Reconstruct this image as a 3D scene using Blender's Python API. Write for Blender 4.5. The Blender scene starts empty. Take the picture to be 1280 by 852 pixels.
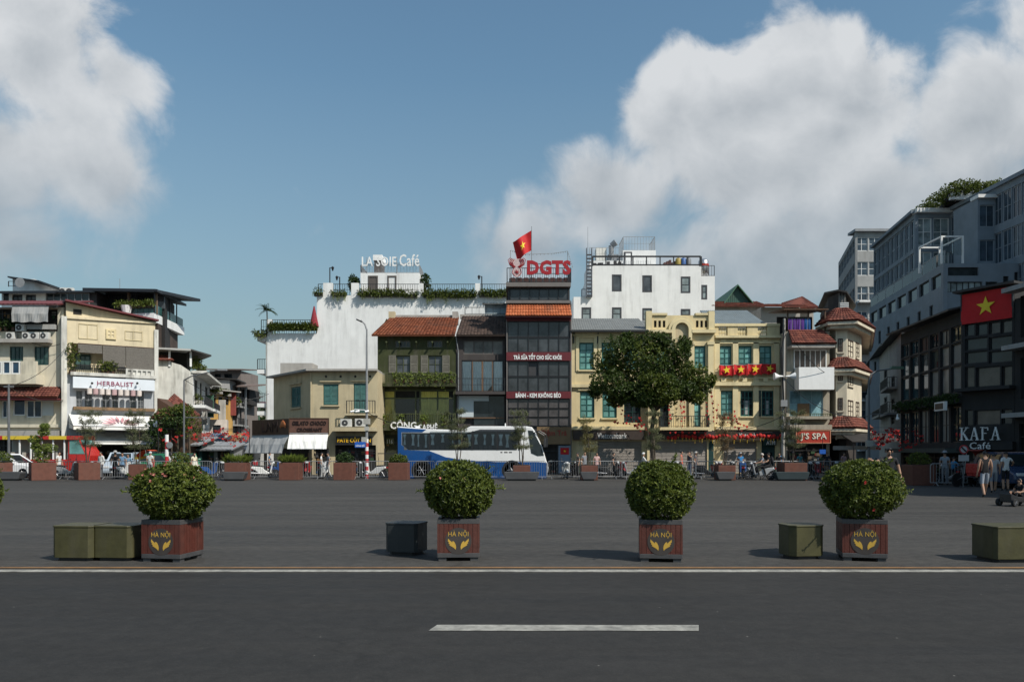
import bpy, math, random
from mathutils import Vector, Matrix
R = math.radians
rnd = random.Random(7)
scene = bpy.context.scene
col = scene.collection
# ------------------------------------------------------------------ camera
F, EYE, CX, HY = 996.0, 1.7, 640.0, 563.0          # focal length in px of a 1280 wide frame, eye height, horizon row
cam = bpy.data.cameras.new('camera')
cam.sensor_width = 36.0
cam.lens = 36.0 * F / 1280.0
cam.shift_y = (HY - 426.0) / 1280.0
cam.clip_start = 0.1
cam.clip_end = 5000
camo = bpy.data.objects.new('camera', cam)
camo.location = (0, 0, EYE)
camo.rotation_euler = (R(90), 0, 0)
col.objects.link(camo)
scene.camera = camo
# ------------------------------------------------------------------ light
SUN = Vector((0.74, -0.60, 1.00)).normalized()       # towards the sun
sl = bpy.data.lights.new('sun', 'SUN')
sl.energy = 4.9
sl.angle = R(0.6)
sl.color = (1.0, 0.945, 0.86)
so = bpy.data.objects.new('sun', sl)
so.rotation_euler = SUN.to_track_quat('Z', 'Y').to_euler()
so.location = (20, -20, 40)
col.objects.link(so)
world = bpy.data.worlds.new('World')
scene.world = world
world.use_nodes = True
wn = world.node_tree
wn.nodes.clear()
class NT:
 def __init__(s, tree):
  s.t = tree
 def n(s, kind, **kw):
  nd = s.t.nodes.new(kind)
  for k, v in kw.items():
   setattr(nd, k, v)
  return nd
 def put(s, sock, v):
  if isinstance(v, bpy.types.NodeSocket):
   s.t.links.new(v, sock)
  elif v is not None:
   try:
    sock.default_value = v
   except Exception:
    sock.default_value = (v[0], v[1], v[2], 1.0)
 def math(s, op, a, b=None, c=None, clamp=False):
  nd = s.n('ShaderNodeMath', operation=op, use_clamp=clamp)
  s.put(nd.inputs[0], a)
  if b is not None: s.put(nd.inputs[1], b)
  if c is not None: s.put(nd.inputs[2], c)
  return nd.outputs[0]
 def vmath(s, op, a, b=None, out=0):
  nd = s.n('ShaderNodeVectorMath', operation=op)
  s.put(nd.inputs[0], a)
  if b is not None: s.put(nd.inputs[1], b)
  return nd.outputs[out]
 def rng(s, v, a, b, c=0.0, d=1.0, smooth=False):
  nd = s.n('ShaderNodeMapRange')
  if smooth: nd.interpolation_type = 'SMOOTHSTEP'
  s.put(nd.inputs[0], v)
  for i, q in enumerate((a, b, c, d)): s.put(nd.inputs[1 + i], q)
  return nd.outputs[0]
 def mix(s, f, a, b, blend='MIX'):
  nd = s.n('ShaderNodeMix', data_type='RGBA', blend_type=blend)
  s.put(nd.inputs[0], f)
  for sock, v in ((nd.inputs[6], a), (nd.inputs[7], b)):
   if isinstance(v, (tuple, list)): v = (v[0], v[1], v[2], 1.0)
   s.put(sock, v)
  return nd.outputs[2]
 def noise(s, vec, scale, detail=4.0, rough=0.55, dist=0.0):
  nd = s.n('ShaderNodeTexNoise')
  s.put(nd.inputs['Vector'], vec)
  nd.inputs['Scale'].default_value = scale
  nd.inputs['Detail'].default_value = detail
  nd.inputs['Roughness'].default_value = rough
  nd.inputs['Distortion'].default_value = dist
  return nd.outputs['Fac']
W = NT(wn)
tc = W.n('ShaderNodeTexCoord').outputs['Generated']
D = W.vmath('NORMALIZE', tc)
sky = W.n('ShaderNodeTexSky', sky_type='NISHITA')
sky.sun_disc = False
sky.sun_elevation = math.asin(SUN.z)
sky.sun_rotation = math.atan2(SUN.x, SUN.y)
sky.altitude = 0
sky.air_density = 1.6
sky.dust_density = 1.2
sky.ozone_density = 1.6
def pdir(px, py):
 return Vector(((px - CX) / F, 1.0, (HY - py) / F)).normalized()
# the cumulus banks: centre of each swelling (as a direction) and its angular half sizes
LOBES = [((930, 190), 150, 120), ((838, 135), 60, 70), ((985, 112), 95, 72), ((1050, 165), 80, 75), ((760, 265), 110, 75), ((660, 320), 85, 70),
         ((900, 350), 230, 120), ((1120, 290), 170, 100), ((1260, 250), 120, 110), ((1235, 150), 80, 60),
         ((40, 70), 150, 110), ((150, 95), 80, 62), ((30, 200), 130, 100), ((-80, 240), 170, 130), ((110, 215), 60, 60), ((20, 310), 120, 80),
         ((1500, 60), 170, 120), ((-420, -120), 210, 130), ((470, -420), 260, 150)]
acc = None
for (c, rx, rz) in LOBES:
 d = pdir(*c)
 k = d.y                                            # tangent-plane size to direction size
 q = W.vmath('SUBTRACT', D, tuple(d))
 q = W.vmath('MULTIPLY', q, (F / rx, F / max(rx, rz) / k * 0.6, F / rz))
 l = W.vmath('LENGTH', q, out=1)
 m = W.rng(l, 1.5, 0.0, 0.0, 1.0)
 acc = m if acc is None else W.math('SMOOTH_MAX', acc, m, 0.12)
# looser clouds over the rest of the sky
base = W.noise(W.vmath('MULTIPLY', D, (1.0, 1.0, 2.2)), 1.9, 3, 0.6)
behind = W.rng(W.n('ShaderNodeSeparateXYZ').outputs[1], 0.35, -0.1)
sp = behind.node.inputs[0].links[0].from_node
W.put(sp.inputs[0], D)
loose = W.math('MULTIPLY', W.rng(base, 0.52, 0.74), behind)
acc = W.math('MAXIMUM', acc, W.math('MULTIPLY', loose, 0.9))
def puff(vec):
 # cauliflower heads: rounded cells within rounded cells, bent by noise
 wob = W.n('ShaderNodeTexNoise')
 W.put(wob.inputs['Vector'], vec)
 wob.inputs['Scale'].default_value = 5.0
 wob.inputs['Detail'].default_value = 2.0
 v = W.vmath('ADD', vec, W.vmath('MULTIPLY', W.vmath('SUBTRACT', wob.outputs['Color'], (0.5, 0.5, 0.5)), (0.16, 0.16, 0.16)))
 out = None
 for sc_, am in ((6.0, 0.34), (15.0, 0.30)):
  vo = W.n('ShaderNodeTexVoronoi', feature='F1')
  W.put(vo.inputs['Vector'], v)
  vo.inputs['Scale'].default_value = sc_
  q = W.math('MULTIPLY', W.math('SUBTRACT', 0.45, vo.outputs['Distance']), am)
  out = q if out is None else W.math('ADD', out, q)
 n = W.noise(vec, 4.0, 5, 0.6)
 f = W.noise(v, 15.0, 6, 0.65)
 out = W.math('ADD', out, W.math('MULTIPLY', W.math('SUBTRACT', f, 0.5), 0.40))
 return W.math('ADD', out, W.math('MULTIPLY', W.math('SUBTRACT', n, 0.5), 0.70))
n0 = puff(D)
n1 = puff(W.vmath('ADD', D, (-0.022, 0.0, 0.03)))
dens = W.math('ADD', W.math('MULTIPLY', acc, 0.95), W.math('MULTIPLY', n0, 1.25))
sz = W.n('ShaderNodeSeparateXYZ')
W.put(sz.inputs[0], D)
lit = W.math('MULTIPLY', W.math('SUBTRACT', n0, n1), 1.35)
lit = W.math('ADD', lit, W.rng(dens, 0.35, 1.2, 0.88, 0.56))
lit = W.math('ADD', lit, W.rng(sz.outputs[2], 0.14, 0.48, -0.16, 0.14), clamp=True)
ccol = W.mix(lit, (2.3, 2.8, 3.3), (7.0, 7.2, 7.4))
hz = W.rng(sz.outputs[2], 0.0, 0.42, 1.0, 0.0)
cover = W.rng(dens, 0.26, W.math('MULTIPLY_ADD', hz, 0.65, 0.48), smooth=True)
# humid air low over the town
skyc = W.mix(1.0, sky.outputs[0], (0.78, 0.97, 1.04), 'MULTIPLY')
skyc = W.mix(W.math('MULTIPLY', hz, 0.72), skyc, (2.55, 3.35, 4.15))
cover = W.math('MULTIPLY', cover, W.rng(sz.outputs[2], 0.10, 0.30, 0.45, 0.96))
ccol = W.mix(W.math('MULTIPLY', hz, 0.5), ccol, (2.6, 3.2, 3.7))
fin = W.mix(cover, skyc, ccol)
bg = W.n('ShaderNodeBackground')
bg.inputs[1].default_value = 0.1
W.put(bg.inputs[0], fin)
wo = W.n('ShaderNodeOutputWorld')
wn.links.new(bg.outputs[0], wo.inputs[0])
world.cycles.sampling_method = 'MANUAL'
world.cycles.sample_map_resolution = 256
cy = scene.cycles
cy.max_bounces, cy.diffuse_bounces, cy.glossy_bounces, cy.transmission_bounces, cy.transparent_max_bounces = 5, 2, 3, 3, 6
vs = scene.view_settings
vs.view_transform = 'Standard'
vs.look = 'None'
vs.exposure = 0.0
vs.gamma = 1.0
vs.use_curve_mapping = False
# ------------------------------------------------------------------ materials
MATS = {}
def _new(name):
 m = bpy.data.materials.new(name)
 m.use_nodes = True
 t = NT(m.node_tree)
 p = m.node_tree.nodes['Principled BSDF']
 MATS[name] = m
 return m, t, p
def mat(name, c, rough=0.6, var=0.12, scale=2.0, bump=0.0, bscale=30.0, metal=0.0, spec=0.4, streak=0.0, dirt=(0.10, 0.09, 0.075), hi=None):
 if name in MATS: return MATS[name]
 m, t, p = _new(name)
 pos = t.n('ShaderNodeNewGeometry').outputs['Position']
 n = t.noise(pos, scale, 6, 0.6)
 hi = hi or tuple(min(1.0, q * (1 + var * 0.6)) for q in c)
 lo = tuple(q * (1 - var) for q in c)
 cc = t.mix(t.rng(n, 0.3, 0.7), lo, hi)
 if streak > 0:
  st = t.noise(t.vmath('MULTIPLY', pos, (1.0, 1.0, 0.10)), 2.6, 5, 0.62)
  bl = t.noise(pos, 0.55, 6, 0.66)
  f = t.math('MULTIPLY', t.rng(st, 0.46, 0.72), t.rng(bl, 0.34, 0.60))
  cc = t.mix(t.math('MULTIPLY', f, streak), cc, dirt)
 t.put(p.inputs['Base Color'], cc)
 rn = t.noise(pos, scale * 3, 3)
 t.put(p.inputs['Roughness'], t.rng(rn, 0.2, 0.8, max(0.02, rough - 0.08), min(1, rough + 0.08)))
 p.inputs['Metallic'].default_value = metal
 p.inputs['Specular IOR Level'].default_value = spec
 if bump > 0:
  b = t.n('ShaderNodeBump')
  b.inputs['Strength'].default_value = bump
  b.inputs['Distance'].default_value = 0.02
  t.put(b.inputs['Height'], t.noise(pos, bscale, 5, 0.6))
  t.put(p.inputs['Normal'], b.outputs[0])
 return m
def wallm(name, c, streak=0.45, var=0.14):
 return mat(name, c, 0.85, var, 0.8, 0.35, 18, 0, 0.25, streak)
def glass(name, c=(0.015, 0.02, 0.022), wav=0.06, rough=0.04):
 if name in MATS: return MATS[name]
 m, t, p = _new(name)
 pos = t.n('ShaderNodeNewGeometry').outputs['Position']
 rp = t.n('ShaderNodeNewGeometry').outputs['Random Per Island']
 f = t.noise(pos, 1.3, 4, 0.6)
 f = t.math('ADD', t.math('MULTIPLY', f, 0.7), t.math('MULTIPLY', rp, 0.35))
 t.put(p.inputs['Base Color'], t.mix(t.rng(f, 0.35, 0.8), tuple(q * 0.5 for q in c), tuple(min(1, q * 2.6) for q in c)))
 p.inputs['Roughness'].default_value = rough
 p.inputs['Specular IOR Level'].default_value = 0.5
 b = t.n('ShaderNodeBump')
 b.inputs['Strength'].default_value = wav
 b.inputs['Distance'].default_value = 0.05
 t.put(b.inputs['Height'], t.noise(pos, 1.1, 2))
 t.put(p.inputs['Normal'], b.outputs[0])
 return m
def clear(name, tint=(0.9, 0.93, 0.93)):
 if name in MATS: return MATS[name]
 m, t, p = _new(name)
 tr = t.n('ShaderNodeBsdfTransparent')
 tr.inputs[0].default_value = (*tint, 1)
 gl = t.n('ShaderNodeBsdfGlossy')
 gl.inputs['Roughness'].default_value = 0.03
 fr = t.n('ShaderNodeFresnel')
 fr.inputs[0].default_value = 1.5
 mx = t.n('ShaderNodeMixShader')
 t.put(mx.inputs[0], t.math('ADD', fr.outputs[0], 0.03, clamp=True))
 t.t.links.new(tr.outputs[0], mx.inputs[1])
 t.t.links.new(gl.outputs[0], mx.inputs[2])
 out = [n for n in t.t.nodes if n.type == 'OUTPUT_MATERIAL'][0]
 t.t.links.new(mx.outputs[0], out.inputs[0])
 t.t.nodes.remove(p)
 return m
def leafm(name, a, b, trans=0.25):
 if name in MATS: return MATS[name]
 m, t, p = _new(name)
 g = t.n('ShaderNodeNewGeometry')
 pos = g.outputs['Position']
 f = t.math('ADD', t.math('MULTIPLY', g.outputs['Random Per Island'], 0.6), t.math('MULTIPLY', t.noise(pos, 3.0, 3), 0.5))
 t.put(p.inputs['Base Color'], t.mix(t.rng(f, 0.2, 0.95), a, b))
 p.inputs['Roughness'].default_value = 0.5
 p.inputs['Specular IOR Level'].default_value = 0.35
 tl = t.n('ShaderNodeBsdfTranslucent')
 t.put(tl.inputs[0], t.mix(t.rng(f, 0.2, 0.95), tuple(q * 1.3 for q in a), tuple(q * 1.5 for q in b)))
 mx = t.n('ShaderNodeMixShader')
 mx.inputs[0].default_value = trans
 t.t.links.new(p.outputs[0], mx.inputs[1])
 t.t.links.new(tl.outputs[0], mx.inputs[2])
 out = [n for n in t.t.nodes if n.type == 'OUTPUT_MATERIAL'][0]
 t.t.links.new(mx.outputs[0], out.inputs[0])
 return m
def tilem(name, a, b):
 if name in MATS: return MATS[name]
 m, t, p = _new(name)
 g = t.n('ShaderNodeNewGeometry')
 f = t.math('ADD', t.math('MULTIPLY', g.outputs['Random Per Island'], 0.65), t.math('MULTIPLY', t.noise(g.outputs['Position'], 1.2, 5), 0.45))
 c = t.mix(t.rng(f, 0.25, 0.85), a, b)
 c = t.mix(t.math('MULTIPLY', t.rng(t.noise(g.outputs['Position'], 0.9, 6, 0.7), 0.5, 0.72), 0.6), c, (0.05, 0.045, 0.04))
 t.put(p.inputs['Base Color'], c)
 p.inputs['Roughness'].default_value = 0.85
 p.inputs['Specular IOR Level'].default_value = 0.2
 return m
def asphalt(name, lo, hi, grit=0.5, sc=1.0):
 if name in MATS: return MATS[name]
 m, t, p = _new(name)
 pos = t.n('ShaderNodeNewGeometry').outputs['Position']
 big = t.noise(t.vmath('MULTIPLY', pos, (0.35, 1.0, 1.0)), 0.16 * sc, 6, 0.6)
 band = t.noise(t.vmath('MULTIPLY', pos, (0.10, 1.5, 1.0)), 0.75 * sc, 5, 0.62)
 fn = t.noise(pos, 34.0, 4, 0.75)
 vo = t.n('ShaderNodeTexVoronoi')
 t.put(vo.inputs['Vector'], pos)
 vo.inputs['Scale'].default_value = 38.0
 sp_ = t.n('ShaderNodeTexVoronoi')
 t.put(sp_.inputs['Vector'], pos)
 sp_.inputs['Scale'].default_value = 3.1
 f = t.math('ADD', t.math('MULTIPLY', big, 0.45), t.math('MULTIPLY', band, 0.55))
 c = t.mix(t.rng(f, 0.32, 0.68), lo, hi)
 c = t.mix(t.math('MULTIPLY', t.rng(fn, 0.52, 0.74), grit), c, tuple(min(1, q * 2.0) for q in hi))
 c = t.mix(t.math('MULTIPLY', t.rng(vo.outputs['Color'], 0.75, 1.0), grit * 0.6), c, tuple(q * 0.45 for q in lo))
 # small pale grit and litter specks
 c = t.mix(t.rng(sp_.outputs['Distance'], 0.035, 0.02), c, (0.22, 0.21, 0.19))
 # oil and damp patches
 pt = t.noise(t.vmath('MULTIPLY', pos, (0.5, 1.0, 1.0)), 0.9, 5, 0.6, 0.6)
 c = t.mix(t.math('MULTIPLY', t.rng(pt, 0.60, 0.74), 0.5), c, tuple(q * 0.55 for q in lo))
 mo = t.noise(pos, 5.5, 7, 0.72)
 c = t.mix(t.rng(mo, 0.40, 0.66), t.mix(0.24, c, tuple(q * 0.45 for q in lo)), t.mix(0.22, c, tuple(q * 1.5 for q in hi)))
 # long tyre tracks, patch repairs and hairline cracks
 tr = t.noise(t.vmath('MULTIPLY', pos, (0.09, 1.0, 1.0)), 0.8 * sc, 5, 0.6, 0.8)
 c = t.mix(t.math('MULTIPLY', t.rng(tr, 0.56, 0.70), 0.22), c, tuple(q * 1.5 for q in hi))
 c = t.mix(t.math('MULTIPLY', t.rng(tr, 0.42, 0.30), 0.25), c, tuple(q * 0.6 for q in lo))
 wv = t.n('ShaderNodeTexNoise')
 t.put(wv.inputs['Vector'], pos)
 wv.inputs['Scale'].default_value = 1.3
 wv.inputs['Detail'].default_value = 5
 wp = t.vmath('ADD', pos, t.vmath('MULTIPLY', wv.outputs['Color'], (0.9, 0.9, 0.0)))
 cr = t.n('ShaderNodeTexVoronoi', feature='DISTANCE_TO_EDGE')
 t.put(cr.inputs['Vector'], t.vmath('MULTIPLY', wp, (1, 1, 0)))
 cr.inputs['Scale'].default_value = 0.16
 c = t.mix(t.math('MULTIPLY', t.rng(cr.outputs['Distance'], 0.0055, 0.001), t.math('MULTIPLY', t.rng(big, 0.45, 0.6), 0.3)), c, tuple(q * 0.35 for q in lo))
 t.put(p.inputs['Base Color'], c)
 t.put(p.inputs['Roughness'], t.rng(band, 0.3, 0.7, 0.72, 0.9))
 p.inputs['Specular IOR Level'].default_value = 0.3
 b = t.n('ShaderNodeBump')
 b.inputs['Strength'].default_value = 0.55
 b.inputs['Distance'].default_value = 0.006
 t.put(b.inputs['Height'], fn)
 t.put(p.inputs['Normal'], b.outputs[0])
 return m
# ------------------------------------------------------------------ mesh helpers
class MB:
 def __init__(s):
  s.v, s.f = [], []
 def add(s, vs_, fs):
  o = len(s.v)
  s.v += [tuple(q) for q in vs_]
  s.f += [tuple(i + o for i in f) for f in fs]
  return s
 def box(s, x0, x1, y0, y1, z0, z1):
  if x0 > x1: x0, x1 = x1, x0
  if y0 > y1: y0, y1 = y1, y0
  if z0 > z1: z0, z1 = z1, z0
  return s.add([(x0, y0, z0), (x1, y0, z0), (x1, y1, z0), (x0, y1, z0), (x0, y0, z1), (x1, y0, z1), (x1, y1, z1), (x0, y1, z1)],
                     [(0, 3, 2, 1), (4, 5, 6, 7), (0, 1, 5, 4), (1, 2, 6, 5), (2, 3, 7, 6), (3, 0, 4, 7)])
 def quad(s, a, b, c, d):
  return s.add([a, b, c, d], [(0, 1, 2, 3)])
 def slab(s, pts, t):
  n = len(pts)
  t = Vector(t)
  vs_ = [Vector(p) for p in pts] + [Vector(p) + t for p in pts]
  fs = [tuple(range(n)), tuple(range(2 * n - 1, n - 1, -1))]
  fs += [(i, n + i, n + (i + 1) % n, (i + 1) % n) for i in range(n)]
  return s.add(vs_, fs)
 def prism(s, poly, a0, a1, axis='y'):
  f = {'y': lambda p, a: (p[0], a, p[1]), 'z': lambda p, a: (p[0], p[1], a), 'x': lambda p, a: (a, p[0], p[1])}[axis]
  n = len(poly)
  vs_ = [f(p, a0) for p in poly] + [f(p, a1) for p in poly]
  fs = [tuple(range(n)), tuple(range(2 * n - 1, n - 1, -1))]
  fs += [(i, n + i, n + (i + 1) % n, (i + 1) % n) for i in range(n)]
  return s.add(vs_, fs)
 def tube(s, p0, p1, r0, r1=None, n=6, caps=True):
  r1 = r0 if r1 is None else r1
  p0, p1 = Vector(p0), Vector(p1)
  d = (p1 - p0)
  if d.length < 1e-6: return s
  q = d.normalized().to_track_quat('Z', 'Y')
  vs_, fs = [], []
  for p, r in ((p0, r0), (p1, r1)):
   for i in range(n):
    a = 2 * math.pi * i / n
    vs_.append(p + q @ Vector((math.cos(a) * r, math.sin(a) * r, 0)))
  fs = [(i, (i + 1) % n, n + (i + 1) % n, n + i) for i in range(n)]
  if caps: fs += [tuple(range(n - 1, -1, -1)), tuple(range(n, 2 * n))]
  return s.add(vs_, fs)
 def path(s, pts, r, n=6):
  for i in range(len(pts) - 1):
   ra = r[i] if isinstance(r, (list, tuple)) else r
   rb = r[i + 1] if isinstance(r, (list, tuple)) else r
   s.tube(pts[i], pts[i + 1], ra, rb, n)
  return s
 def lathe(s, prof, c=(0, 0, 0), n=12, axis='z'):
  vs_, fs = [], []
  for (r, h) in prof:
   for i in range(n):
    a = 2 * math.pi * i / n
    x, y = math.cos(a) * r, math.sin(a) * r
    p = {'z': (x, y, h), 'y': (x, h, y), 'x': (h, x, y)}[axis]
    vs_.append((p[0] + c[0], p[1] + c[1], p[2] + c[2]))
  m = len(prof)
  for j in range(m - 1):
   for i in range(n):
    k = (i + 1) % n
    f = (j * n + i, j * n + k, (j + 1) * n + k, (j + 1) * n + i)
    fs.append(f if axis != 'y' else f[::-1])
  a, b = tuple(range(n - 1, -1, -1)), tuple(range((m - 1) * n, m * n))
  fs += [a, b] if axis != 'y' else [a[::-1], b[::-1]]
  return s.add(vs_, fs)
 def ball(s, c, rx, ry=None, rz=None, n=10, m=6):
  ry, rz = ry or rx, rz or rx
  o = len(s.v)
  prof = [(math.sin(math.pi * j / m), -math.cos(math.pi * j / m)) for j in range(m + 1)]
  prof = [(max(r, 0.02), h) for r, h in prof]
  s.lathe(prof, (0, 0, 0), n)
  for i in range(o, len(s.v)):
   x, y, z = s.v[i]
   s.v[i] = (x * rx + c[0], y * ry + c[1], z * rz + c[2])
  return s
 def merge(s, o, M=None):
  vs_ = o.v if M is None else [tuple(M @ Vector(p)) for p in o.v]
  return s.add(vs_, o.f)
 def mesh(s, name, m, smooth=False):
  me = bpy.data.meshes.new(name)
  me.from_pydata(s.v, [], s.f)
  ms = m if isinstance(m, (list, tuple)) else [m]
  for q in ms: me.materials.append(q)
  if smooth: me.polygons.foreach_set('use_smooth', [True] * len(me.polygons))
  me.update()
  return me
 def build(s, name, m, parent=None, loc=(0, 0, 0), rz=0.0, smooth=False, bevel=0.0, stuff=False):
  o = link(name, s.mesh(name, m, smooth), parent, loc, rz)
  if bevel > 0: bev(o, bevel)
  if stuff: o['kind'] = 'stuff'
  return o
def bev(o, w, seg=2):
 b = o.modifiers.new('Bevel', 'BEVEL')
 b.width = w
 b.segments = seg
 b.limit_method = 'ANGLE'
 b.angle_limit = R(40)
 return o
def link(name, me, parent=None, loc=(0, 0, 0), rz=0.0):
 o = bpy.data.objects.new(name, me)
 col.objects.link(o)
 o.location = loc
 o.rotation_euler = (0, 0, rz)
 if parent is not None: o.parent = parent
 return o
def tag(o, label=None, cat=None, group=None, kind=None):
 if label: o['label'] = label
 if cat: o['category'] = cat
 if group: o['group'] = group
 if kind: o['kind'] = kind
 return o
def thing(name, label, cat, loc=(0, 0, 0), rz=0.0, group=None):
 o = bpy.data.objects.new(name, None)
 o.empty_display_size = 0.2
 col.objects.link(o)
 o.location = loc
 o.rotation_euler = (0, 0, rz)
 return tag(o, label, cat, group)
def dup(root, loc=None, rz=None, label=None, group=None, scale=None):
 c = root.copy()
 col.objects.link(c)
 if loc is not None: c.location = loc
 if rz is not None: c.rotation_euler = (0, 0, rz)
 if scale: c.scale = (scale,) * 3 if not isinstance(scale, (tuple, list)) else scale
 if label: c['label'] = label
 if group: c['group'] = group
 for ch in [o for o in bpy.data.objects if o.parent == root]:
  k = ch.copy()
  col.objects.link(k)
  k.parent = c
  for g in [o for o in bpy.data.objects if o.parent == ch]:
   h = g.copy()
   col.objects.link(h)
   h.parent = k
 return c
def wx(px, Y): return (px - CX) / F * Y
def wz(py, Y): return EYE - (py - HY) / F * Y
def gy(py): return EYE * F / (py - HY)              # distance of the ground seen at that row
def text_mesh(s, m, w=None, h=None, depth=0.03, bold=0.0, tri=True):
 cu = bpy.data.curves.new('lettering', 'FONT')
 cu.body = s
 cu.size = 1.0
 cu.extrude = 0.5
 cu.offset = bold
 cu.resolution_u = 2
 cu.space_character = 1.05
 o = bpy.data.objects.new('lettering', cu)
 col.objects.link(o)
 bpy.context.view_layer.update()
 me = bpy.data.meshes.new_from_object(o.evaluated_get(bpy.context.evaluated_depsgraph_get()))
 bpy.data.objects.remove(o)
 bpy.data.curves.remove(cu)
 xs = [v.co.x for v in me.vertices]
 ys = [v.co.y for v in me.vertices]
 x0, x1, y0, y1 = min(xs), max(xs), min(ys), max(ys)
 sy = h / (y1 - y0) if h else w / (x1 - x0)
 sx = w / (x1 - x0) if w else sy
 for v in me.vertices:
  x, y, z = v.co
  v.co = ((x - x0) * sx, -(z + 0.5) * depth, (y - y0) * sy)
 me.materials.clear()
 me.materials.append(m)
 me.name = 'lettering'
 return me
def lettering(s, m, parent, x, y, z, w=None, h=None, depth=0.03, bold=0.0, name='lettering', rz=0.0):
 return link(name, text_mesh(s, m, w, h, depth, bold), parent, (x, y, z), rz)
def star_poly(cx, cz, r, rot=0.0, k=0.39):
 return [(cx + math.sin(rot + math.pi * i / 5) * (r if i % 2 == 0 else r * k), cz + math.cos(rot + math.pi * i / 5) * (r if i % 2 == 0 else r * k)) for i in range(10)]
# ------------------------------------------------------------------ foliage
def leaf(mb, p, d, up, ln, wd):
 s_ = d.cross(up)
 if s_.length < 1e-4: s_ = d.orthogonal()
 s_.normalize()
 nrm = s_.cross(d)
 a = p
 b = p + d * ln * 0.5 + s_ * wd * 0.5 + nrm * ln * 0.08
 c = p + d * ln - nrm * ln * 0.12
 e = p + d * ln * 0.5 - s_ * wd * 0.5 + nrm * ln * 0.08
 mb.add([a, b, c, e], [(0, 1, 2), (0, 2, 3)])
def rvec(r):
 while True:
  v = Vector((r.uniform(-1, 1), r.uniform(-1, 1), r.uniform(-1, 1)))
  if 0.05 < v.length < 1: return v.normalized()
def leaf_ball(mb, c, rx, ry, rz, n, ln, r, shell=0.55, per=6, lump=0.16, low=-1.0):
 c = Vector(c)
 bumps = [(rvec(r), r.uniform(-lump, lump), r.uniform(1.5, 4)) for _ in range(14)]
 for _ in range(n):
  d = rvec(r)
  if d.z < low: continue
  k = 1 + sum(a * math.exp(-(1 - d.dot(b)) * e * 3) for b, a, e in bumps)
  k *= 1 - (1 - shell) * r.random() ** 2.2
  p = c + Vector((d.x * rx, d.y * ry, d.z * rz)) * k
  out = (d + rvec(r) * 0.55 + Vector((0, 0, 0.25))).normalized()
  for j in range(per):
   q = (out * r.uniform(0.2, 0.9) + rvec(r) * 0.9).normalized()
   leaf(mb, p, q, out, ln * r.uniform(0.7, 1.25), ln * r.uniform(0.42, 0.6))
# ------------------------------------------------------------------ facades
class Fac:
 def __init__(s, a, b):
  s.a, s.b = Vector(a), Vector(b)
  s.d = (s.b - s.a).normalized()
  s.rz = math.atan2(s.d.y, s.d.x)
  s.L = (s.b - s.a).length
 def u(s, px):
  k = (px - CX) / F
  return (k * s.a.y - s.a.x) / (s.d.x - k * s.d.y)
 def Y(s, px): return s.a.y + s.u(px) * s.d.y
 def z(s, px, py): return EYE - (py - HY) / F * s.Y(px)
 def rect(s, x0, y0, x1, y1):
  m = (x0 + x1) / 2
  return s.u(x0), s.u(x1), s.z(m, y1), s.z(m, y0)
 def thing(s, name, label, cat, group=None):
  return thing(name, label, cat, (s.a.x, s.a.y, 0), s.rz, group)
def flat(p0, p1, Y): return Fac((wx(p0, Y), Y), (wx(p1, Y), Y))
def wall_mb(x0, x1, z0, z1, opens, depth, reveal=0.22):
 mb = MB()
 xs = sorted({x0, x1, *[min(max(q, x0), x1) for o in opens for q in o[:2]]})
 zs = sorted({z0, z1, *[min(max(q, z0), z1) for o in opens for q in o[2:]]})
 for i in range(len(xs) - 1):
  for j in range(len(zs) - 1):
   cx, cz = (xs[i] + xs[i + 1]) / 2, (zs[j] + zs[j + 1]) / 2
   if xs[i + 1] - xs[i] < 1e-5 or zs[j + 1] - zs[j] < 1e-5: continue
   if any(o[0] < cx < o[1] and o[2] < cz < o[3] for o in opens): continue
   mb.quad((xs[i], 0, zs[j]), (xs[i + 1], 0, zs[j]), (xs[i + 1], 0, zs[j + 1]), (xs[i], 0, zs[j + 1]))
 for (a, b, c, d) in opens:
  r = reveal
  mb.quad((a, 0, c), (a, 0, d), (a, r, d), (a, r, c))
  mb.quad((b, 0, c), (b, r, c), (b, r, d), (b, 0, d))
  mb.quad((a, 0, d), (b, 0, d), (b, r, d), (a, r, d))
  mb.quad((a, 0, c), (a, r, c), (b, r, c), (b, 0, c))
  mb.quad((a, r, c), (a, r, d), (b, r, d), (b, r, c))
 D_ = depth
 mb.quad((x0, 0, z0), (x0, 0, z1), (x0, D_, z1), (x0, D_, z0))
 mb.quad((x1, 0, z0), (x1, D_, z0), (x1, D_, z1), (x1, 0, z1))
 mb.quad((x0, D_, z0), (x0, D_, z1), (x1, D_, z1), (x1, D_, z0))
 mb.quad((x0, 0, z1), (x1, 0, z1), (x1, D_, z1), (x0, D_, z1))
 return mb
_WC = {}
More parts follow.
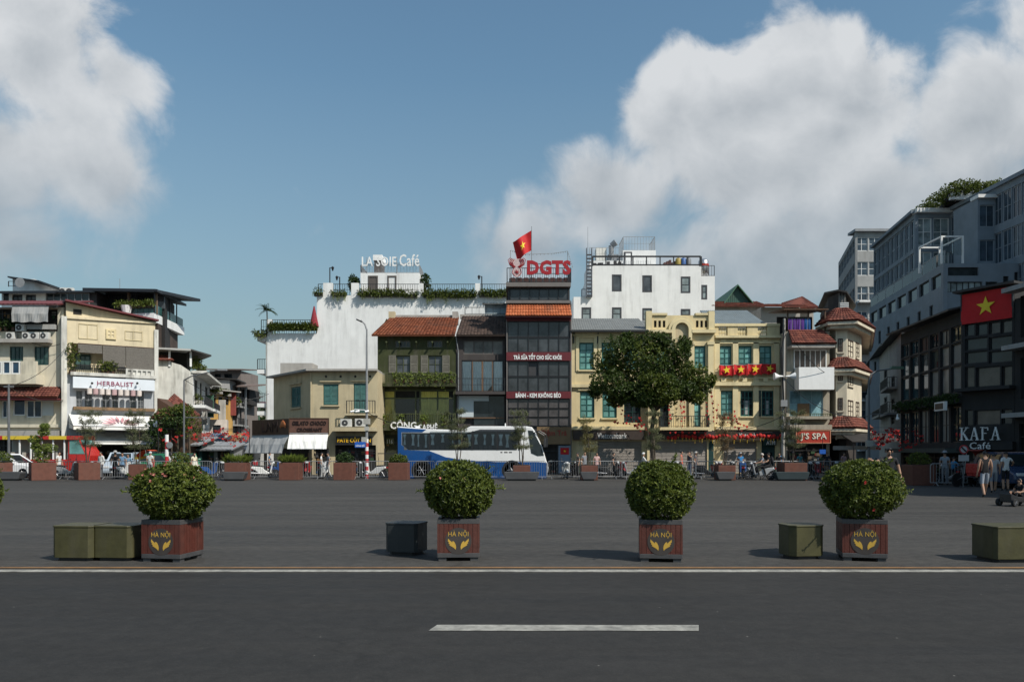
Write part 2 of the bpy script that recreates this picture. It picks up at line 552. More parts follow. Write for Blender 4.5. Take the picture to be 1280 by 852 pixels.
def window(par, x0, x1, z0, z1, fm, gm, nx=2, nz=3, y=0.12, fw=0.07, bw=0.04, sill=None, shut=None, name='window', ft=0.08, shm=None, back=None):
 w, h = x1 - x0, z1 - z0
 key = (round(w, 2), round(h, 2), nx, nz, fm.name, gm.name, fw, bw)
 if key not in _WC:
  f = MB()
  f.box(0, fw, 0, ft, 0, h).box(w - fw, w, 0, ft, 0, h).box(fw, w - fw, 0, ft, 0, fw).box(fw, w - fw, 0, ft, h - fw, h)
  for i in range(1, nx):
   q = fw + (w - 2 * fw) * i / nx
   f.box(q - bw / 2, q + bw / 2, 0.005, ft - 0.01, fw, h - fw)
  for j in range(1, nz):
   q = fw + (h - 2 * fw) * j / nz
   f.box(fw, w - fw, 0.012, ft - 0.02, q - bw * 0.4, q + bw * 0.4)
  g = MB()
  for i in range(nx):
   for j in range(nz):
    xa, xb = fw + (w - 2 * fw) * i / nx, fw + (w - 2 * fw) * (i + 1) / nx
    za, zb = fw + (h - 2 * fw) * j / nz, fw + (h - 2 * fw) * (j + 1) / nz
    t = rnd.uniform(-0.004, 0.004)
    g.quad((xa, ft * 0.6 + t, za), (xb, ft * 0.6 - t, za), (xb, ft * 0.6 - t, zb), (xa, ft * 0.6 + t, zb))
  _WC[key] = (f.mesh('window', fm), g.mesh('pane', gm))
 fm_, gm_ = _WC[key]
 o = link(name, fm_, par, (x0, y, z0))
 link('pane', gm_, o)
 if sill:
  MB().box(-0.1, w + 0.1, -y - 0.12, ft * 0.5, -0.11, -0.002).build('sill', sill, o)
 if shut:
  for sgn in (-1, 1):
   s_ = shutter_mb(w / 2 if shut != 'one' else w * 0.55, h)
   if shut == 'one' and sgn < 0: continue
   so_ = s_.build('shutter', shm, o)
   if sgn < 0: so_.location = (-w / 2, -y - 0.05, 0)
   else: so_.location = (w, -y - 0.05, 0)
 return o
def shutter_mb(w, h, nsl=None):
 m = MB()
 fw = 0.06
 m.box(0, fw, 0, 0.04, 0, h).box(w - fw, w, 0, 0.04, 0, h).box(fw, w - fw, 0, 0.04, 0, fw).box(fw, w - fw, 0, 0.04, h - fw, h)
 m.box(fw, w - fw, 0.002, 0.038, h / 2 - fw / 2, h / 2 + fw / 2)
 n = nsl or int(h / 0.09)
 for i in range(n):
  z = fw + (h - 2 * fw) * (i + 0.5) / n
  m.add([(fw, 0.0, z - 0.03), (w - fw, 0.0, z - 0.03), (w - fw, 0.035, z + 0.03), (fw, 0.035, z + 0.03)], [(0, 1, 2, 3)])
 return m
def railing(par, x0, x1, y, z0, z1, m, step=0.13, rail=0.045, bar=0.014, name='railing', ends=0.0, mid=False):
 mb = MB()
 mb.box(x0, x1, y - rail / 2, y + rail / 2, z1 - rail, z1)
 mb.box(x0, x1, y - rail / 2, y + rail / 2, z0 + 0.04, z0 + 0.04 + rail * 0.7)
 if mid: mb.box(x0, x1, y - rail / 3, y + rail / 3, (z0 + z1) / 2, (z0 + z1) / 2 + rail * 0.6)
 n = max(2, int((x1 - x0) / step))
 for i in range(n + 1):
  x = x0 + (x1 - x0) * i / n
  b = bar * (2.0 if i in (0, n) else 1)
  mb.box(x - b, x + b, y - b, y + b, z0, z1 - rail * 0.5)
 if ends > 0:
  for x in (x0, x1):
   mb.box(x - rail / 2, x + rail / 2, y, y + ends, z1 - rail - 0.002, z1 - 0.002)
   k = max(1, int(ends / step))
   for j in range(1, k + 1):
    yy = y + ends * j / k
    mb.box(x - bar, x + bar, yy - bar, yy + bar, z0, z1 - rail * 0.5)
 return mb.build(name, m, par, stuff=True)
def tile_slope(par, p00, p10, p11, p01, tw, th, m, name='roof_tiles', lift=0.03, rs=3):
 r = random.Random(rs)
 p00, p10, p11, p01 = map(Vector, (p00, p10, p11, p01))
 n = (p10 - p00).cross(p01 - p00).normalized()
 if n.z < 0: n = -n
 wtop = max((p10 - p00).length, (p11 - p01).length)
 hl = ((p01 - p00).length + (p11 - p10).length) / 2
 nx, nz = max(2, int(wtop / tw)), max(2, int(hl / th))
 def P(a, b): return (p00 * (1 - a) + p10 * a) * (1 - b) + (p01 * (1 - a) + p11 * a) * b
 mb = MB()
 for j in range(nz):
  b0, b1 = j / nz, min(1.0, (j + 1.25) / nz)
  for i in range(nx):
   a0, a1 = i / nx, (i + 1) / nx
   am = (a0 + a1) / 2
   k = r.uniform(0.8, 1.3) * lift
   lo, hi = n * (k + lift * 0.8), n * (lift * 0.3)
   lo2, hi2 = n * (k + lift * 2.2), n * (lift * 1.4)
   vs_ = [P(a0, b0) + lo, P(am, b0) + lo2, P(a1, b0) + lo, P(a1, b1) + hi, P(am, b1) + hi2, P(a0, b1) + hi, P(a0, b0), P(a1, b0)]
   mb.add(vs_, [(0, 1, 4, 5), (1, 2, 3, 4), (6, 7, 2, 1), (6, 1, 0)])
 mb2 = MB().slab([p00, p10, p11, p01], -n * 0.10)
 o = mb2.build('roof', m, par)
 t = mb.build(name, m, o, stuff=True)
 return o
def corr_slope(par, p00, p10, p11, p01, pitch, m, name='roof', amp=0.03):
 p00, p10, p11, p01 = map(Vector, (p00, p10, p11, p01))
 n = (p10 - p00).cross(p01 - p00).normalized()
 if n.z < 0: n = -n
 k = max(4, int((p10 - p00).length / pitch) * 2)
 mb = MB()
 vs_ = []
 for i in range(k + 1):
  a = i / k
  o = n * (amp if i % 2 else 0)
  vs_ += [p00 * (1 - a) + p10 * a + o, p01 * (1 - a) + p11 * a + o]
 mb.add(vs_, [(2 * i, 2 * i + 2, 2 * i + 3, 2 * i + 1) for i in range(k)])
 mb.slab([p00 - n * 0.02, p10 - n * 0.02, p11 - n * 0.02, p01 - n * 0.02], -n * 0.06)
 return mb.build(name, m, par)
def ac_unit(loc, rz, label, w=0.85, h=0.6):
 t = thing('air_conditioner', label, 'air conditioner', loc, rz, 'outdoor air conditioner units')
 MB().box(0, w, 0, 0.32, 0, h).build('casing', mat('ac_white', (0.6, 0.59, 0.55), 0.5, 0.12, 3, streak=0.3), t, bevel=0.015)
 MB().lathe([(h * 0.40, -0.012), (h * 0.40, 0.0)], (w * 0.40, 0, h * 0.5), 14, 'y').build('fan_grille', mat('ac_dark', (0.05, 0.05, 0.05), 0.5), t)
 MB().lathe([(h * 0.10, -0.03), (h * 0.10, -0.013)], (w * 0.40, 0, h * 0.5), 8, 'y').build('fan_hub', mat('ac_white', None), t)
 MB().box(0.06, 0.12, 0.02, 0.6, -0.06, 0).box(w - 0.12, w - 0.06, 0.02, 0.6, -0.06, 0).build('bracket', mat('ac_dark', None), t)
 return t
def awning(par, x0, x1, zt, zb, out, m, valance=0.2, name='awning', rib=None):
 mb = MB()
 n = max(2, int((x1 - x0) / 0.7))
 vs_ = []
 for i in range(n + 1):
  a = x0 + (x1 - x0) * i / n
  sag = 0.05 * (1 if i % 2 else 0)
  vs_ += [(a, 0.0, zt), (a, -out * 0.5, (zt + zb) / 2 - sag - 0.02), (a, -out, zb), (a, -out - 0.01, zb - valance)]
 mb.add(vs_, [(4 * i + j, 4 * i + 4 + j, 4 * i + 5 + j, 4 * i + 1 + j) for i in range(n) for j in range(3)])
 mb.add([(x0, 0, zt), (x0, -out, zb), (x0, -out, zb - valance), (x0, 0, zb - valance * 0.3)], [(0, 1, 2, 3)])
 mb.add([(x1, 0, zt), (x1, -out, zb), (x1, -out, zb - valance), (x1, 0, zb - valance * 0.3)], [(3, 2, 1, 0)])
 return mb.build(name, m, par)
# common palette
WHITE = wallm('white_wall', (0.76, 0.76, 0.74), 0.30, 0.07)
OLDWHITE = wallm('old_white_wall', (0.60, 0.59, 0.54), 0.95, 0.2)
CREAM = wallm('cream_wall', (0.62, 0.53, 0.36), 0.4)
PALECREAM = wallm('pale_cream_wall', (0.60, 0.55, 0.43), 0.55)
YELLOW = wallm('yellow_wall', (0.64, 0.53, 0.31), 0.34)
YELLOWTRIM = wallm('yellow_trim', (0.70, 0.59, 0.35), 0.3)
BEIGE = wallm('beige_wall', (0.50, 0.42, 0.27), 0.45)
OCHRE = wallm('ochre_wall', (0.46, 0.28, 0.085), 0.8, 0.2)
OLIVE = wallm('olive_green_wall', (0.044, 0.051, 0.020), 0.7, 0.3)
GREYW = wallm('grey_wall', (0.32, 0.32, 0.31), 0.4)
BLUEGREY = wallm('blue_grey_wall', (0.20, 0.235, 0.265), 0.2)
CONCRETE = wallm('concrete', (0.36, 0.34, 0.31), 0.5)
DARKWALL = wallm('dark_wall', (0.035, 0.034, 0.034), 0.2)
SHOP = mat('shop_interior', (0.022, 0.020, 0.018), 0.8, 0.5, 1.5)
TEAL = mat('teal_paint', (0.022, 0.115, 0.105), 0.5, 0.2, 3, streak=0.2)
TEALD = mat('dark_teal_paint', (0.012, 0.045, 0.042), 0.5, 0.2, 3)
DKMETAL = mat('dark_metal', (0.022, 0.022, 0.024), 0.45, 0.2, 3)
POSTG = mat('post_grey', (0.12, 0.125, 0.13), 0.5, 0.15, 3, streak=0.3)
GREYMETAL = mat('grey_metal', (0.24, 0.25, 0.26), 0.45, 0.15, 3, streak=0.3)
GALV = mat('galvanised_steel', (0.27, 0.275, 0.28), 0.5, 0.15, 6, metal=0.3)
WHITEP = mat('white_paint', (0.78, 0.78, 0.76), 0.5, 0.05, 3, streak=0.12)
WFRAME = mat('white_frame', (0.70, 0.70, 0.68), 0.45, 0.05, 3)
MAROON = mat('maroon_paint', (0.12, 0.018, 0.022), 0.5, 0.12, 2)
MAROONT = tilem('maroon_tiles', (0.10, 0.032, 0.025), (0.19, 0.065, 0.045))
REDTILE = tilem('red_tiles', (0.15, 0.047, 0.024), (0.27, 0.092, 0.046))
ORANGETILE = tilem('orange_tiles', (0.32, 0.085, 0.032), (0.42, 0.13, 0.055))
BROWNTILE = tilem('old_brown_tiles', (0.070, 0.05, 0.042), (0.13, 0.088, 0.07))
RED = mat('flag_red', (0.52, 0.012, 0.014), 0.7, 0.12, 2)
STARY = mat('star_yellow', (0.82, 0.60, 0.03), 0.6, 0.08, 3)
BROWNW = mat('brown_wood', (0.085, 0.045, 0.026), 0.6, 0.25, 4)
CANVASW = mat('white_canvas', (0.76, 0.75, 0.71), 0.8, 0.06, 1.5, streak=0.12)
CANVASG = mat('grey_and_shaded_canvas', (0.42, 0.42, 0.41), 0.8, 0.12, 1.5, streak=0.3)
G_DARK = glass('dark_glass')
G_BLUE = glass('blue_glass', (0.012, 0.03, 0.055))
G_TEAL = glass('teal_glass', (0.085, 0.19, 0.175), rough=0.2)
G_GREY = glass('grey_glass', (0.05, 0.055, 0.06))
G_HOTEL = glass('hotel_glass', (0.035, 0.05, 0.065), 0.03)
CLEAR = clear('clear_glass')
LEAF_A = leafm('leaf_mid', (0.024, 0.046, 0.007), (0.165, 0.195, 0.032))
LEAF_B = leafm('leaf_dark', (0.018, 0.040, 0.010), (0.055, 0.090, 0.022))
LEAF_C = leafm('leaf_light', (0.085, 0.125, 0.022), (0.20, 0.24, 0.05))
LEAF_D = leafm('leaf_grey', (0.10, 0.115, 0.055), (0.20, 0.21, 0.11))
BARK = mat('bark', (0.085, 0.068, 0.05), 0.9, 0.3, 6, 0.6, 25)
# ------------------------------------------------------------------ ground, road, markings
ASPH = asphalt('square_asphalt', (0.023, 0.0216, 0.0195), (0.066, 0.062, 0.056), 0.42)
ASPR = asphalt('road_asphalt', (0.0165, 0.0157, 0.0145), (0.0285, 0.027, 0.025), 0.55, 1.6)
tag(MB().quad((-900, -60, 0), (900, -60, 0), (900, 1500, 0), (-900, 1500, 0)).build('ground', ASPH), kind='structure')
tag(MB().quad((-300, -60, 0.004), (300, -60, 0.004), (300, 11.06, 0.004), (-300, 11.06, 0.004)).build('road', ASPR), kind='structure')
PAINTW = mat('worn_white_road_paint', (0.31, 0.30, 0.265), 0.7, 0.4, 9, 0.3, 60, streak=0.9, dirt=(0.05, 0.05, 0.05))
PAINTO = mat('worn_orange_road_paint', (0.23, 0.125, 0.05), 0.7, 0.3, 4, 0.3, 60, streak=0.5, dirt=(0.07, 0.06, 0.06))
def strip(name, x0, x1, y0, y1, m, label, skew=0.0):
 n = 60 if x1 - x0 > 10 else 8
 mb = MB()
 r = random.Random(5)
 ed = [(r.uniform(-0.008, 0.008), r.uniform(-0.008, 0.008)) for _ in range(n + 1)]
 vs_ = []
 for i in range(n + 1):
  x = x0 + (x1 - x0) * i / n
  vs_ += [(x + (skew if i in (0, n) else 0), y0 + ed[i][0], 0.009), (x, y1 + ed[i][1], 0.009)]
 mb.add(vs_, [(2 * i, 2 * i + 2, 2 * i + 3, 2 * i + 1) for i in range(n)])
 return tag(mb.build(name, m), label, 'road marking')
strip('edge_line', -60, 60, 11.13, 11.35, PAINTW, 'long solid white line painted along the edge of the road')
strip('kerb_line', -60, 60, 11.50, 11.62, PAINTO, 'thin worn orange line running just behind the white edge line')
strip('lane_dash', wx(545, 7.63), wx(877, 7.63), 7.50, 7.75, PAINTW, 'single short white lane dash in the middle of the road', -0.06)
# ------------------------------------------------------------------ front planters
PLANK = mat('red_brown_plank', (0.088, 0.022, 0.014), 0.55, 0.25, 7, 0.25, 40, streak=0.25)
PRIM = mat('planter_metal', (0.058, 0.058, 0.060), 0.5, 0.2, 6, 0.1, 40, streak=0.3, dirt=(0.12, 0.11, 0.10))
GOLD = mat('gold_print', (0.50, 0.31, 0.05), 0.5, 0.08, 8)
DISC = mat('dark_print', (0.048, 0.040, 0.036), 0.6, 0.2, 6)
SOIL = mat('soil', (0.03, 0.022, 0.016), 0.95, 0.3, 20, 0.6, 40)
HAND = [(-.178, .105), (-.162, .082), (-.142, .062), (-.112, .028), (-.113, .05), (-.10, .058), (-.078, .035), (-.06, -.01), (-.054, -.05), (-.06, -.10), (-.07, -.085), (-.092, -.06), (-.13, -.035), (-.158, -.015), (-.15, 0.0), (-.172, .02), (-.162, .032), (-.181, .055)]
def planter(px, py, rz, w=0.65):
 Y = gy(py)
 t = thing('planter_box', '', 'planter', (wx(px, Y), Y + w / 2, 0), rz, 'front planters along the road edge')
 h = w / 2
 b = MB()
 b.box(-h, h, -h, h, 0.055, 0.125)
 b.build('base_frame', PRIM, t, bevel=0.006)
 for sx in (-1, 1):
  for sy in (-1, 1):
   MB().box(sx * (h - 0.14), sx * (h - 0.02), sy * (h - 0.14), sy * (h - 0.02), 0.0, 0.055).build('foot', PRIM, t)
 for sx in (-1, 1):
  for sy in (-1, 1):
   MB().box(sx * (h - 0.03), sx * (h - 0.001), sy * (h - 0.03), sy * (h - 0.001), 0.125, 0.575).build('corner_post', PLANK, t)
 c = MB()
 c.box(-h + 0.03, h - 0.03, -h + 0.03, h - 0.03, 0.126, 0.56)
 c.build('liner', PRIM, t)
 rim = MB()
 for a, bb, cc, d in ((-h, h, -h, -h + 0.05), (-h, h, h - 0.05, h), (-h, -h + 0.05, -h + 0.05, h - 0.05), (h - 0.05, h, -h + 0.05, h - 0.05)):
  rim.box(a, bb, cc, d, 0.575, 0.645)
 rim.build('rim', PRIM, t, bevel=0.004)
 MB().box(-h + 0.05, h - 0.05, -h + 0.05, h - 0.05, 0.56, 0.615).build('soil', SOIL, t)
 n = 8
 pw = (w - 0.06) / n
 for side in range(4):
  for i in range(n):
   x = -h + 0.03 + pw * i
   o = MB().box(x + 0.003, x + pw - 0.003, -h + 0.002 + rnd.uniform(0, 0.003), -h + 0.028, 0.126, 0.574).build('plank', PLANK, t)
   o.rotation_euler = (0, 0, side * math.pi / 2)
 MB().lathe([(0.205, -h - 0.0015), (0.205, -h + 0.0015)], (0, 0, 0.31), 28, 'y').build('emblem_disc', DISC, t)
 for s in (-1, 1):
  pl = [((p[0] + 0.02) * -s, p[1] * 0.86 + 0.262) for p in HAND]
  MB().prism(pl if s < 0 else pl[::-1], -h - 0.004, -h - 0.001).build('hand_emblem', GOLD, t)
 lettering('HÀ NỘI', GOLD, t, -0.155, -h - 0.0015, 0.365, w=0.31, h=0.115, depth=0.003, bold=0.0)
 return t
PK = mat('pink_petals', (0.48, 0.19, 0.15), 0.7, 0.3, 30)
PL = [(205, 702.5, R(-9), 'planter with emblem turned aside, under the widest bush with many pink flowers', (1.36, 1.15, 0.48, 1.04), 13),
      (572, 701, R(2), 'planter with gold hands emblem beside the dark grey box seat', (1.20, 1.16, 0.50, 1.09), 1),
      (830, 702.5, R(-8), 'planter with gold hands emblem standing alone without a box seat', (1.13, 1.1, 0.49, 1.07), 0),
      (1088, 701.5, R(-14), 'planter with gold hands emblem under the bush with red flowers, beside olive box seat', (1.27, 1.2, 0.50, 1.07), 3),
      (-72, 703, R(4), 'planter box cut off past the end of the row', (1.3, 1.2, 0.48, 1.06), 6)]
BL = ['wide flowering bush dotted with many pink blooms, above the planter turned aside', 'round clipped green bush in front of the blue and white bus',
      'round clipped green bush in front of the roller shutters', 'bushy green shrub with a few red flowers, man standing behind it', 'bush at the end of the planter row, only its edge showing']
for i, (px, py, rz, lab, (wd, dp, rzv, zc), nf) in enumerate(PL):
 t = planter(px, py, rz)
 t['label'] = lab
 r = random.Random(20 + i)
 p = t.location
 b = thing('bush', BL[i], 'bush', (p.x, p.y, 0.60), 0.0, 'clipped bushes in the front planters')
 mb = MB()
 leaf_ball(mb, (0, 0, zc - 0.60), wd / 2 - 0.05, dp / 2 - 0.05, rzv - 0.03, 1500, 0.052, r, 0.80, 8, 0.13 if i in (1, 2) else 0.17, -0.93)
 leaf_ball(mb, (0, 0, zc - 0.60), wd / 2 * 0.78, dp / 2 * 0.78, rzv * 0.78, 420, 0.085, r, 0.6, 6, 0.05, -0.95)
 for k in range(9):                                   # stray shoots
  d = rvec(r)
  d.z = abs(d.z) * 0.7 - 0.2
  d.normalize()
  q = Vector((d.x * wd / 2, d.y * dp / 2, d.z * rzv)) * 0.86 + Vector((0, 0, zc - 0.6))
  for j in range(16): leaf(mb, q + d * 0.012 * j, (rvec(r) + d).normalized(), d, 0.06, 0.03)
 mb.build('foliage', LEAF_A if i != 3 else LEAF_A, b)
 st = MB()
 for k in range(7):
  a = k * 0.9
  st.tube((math.cos(a) * 0.1, math.sin(a) * 0.1, -0.01), (math.cos(a) * wd * 0.22, math.sin(a) * dp * 0.22, 0.3), 0.012, 0.007, 5)
 st.build('stems', BARK, b, stuff=True)
 for k in range(nf):
  d = rvec(r)
  d = Vector((d.x * (0.7 if i == 0 else 1), -abs(d.y), abs(d.z) + 0.25 if i in (0,) else d.z)).normalized()
  q = Vector((d.x * wd / 2 * 0.97, d.y * dp / 2 * 0.97, d.z * rzv + zc - 0.6))
  f = MB()
  for j in range(8): leaf(f, q - d * 0.02, (rvec(r) * 0.8 + d).normalized(), d, 0.038, 0.028)
  f.build('flower', PK if i != 3 else mat('red_petals', (0.60, 0.07, 0.06), 0.7, 0.3, 30), b)
# ------------------------------------------------------------------ box seats
OLV = mat('olive_box_paint', (0.058, 0.054, 0.021), 0.5, 0.25, 5, 0.08, 30, streak=0.55, dirt=(0.10, 0.09, 0.07))
DGR = mat('dark_grey_box_paint', (0.028, 0.032, 0.033), 0.45, 0.12, 4, 0.05, 30, streak=0.2, dirt=(0.09, 0.09, 0.09))
def box_seat(px, py, rz, m, label, w=0.63, d=0.58, h=0.545, ch=0.06):
 Y = gy(py)
 t = thing('box_seat', label, 'seat', (wx(px, Y), Y + d / 2, 0), rz, 'box seats along the road edge')
 x, y = w / 2, d / 2
 o8 = lambda a, b, c: [(-a + c, -b), (a - c, -b), (a, -b + c), (a, b - c), (a - c, b), (-a + c, b), (-a, b - c), (-a, -b + c)]
 MB().prism(o8(x, y, ch)[::-1], 0.05, h - 0.028, 'z').build('body', m, t, bevel=0.006)
 MB().prism(o8(x + 0.008, y + 0.008, ch)[::-1], h - 0.0275, h, 'z').build('lid', m, t, bevel=0.006)
 MB().prism(o8(x - 0.05, y - 0.05, ch)[::-1], 0.0, 0.0505, 'z').build('plinth', DKMETAL, t)
 return t
box_seat(91, 701, R(-5), OLV, 'olive green box seat, the outer one of the pair beside the flowering planter', 0.66)
box_seat(141, 701, R(-6), OLV, 'olive green box seat touching the planter with pink flowers', 0.64)
box_seat(506, 694, R(-16), DGR, 'dark grey metal box seat beside planter in front of the bus', 0.56, 0.5, 0.525, 0.05)
box_seat(1008, 699, R(9), OLV, 'olive green box seat half shaded by the bush with red flowers', 0.58, 0.5, 0.535, 0.09)
box_seat(1279, 703, R(2), OLV, 'olive green box seat standing alone at the end of the row', 0.9, 0.62, 0.55, 0.05)
# ------------------------------------------------------------------ helpers for houses
def facM(f): return Matrix.Translation((f.a.x, f.a.y, 0)) @ Matrix.Rotation(f.rz, 4, 'Z')
def onto(o, base, f2):
 o.matrix_basis = facM(base).inverted() @ facM(f2) @ o.matrix_basis
 return o
def ledge(par, x0, x1, z0, z1, out, m, name='ledge', y1=0.0):
 return MB().box(x0, x1, -out, y1 + 0.02, z0, z1).build(name, m, par)
GOODS = [mat('goods_' + n, c, 0.6, 0.2, 5) for n, c in (('red', (0.16, 0.03, 0.025)), ('blue', (0.03, 0.06, 0.12)), ('white', (0.22, 0.22, 0.20)), ('amber', (0.20, 0.11, 0.04)),
              ('green', (0.03, 0.07, 0.03)), ('grey', (0.08, 0.08, 0.08)), ('tan', (0.14, 0.10, 0.07)))]
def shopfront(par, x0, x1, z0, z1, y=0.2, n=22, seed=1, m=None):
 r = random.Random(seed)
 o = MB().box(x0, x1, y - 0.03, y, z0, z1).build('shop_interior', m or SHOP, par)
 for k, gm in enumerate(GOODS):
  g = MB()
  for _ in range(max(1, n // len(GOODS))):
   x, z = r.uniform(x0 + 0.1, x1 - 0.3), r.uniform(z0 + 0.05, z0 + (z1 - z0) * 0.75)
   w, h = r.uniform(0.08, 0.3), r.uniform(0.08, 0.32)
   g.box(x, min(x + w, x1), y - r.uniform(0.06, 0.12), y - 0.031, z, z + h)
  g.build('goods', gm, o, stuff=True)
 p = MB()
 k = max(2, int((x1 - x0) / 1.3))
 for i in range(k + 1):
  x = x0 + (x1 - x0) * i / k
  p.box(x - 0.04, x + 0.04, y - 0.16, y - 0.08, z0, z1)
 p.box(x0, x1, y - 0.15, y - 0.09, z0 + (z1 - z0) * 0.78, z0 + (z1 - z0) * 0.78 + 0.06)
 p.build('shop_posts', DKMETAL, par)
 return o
def roller(par, x0, x1, z0, z1, m, y=0.12, name='roller_shutter'):
 mb = MB()
 n = int((z1 - z0) / 0.11)
 vs_ = []
 for i in range(n * 2 + 1):
  z = z0 + (z1 - z0) * i / (n * 2)
  vs_ += [(x0, y - (0.025 if i % 2 else 0), z), (x1, y - (0.025 if i % 2 else 0), z)]
 mb.add(vs_, [(2 * i, 2 * i + 1, 2 * i + 3, 2 * i + 2) for i in range(n * 2)])
 return mb.build(name, m, par, stuff=True)
def signboard(fac, x0, y0, x1, y1, out, bm, label, texts, name='shop_sign', tm=None, thick=0.12, frame=None, cat='sign', group='shop signs'):
 a, b, c, d = fac.rect(x0, y0, x1, y1)
 t = fac.thing(name, label, cat, group)
 if bm: MB().box(a, b, -out, -out + thick, c, d).build('board', bm, t, bevel=0.01)
 if frame:
  f = MB()
  e = 0.05
  f.box(a - e, b + e, -out - 0.03, -out + 0.02, d, d + e).box(a - e, b + e, -out - 0.03, -out + 0.02, c - e, c)
  f.box(a - e, a, -out - 0.03, -out + 0.02, c, d).box(b, b + e, -out - 0.03, -out + 0.02, c, d)
  f.build('frame', frame, t)
 if out - thick > 0.02:
  k = MB()
  for q in (0.1, 0.9):
   k.box(a + (b - a) * q - 0.02, a + (b - a) * q + 0.02, -out + thick, 0.05, (c + d) / 2 - 0.02, (c + d) / 2 + 0.02)
  k.build('bracket', DKMETAL, t)
 for (s, u0, v0, u1, v1, m, bold) in texts:
  xa, xb, za, zb = fac.rect(u0, v0, u1, v1)
  lettering(s, m, t, xa, -out - 0.001, za, w=xb - xa, h=zb - za, depth=0.04, bold=bold)
 return t
# ------------------------------------------------------------------ beige corner house
FG = flat(390, 474, 57)
FGL = Fac((wx(342, 62.5), 62.5), (wx(390, 57), 57))
h = FG.thing('corner_house', 'beige two-storey corner house with green shutters and canvas shop awnings', 'house')
zt = FG.z(430, 464)
w1, w2 = FG.rect(404, 480, 423, 506), FG.rect(442, 479, 459, 517)
gf = FG.rect(392, 560, 411, 592)
gf2 = FG.rect(419, 556, 470, 592)
gz = 0.02
ops = [w1, w2, (gf[0], gf[1], gz, gf[3]), (gf2[0], gf2[1], gz, gf2[3])]
wall_mb(0, FG.u(472), 0, zt, ops, 9.0).build('wall', BEIGE, h)
wl = FGL.rect(364, 483, 376, 509)
gl = FGL.rect(350, 560, 386, 592)
o = wall_mb(0, FGL.L - 0.003, 0, zt - 0.003, [wl, (gl[0], gl[1], gz, gl[3])], 0.4).build('wall', BEIGE, h)
onto(o, FG, FGL)
for f, wv in ((FG, w1), (FG, w2), (FGL, wl)):
 win = window(h, *wv, TEAL, G_TEAL, 2, 3, 0.08, 0.07, 0.06, sill=BEIGE)
 if f is FGL: onto(win, FG, FGL)
 x0, x1, z0, z1 = wv
 ld = MB().box(x0 - 0.22, x1 + 0.22, -0.14, 0.01, z1 + 0.16, z1 + 0.25).build('hood', BEIGE, h)
 if f is FGL: onto(ld, FG, FGL)
# leaves of closed louvred shutters behind the bars
for f, wv in ((FG, w1), (FG, w2), (FGL, wl)):
 x0, x1, z0, z1 = wv
 for k in (0, 1):
  wd = (x1 - x0) / 2 - 0.08
  sh = shutter_mb(wd, z1 - z0 - 0.14).build('shutter', mat('pale_teal', (0.06, 0.165, 0.15), 0.6, 0.2, 3, streak=0.3), h, (x0 + 0.07 + k * (wd + 0.02), 0.03, z0 + 0.07))
  if f is FGL: onto(sh, FG, FGL)
# eaves and roof slab
e = MB()
e.box(-0.3, FG.u(472), -0.55, 9, zt, zt + 0.14)
e.build('roof_slab', CONCRETE, h)
e2 = MB().box(-0.2, FGL.L + 0.2, -0.55, 2.4, zt - 0.002, zt + 0.136).build('roof_slab', CONCRETE, h)
onto(e2, FG, FGL)
# low vent box on the roof
MB().box(-3.2, -0.8, 3.2, 5.0, zt + 0.14, zt + 0.95).build('roof_vent', CONCRETE, h)
for k in range(4):
 x = 1.0 + k * 1.05
 MB().lathe([(0.09, -0.006), (0.09, 0.003)], (x, 0, zt - 0.36), 10, 'y').build('vent_hole', SHOP, h)
shopfront(h, gf[0], gf[1], gz, gf[3], 0.2, 10, 3)
shopfront(h, gf2[0], gf2[1], gz, gf2[3], 0.2, 30, 4)
o = shopfront(h, gl[0], gl[1], gz, gl[3], 0.2, 14, 5)
onto(o, FG, FGL)
ledge(h, *FG.rect(419, 534, 472, 539), 0.9, BEIGE, 'balcony_slab')
railing(h, FG.u(436), FG.u(471), -0.75, FG.z(450, 517), FG.z(450, 501), DKMETAL, 0.18)
ledge(h, *FG.rect(433, 517, 473, 519.5), 0.8, BEIGE, 'balcony_slab')
MB().path([FGp for FGp in ((-0.06, -0.06, zt - 0.1), (-0.06, -0.06, 3.5))], 0.05, 7).build('downpipe', BEIGE, h)
for px, py, lab in ((446, 533, 'white outdoor air conditioner on the beige house ledge, nearest the lamp post'), (428, 533.5, 'small white air conditioner beside plants above the wooden bakery sign')):
 a = ac_unit((FG.a.x + FG.u(px), FG.a.y - 0.72, FG.z(px, py) - 0.005), 0, lab, 0.8, 0.55)
WOODS = mat('sign_wood', (0.125, 0.060, 0.042), 0.6, 0.3, 4, 0.3, 30)
WDARK = mat('dark_letter', (0.022, 0.010, 0.008), 0.5)
FS = flat(362, 410, 55.2)
signboard(FS, 362, 523, 410.5, 542, 0.0, WOODS, 'brown wooden shop sign reading GELATO CHOCO CROISSANT above white awning',
          [('GELATO CHOCO', 365.5, 526, 408, 531, WDARK, 0.03), ('CROISSANT', 371, 534.5, 403, 539.2, WDARK, 0.03)], frame=BROWNW)
FS2 = Fac((wx(315, 58.5), 58.5), (wx(361.5, 55.25), 55.25))
t = signboard(FS2, 315, 524, 361.5, 543.5, 0.0, BROWNW, 'dark wooden side sign with a croissant picture at the street corner',
              [('LAM', 328, 527, 347, 540, WDARK, 0.0)])
cr = MB()
u0, zz = FS2.u(354), FS2.z(354, 532)
for k in range(7):
 a = -1.1 + k * 2.2 / 6
 cr.ball((u0 + math.sin(a) * 0.34, -0.03, zz - 0.2 + math.cos(a) * 0.36), 0.15 - abs(k - 3) * 0.025, 0.05, 0.24 - abs(k - 3) * 0.04, 8, 6)
cr.build('croissant_picture', mat('croissant', (0.50, 0.16, 0.05), 0.5, 0.4, 5), t)
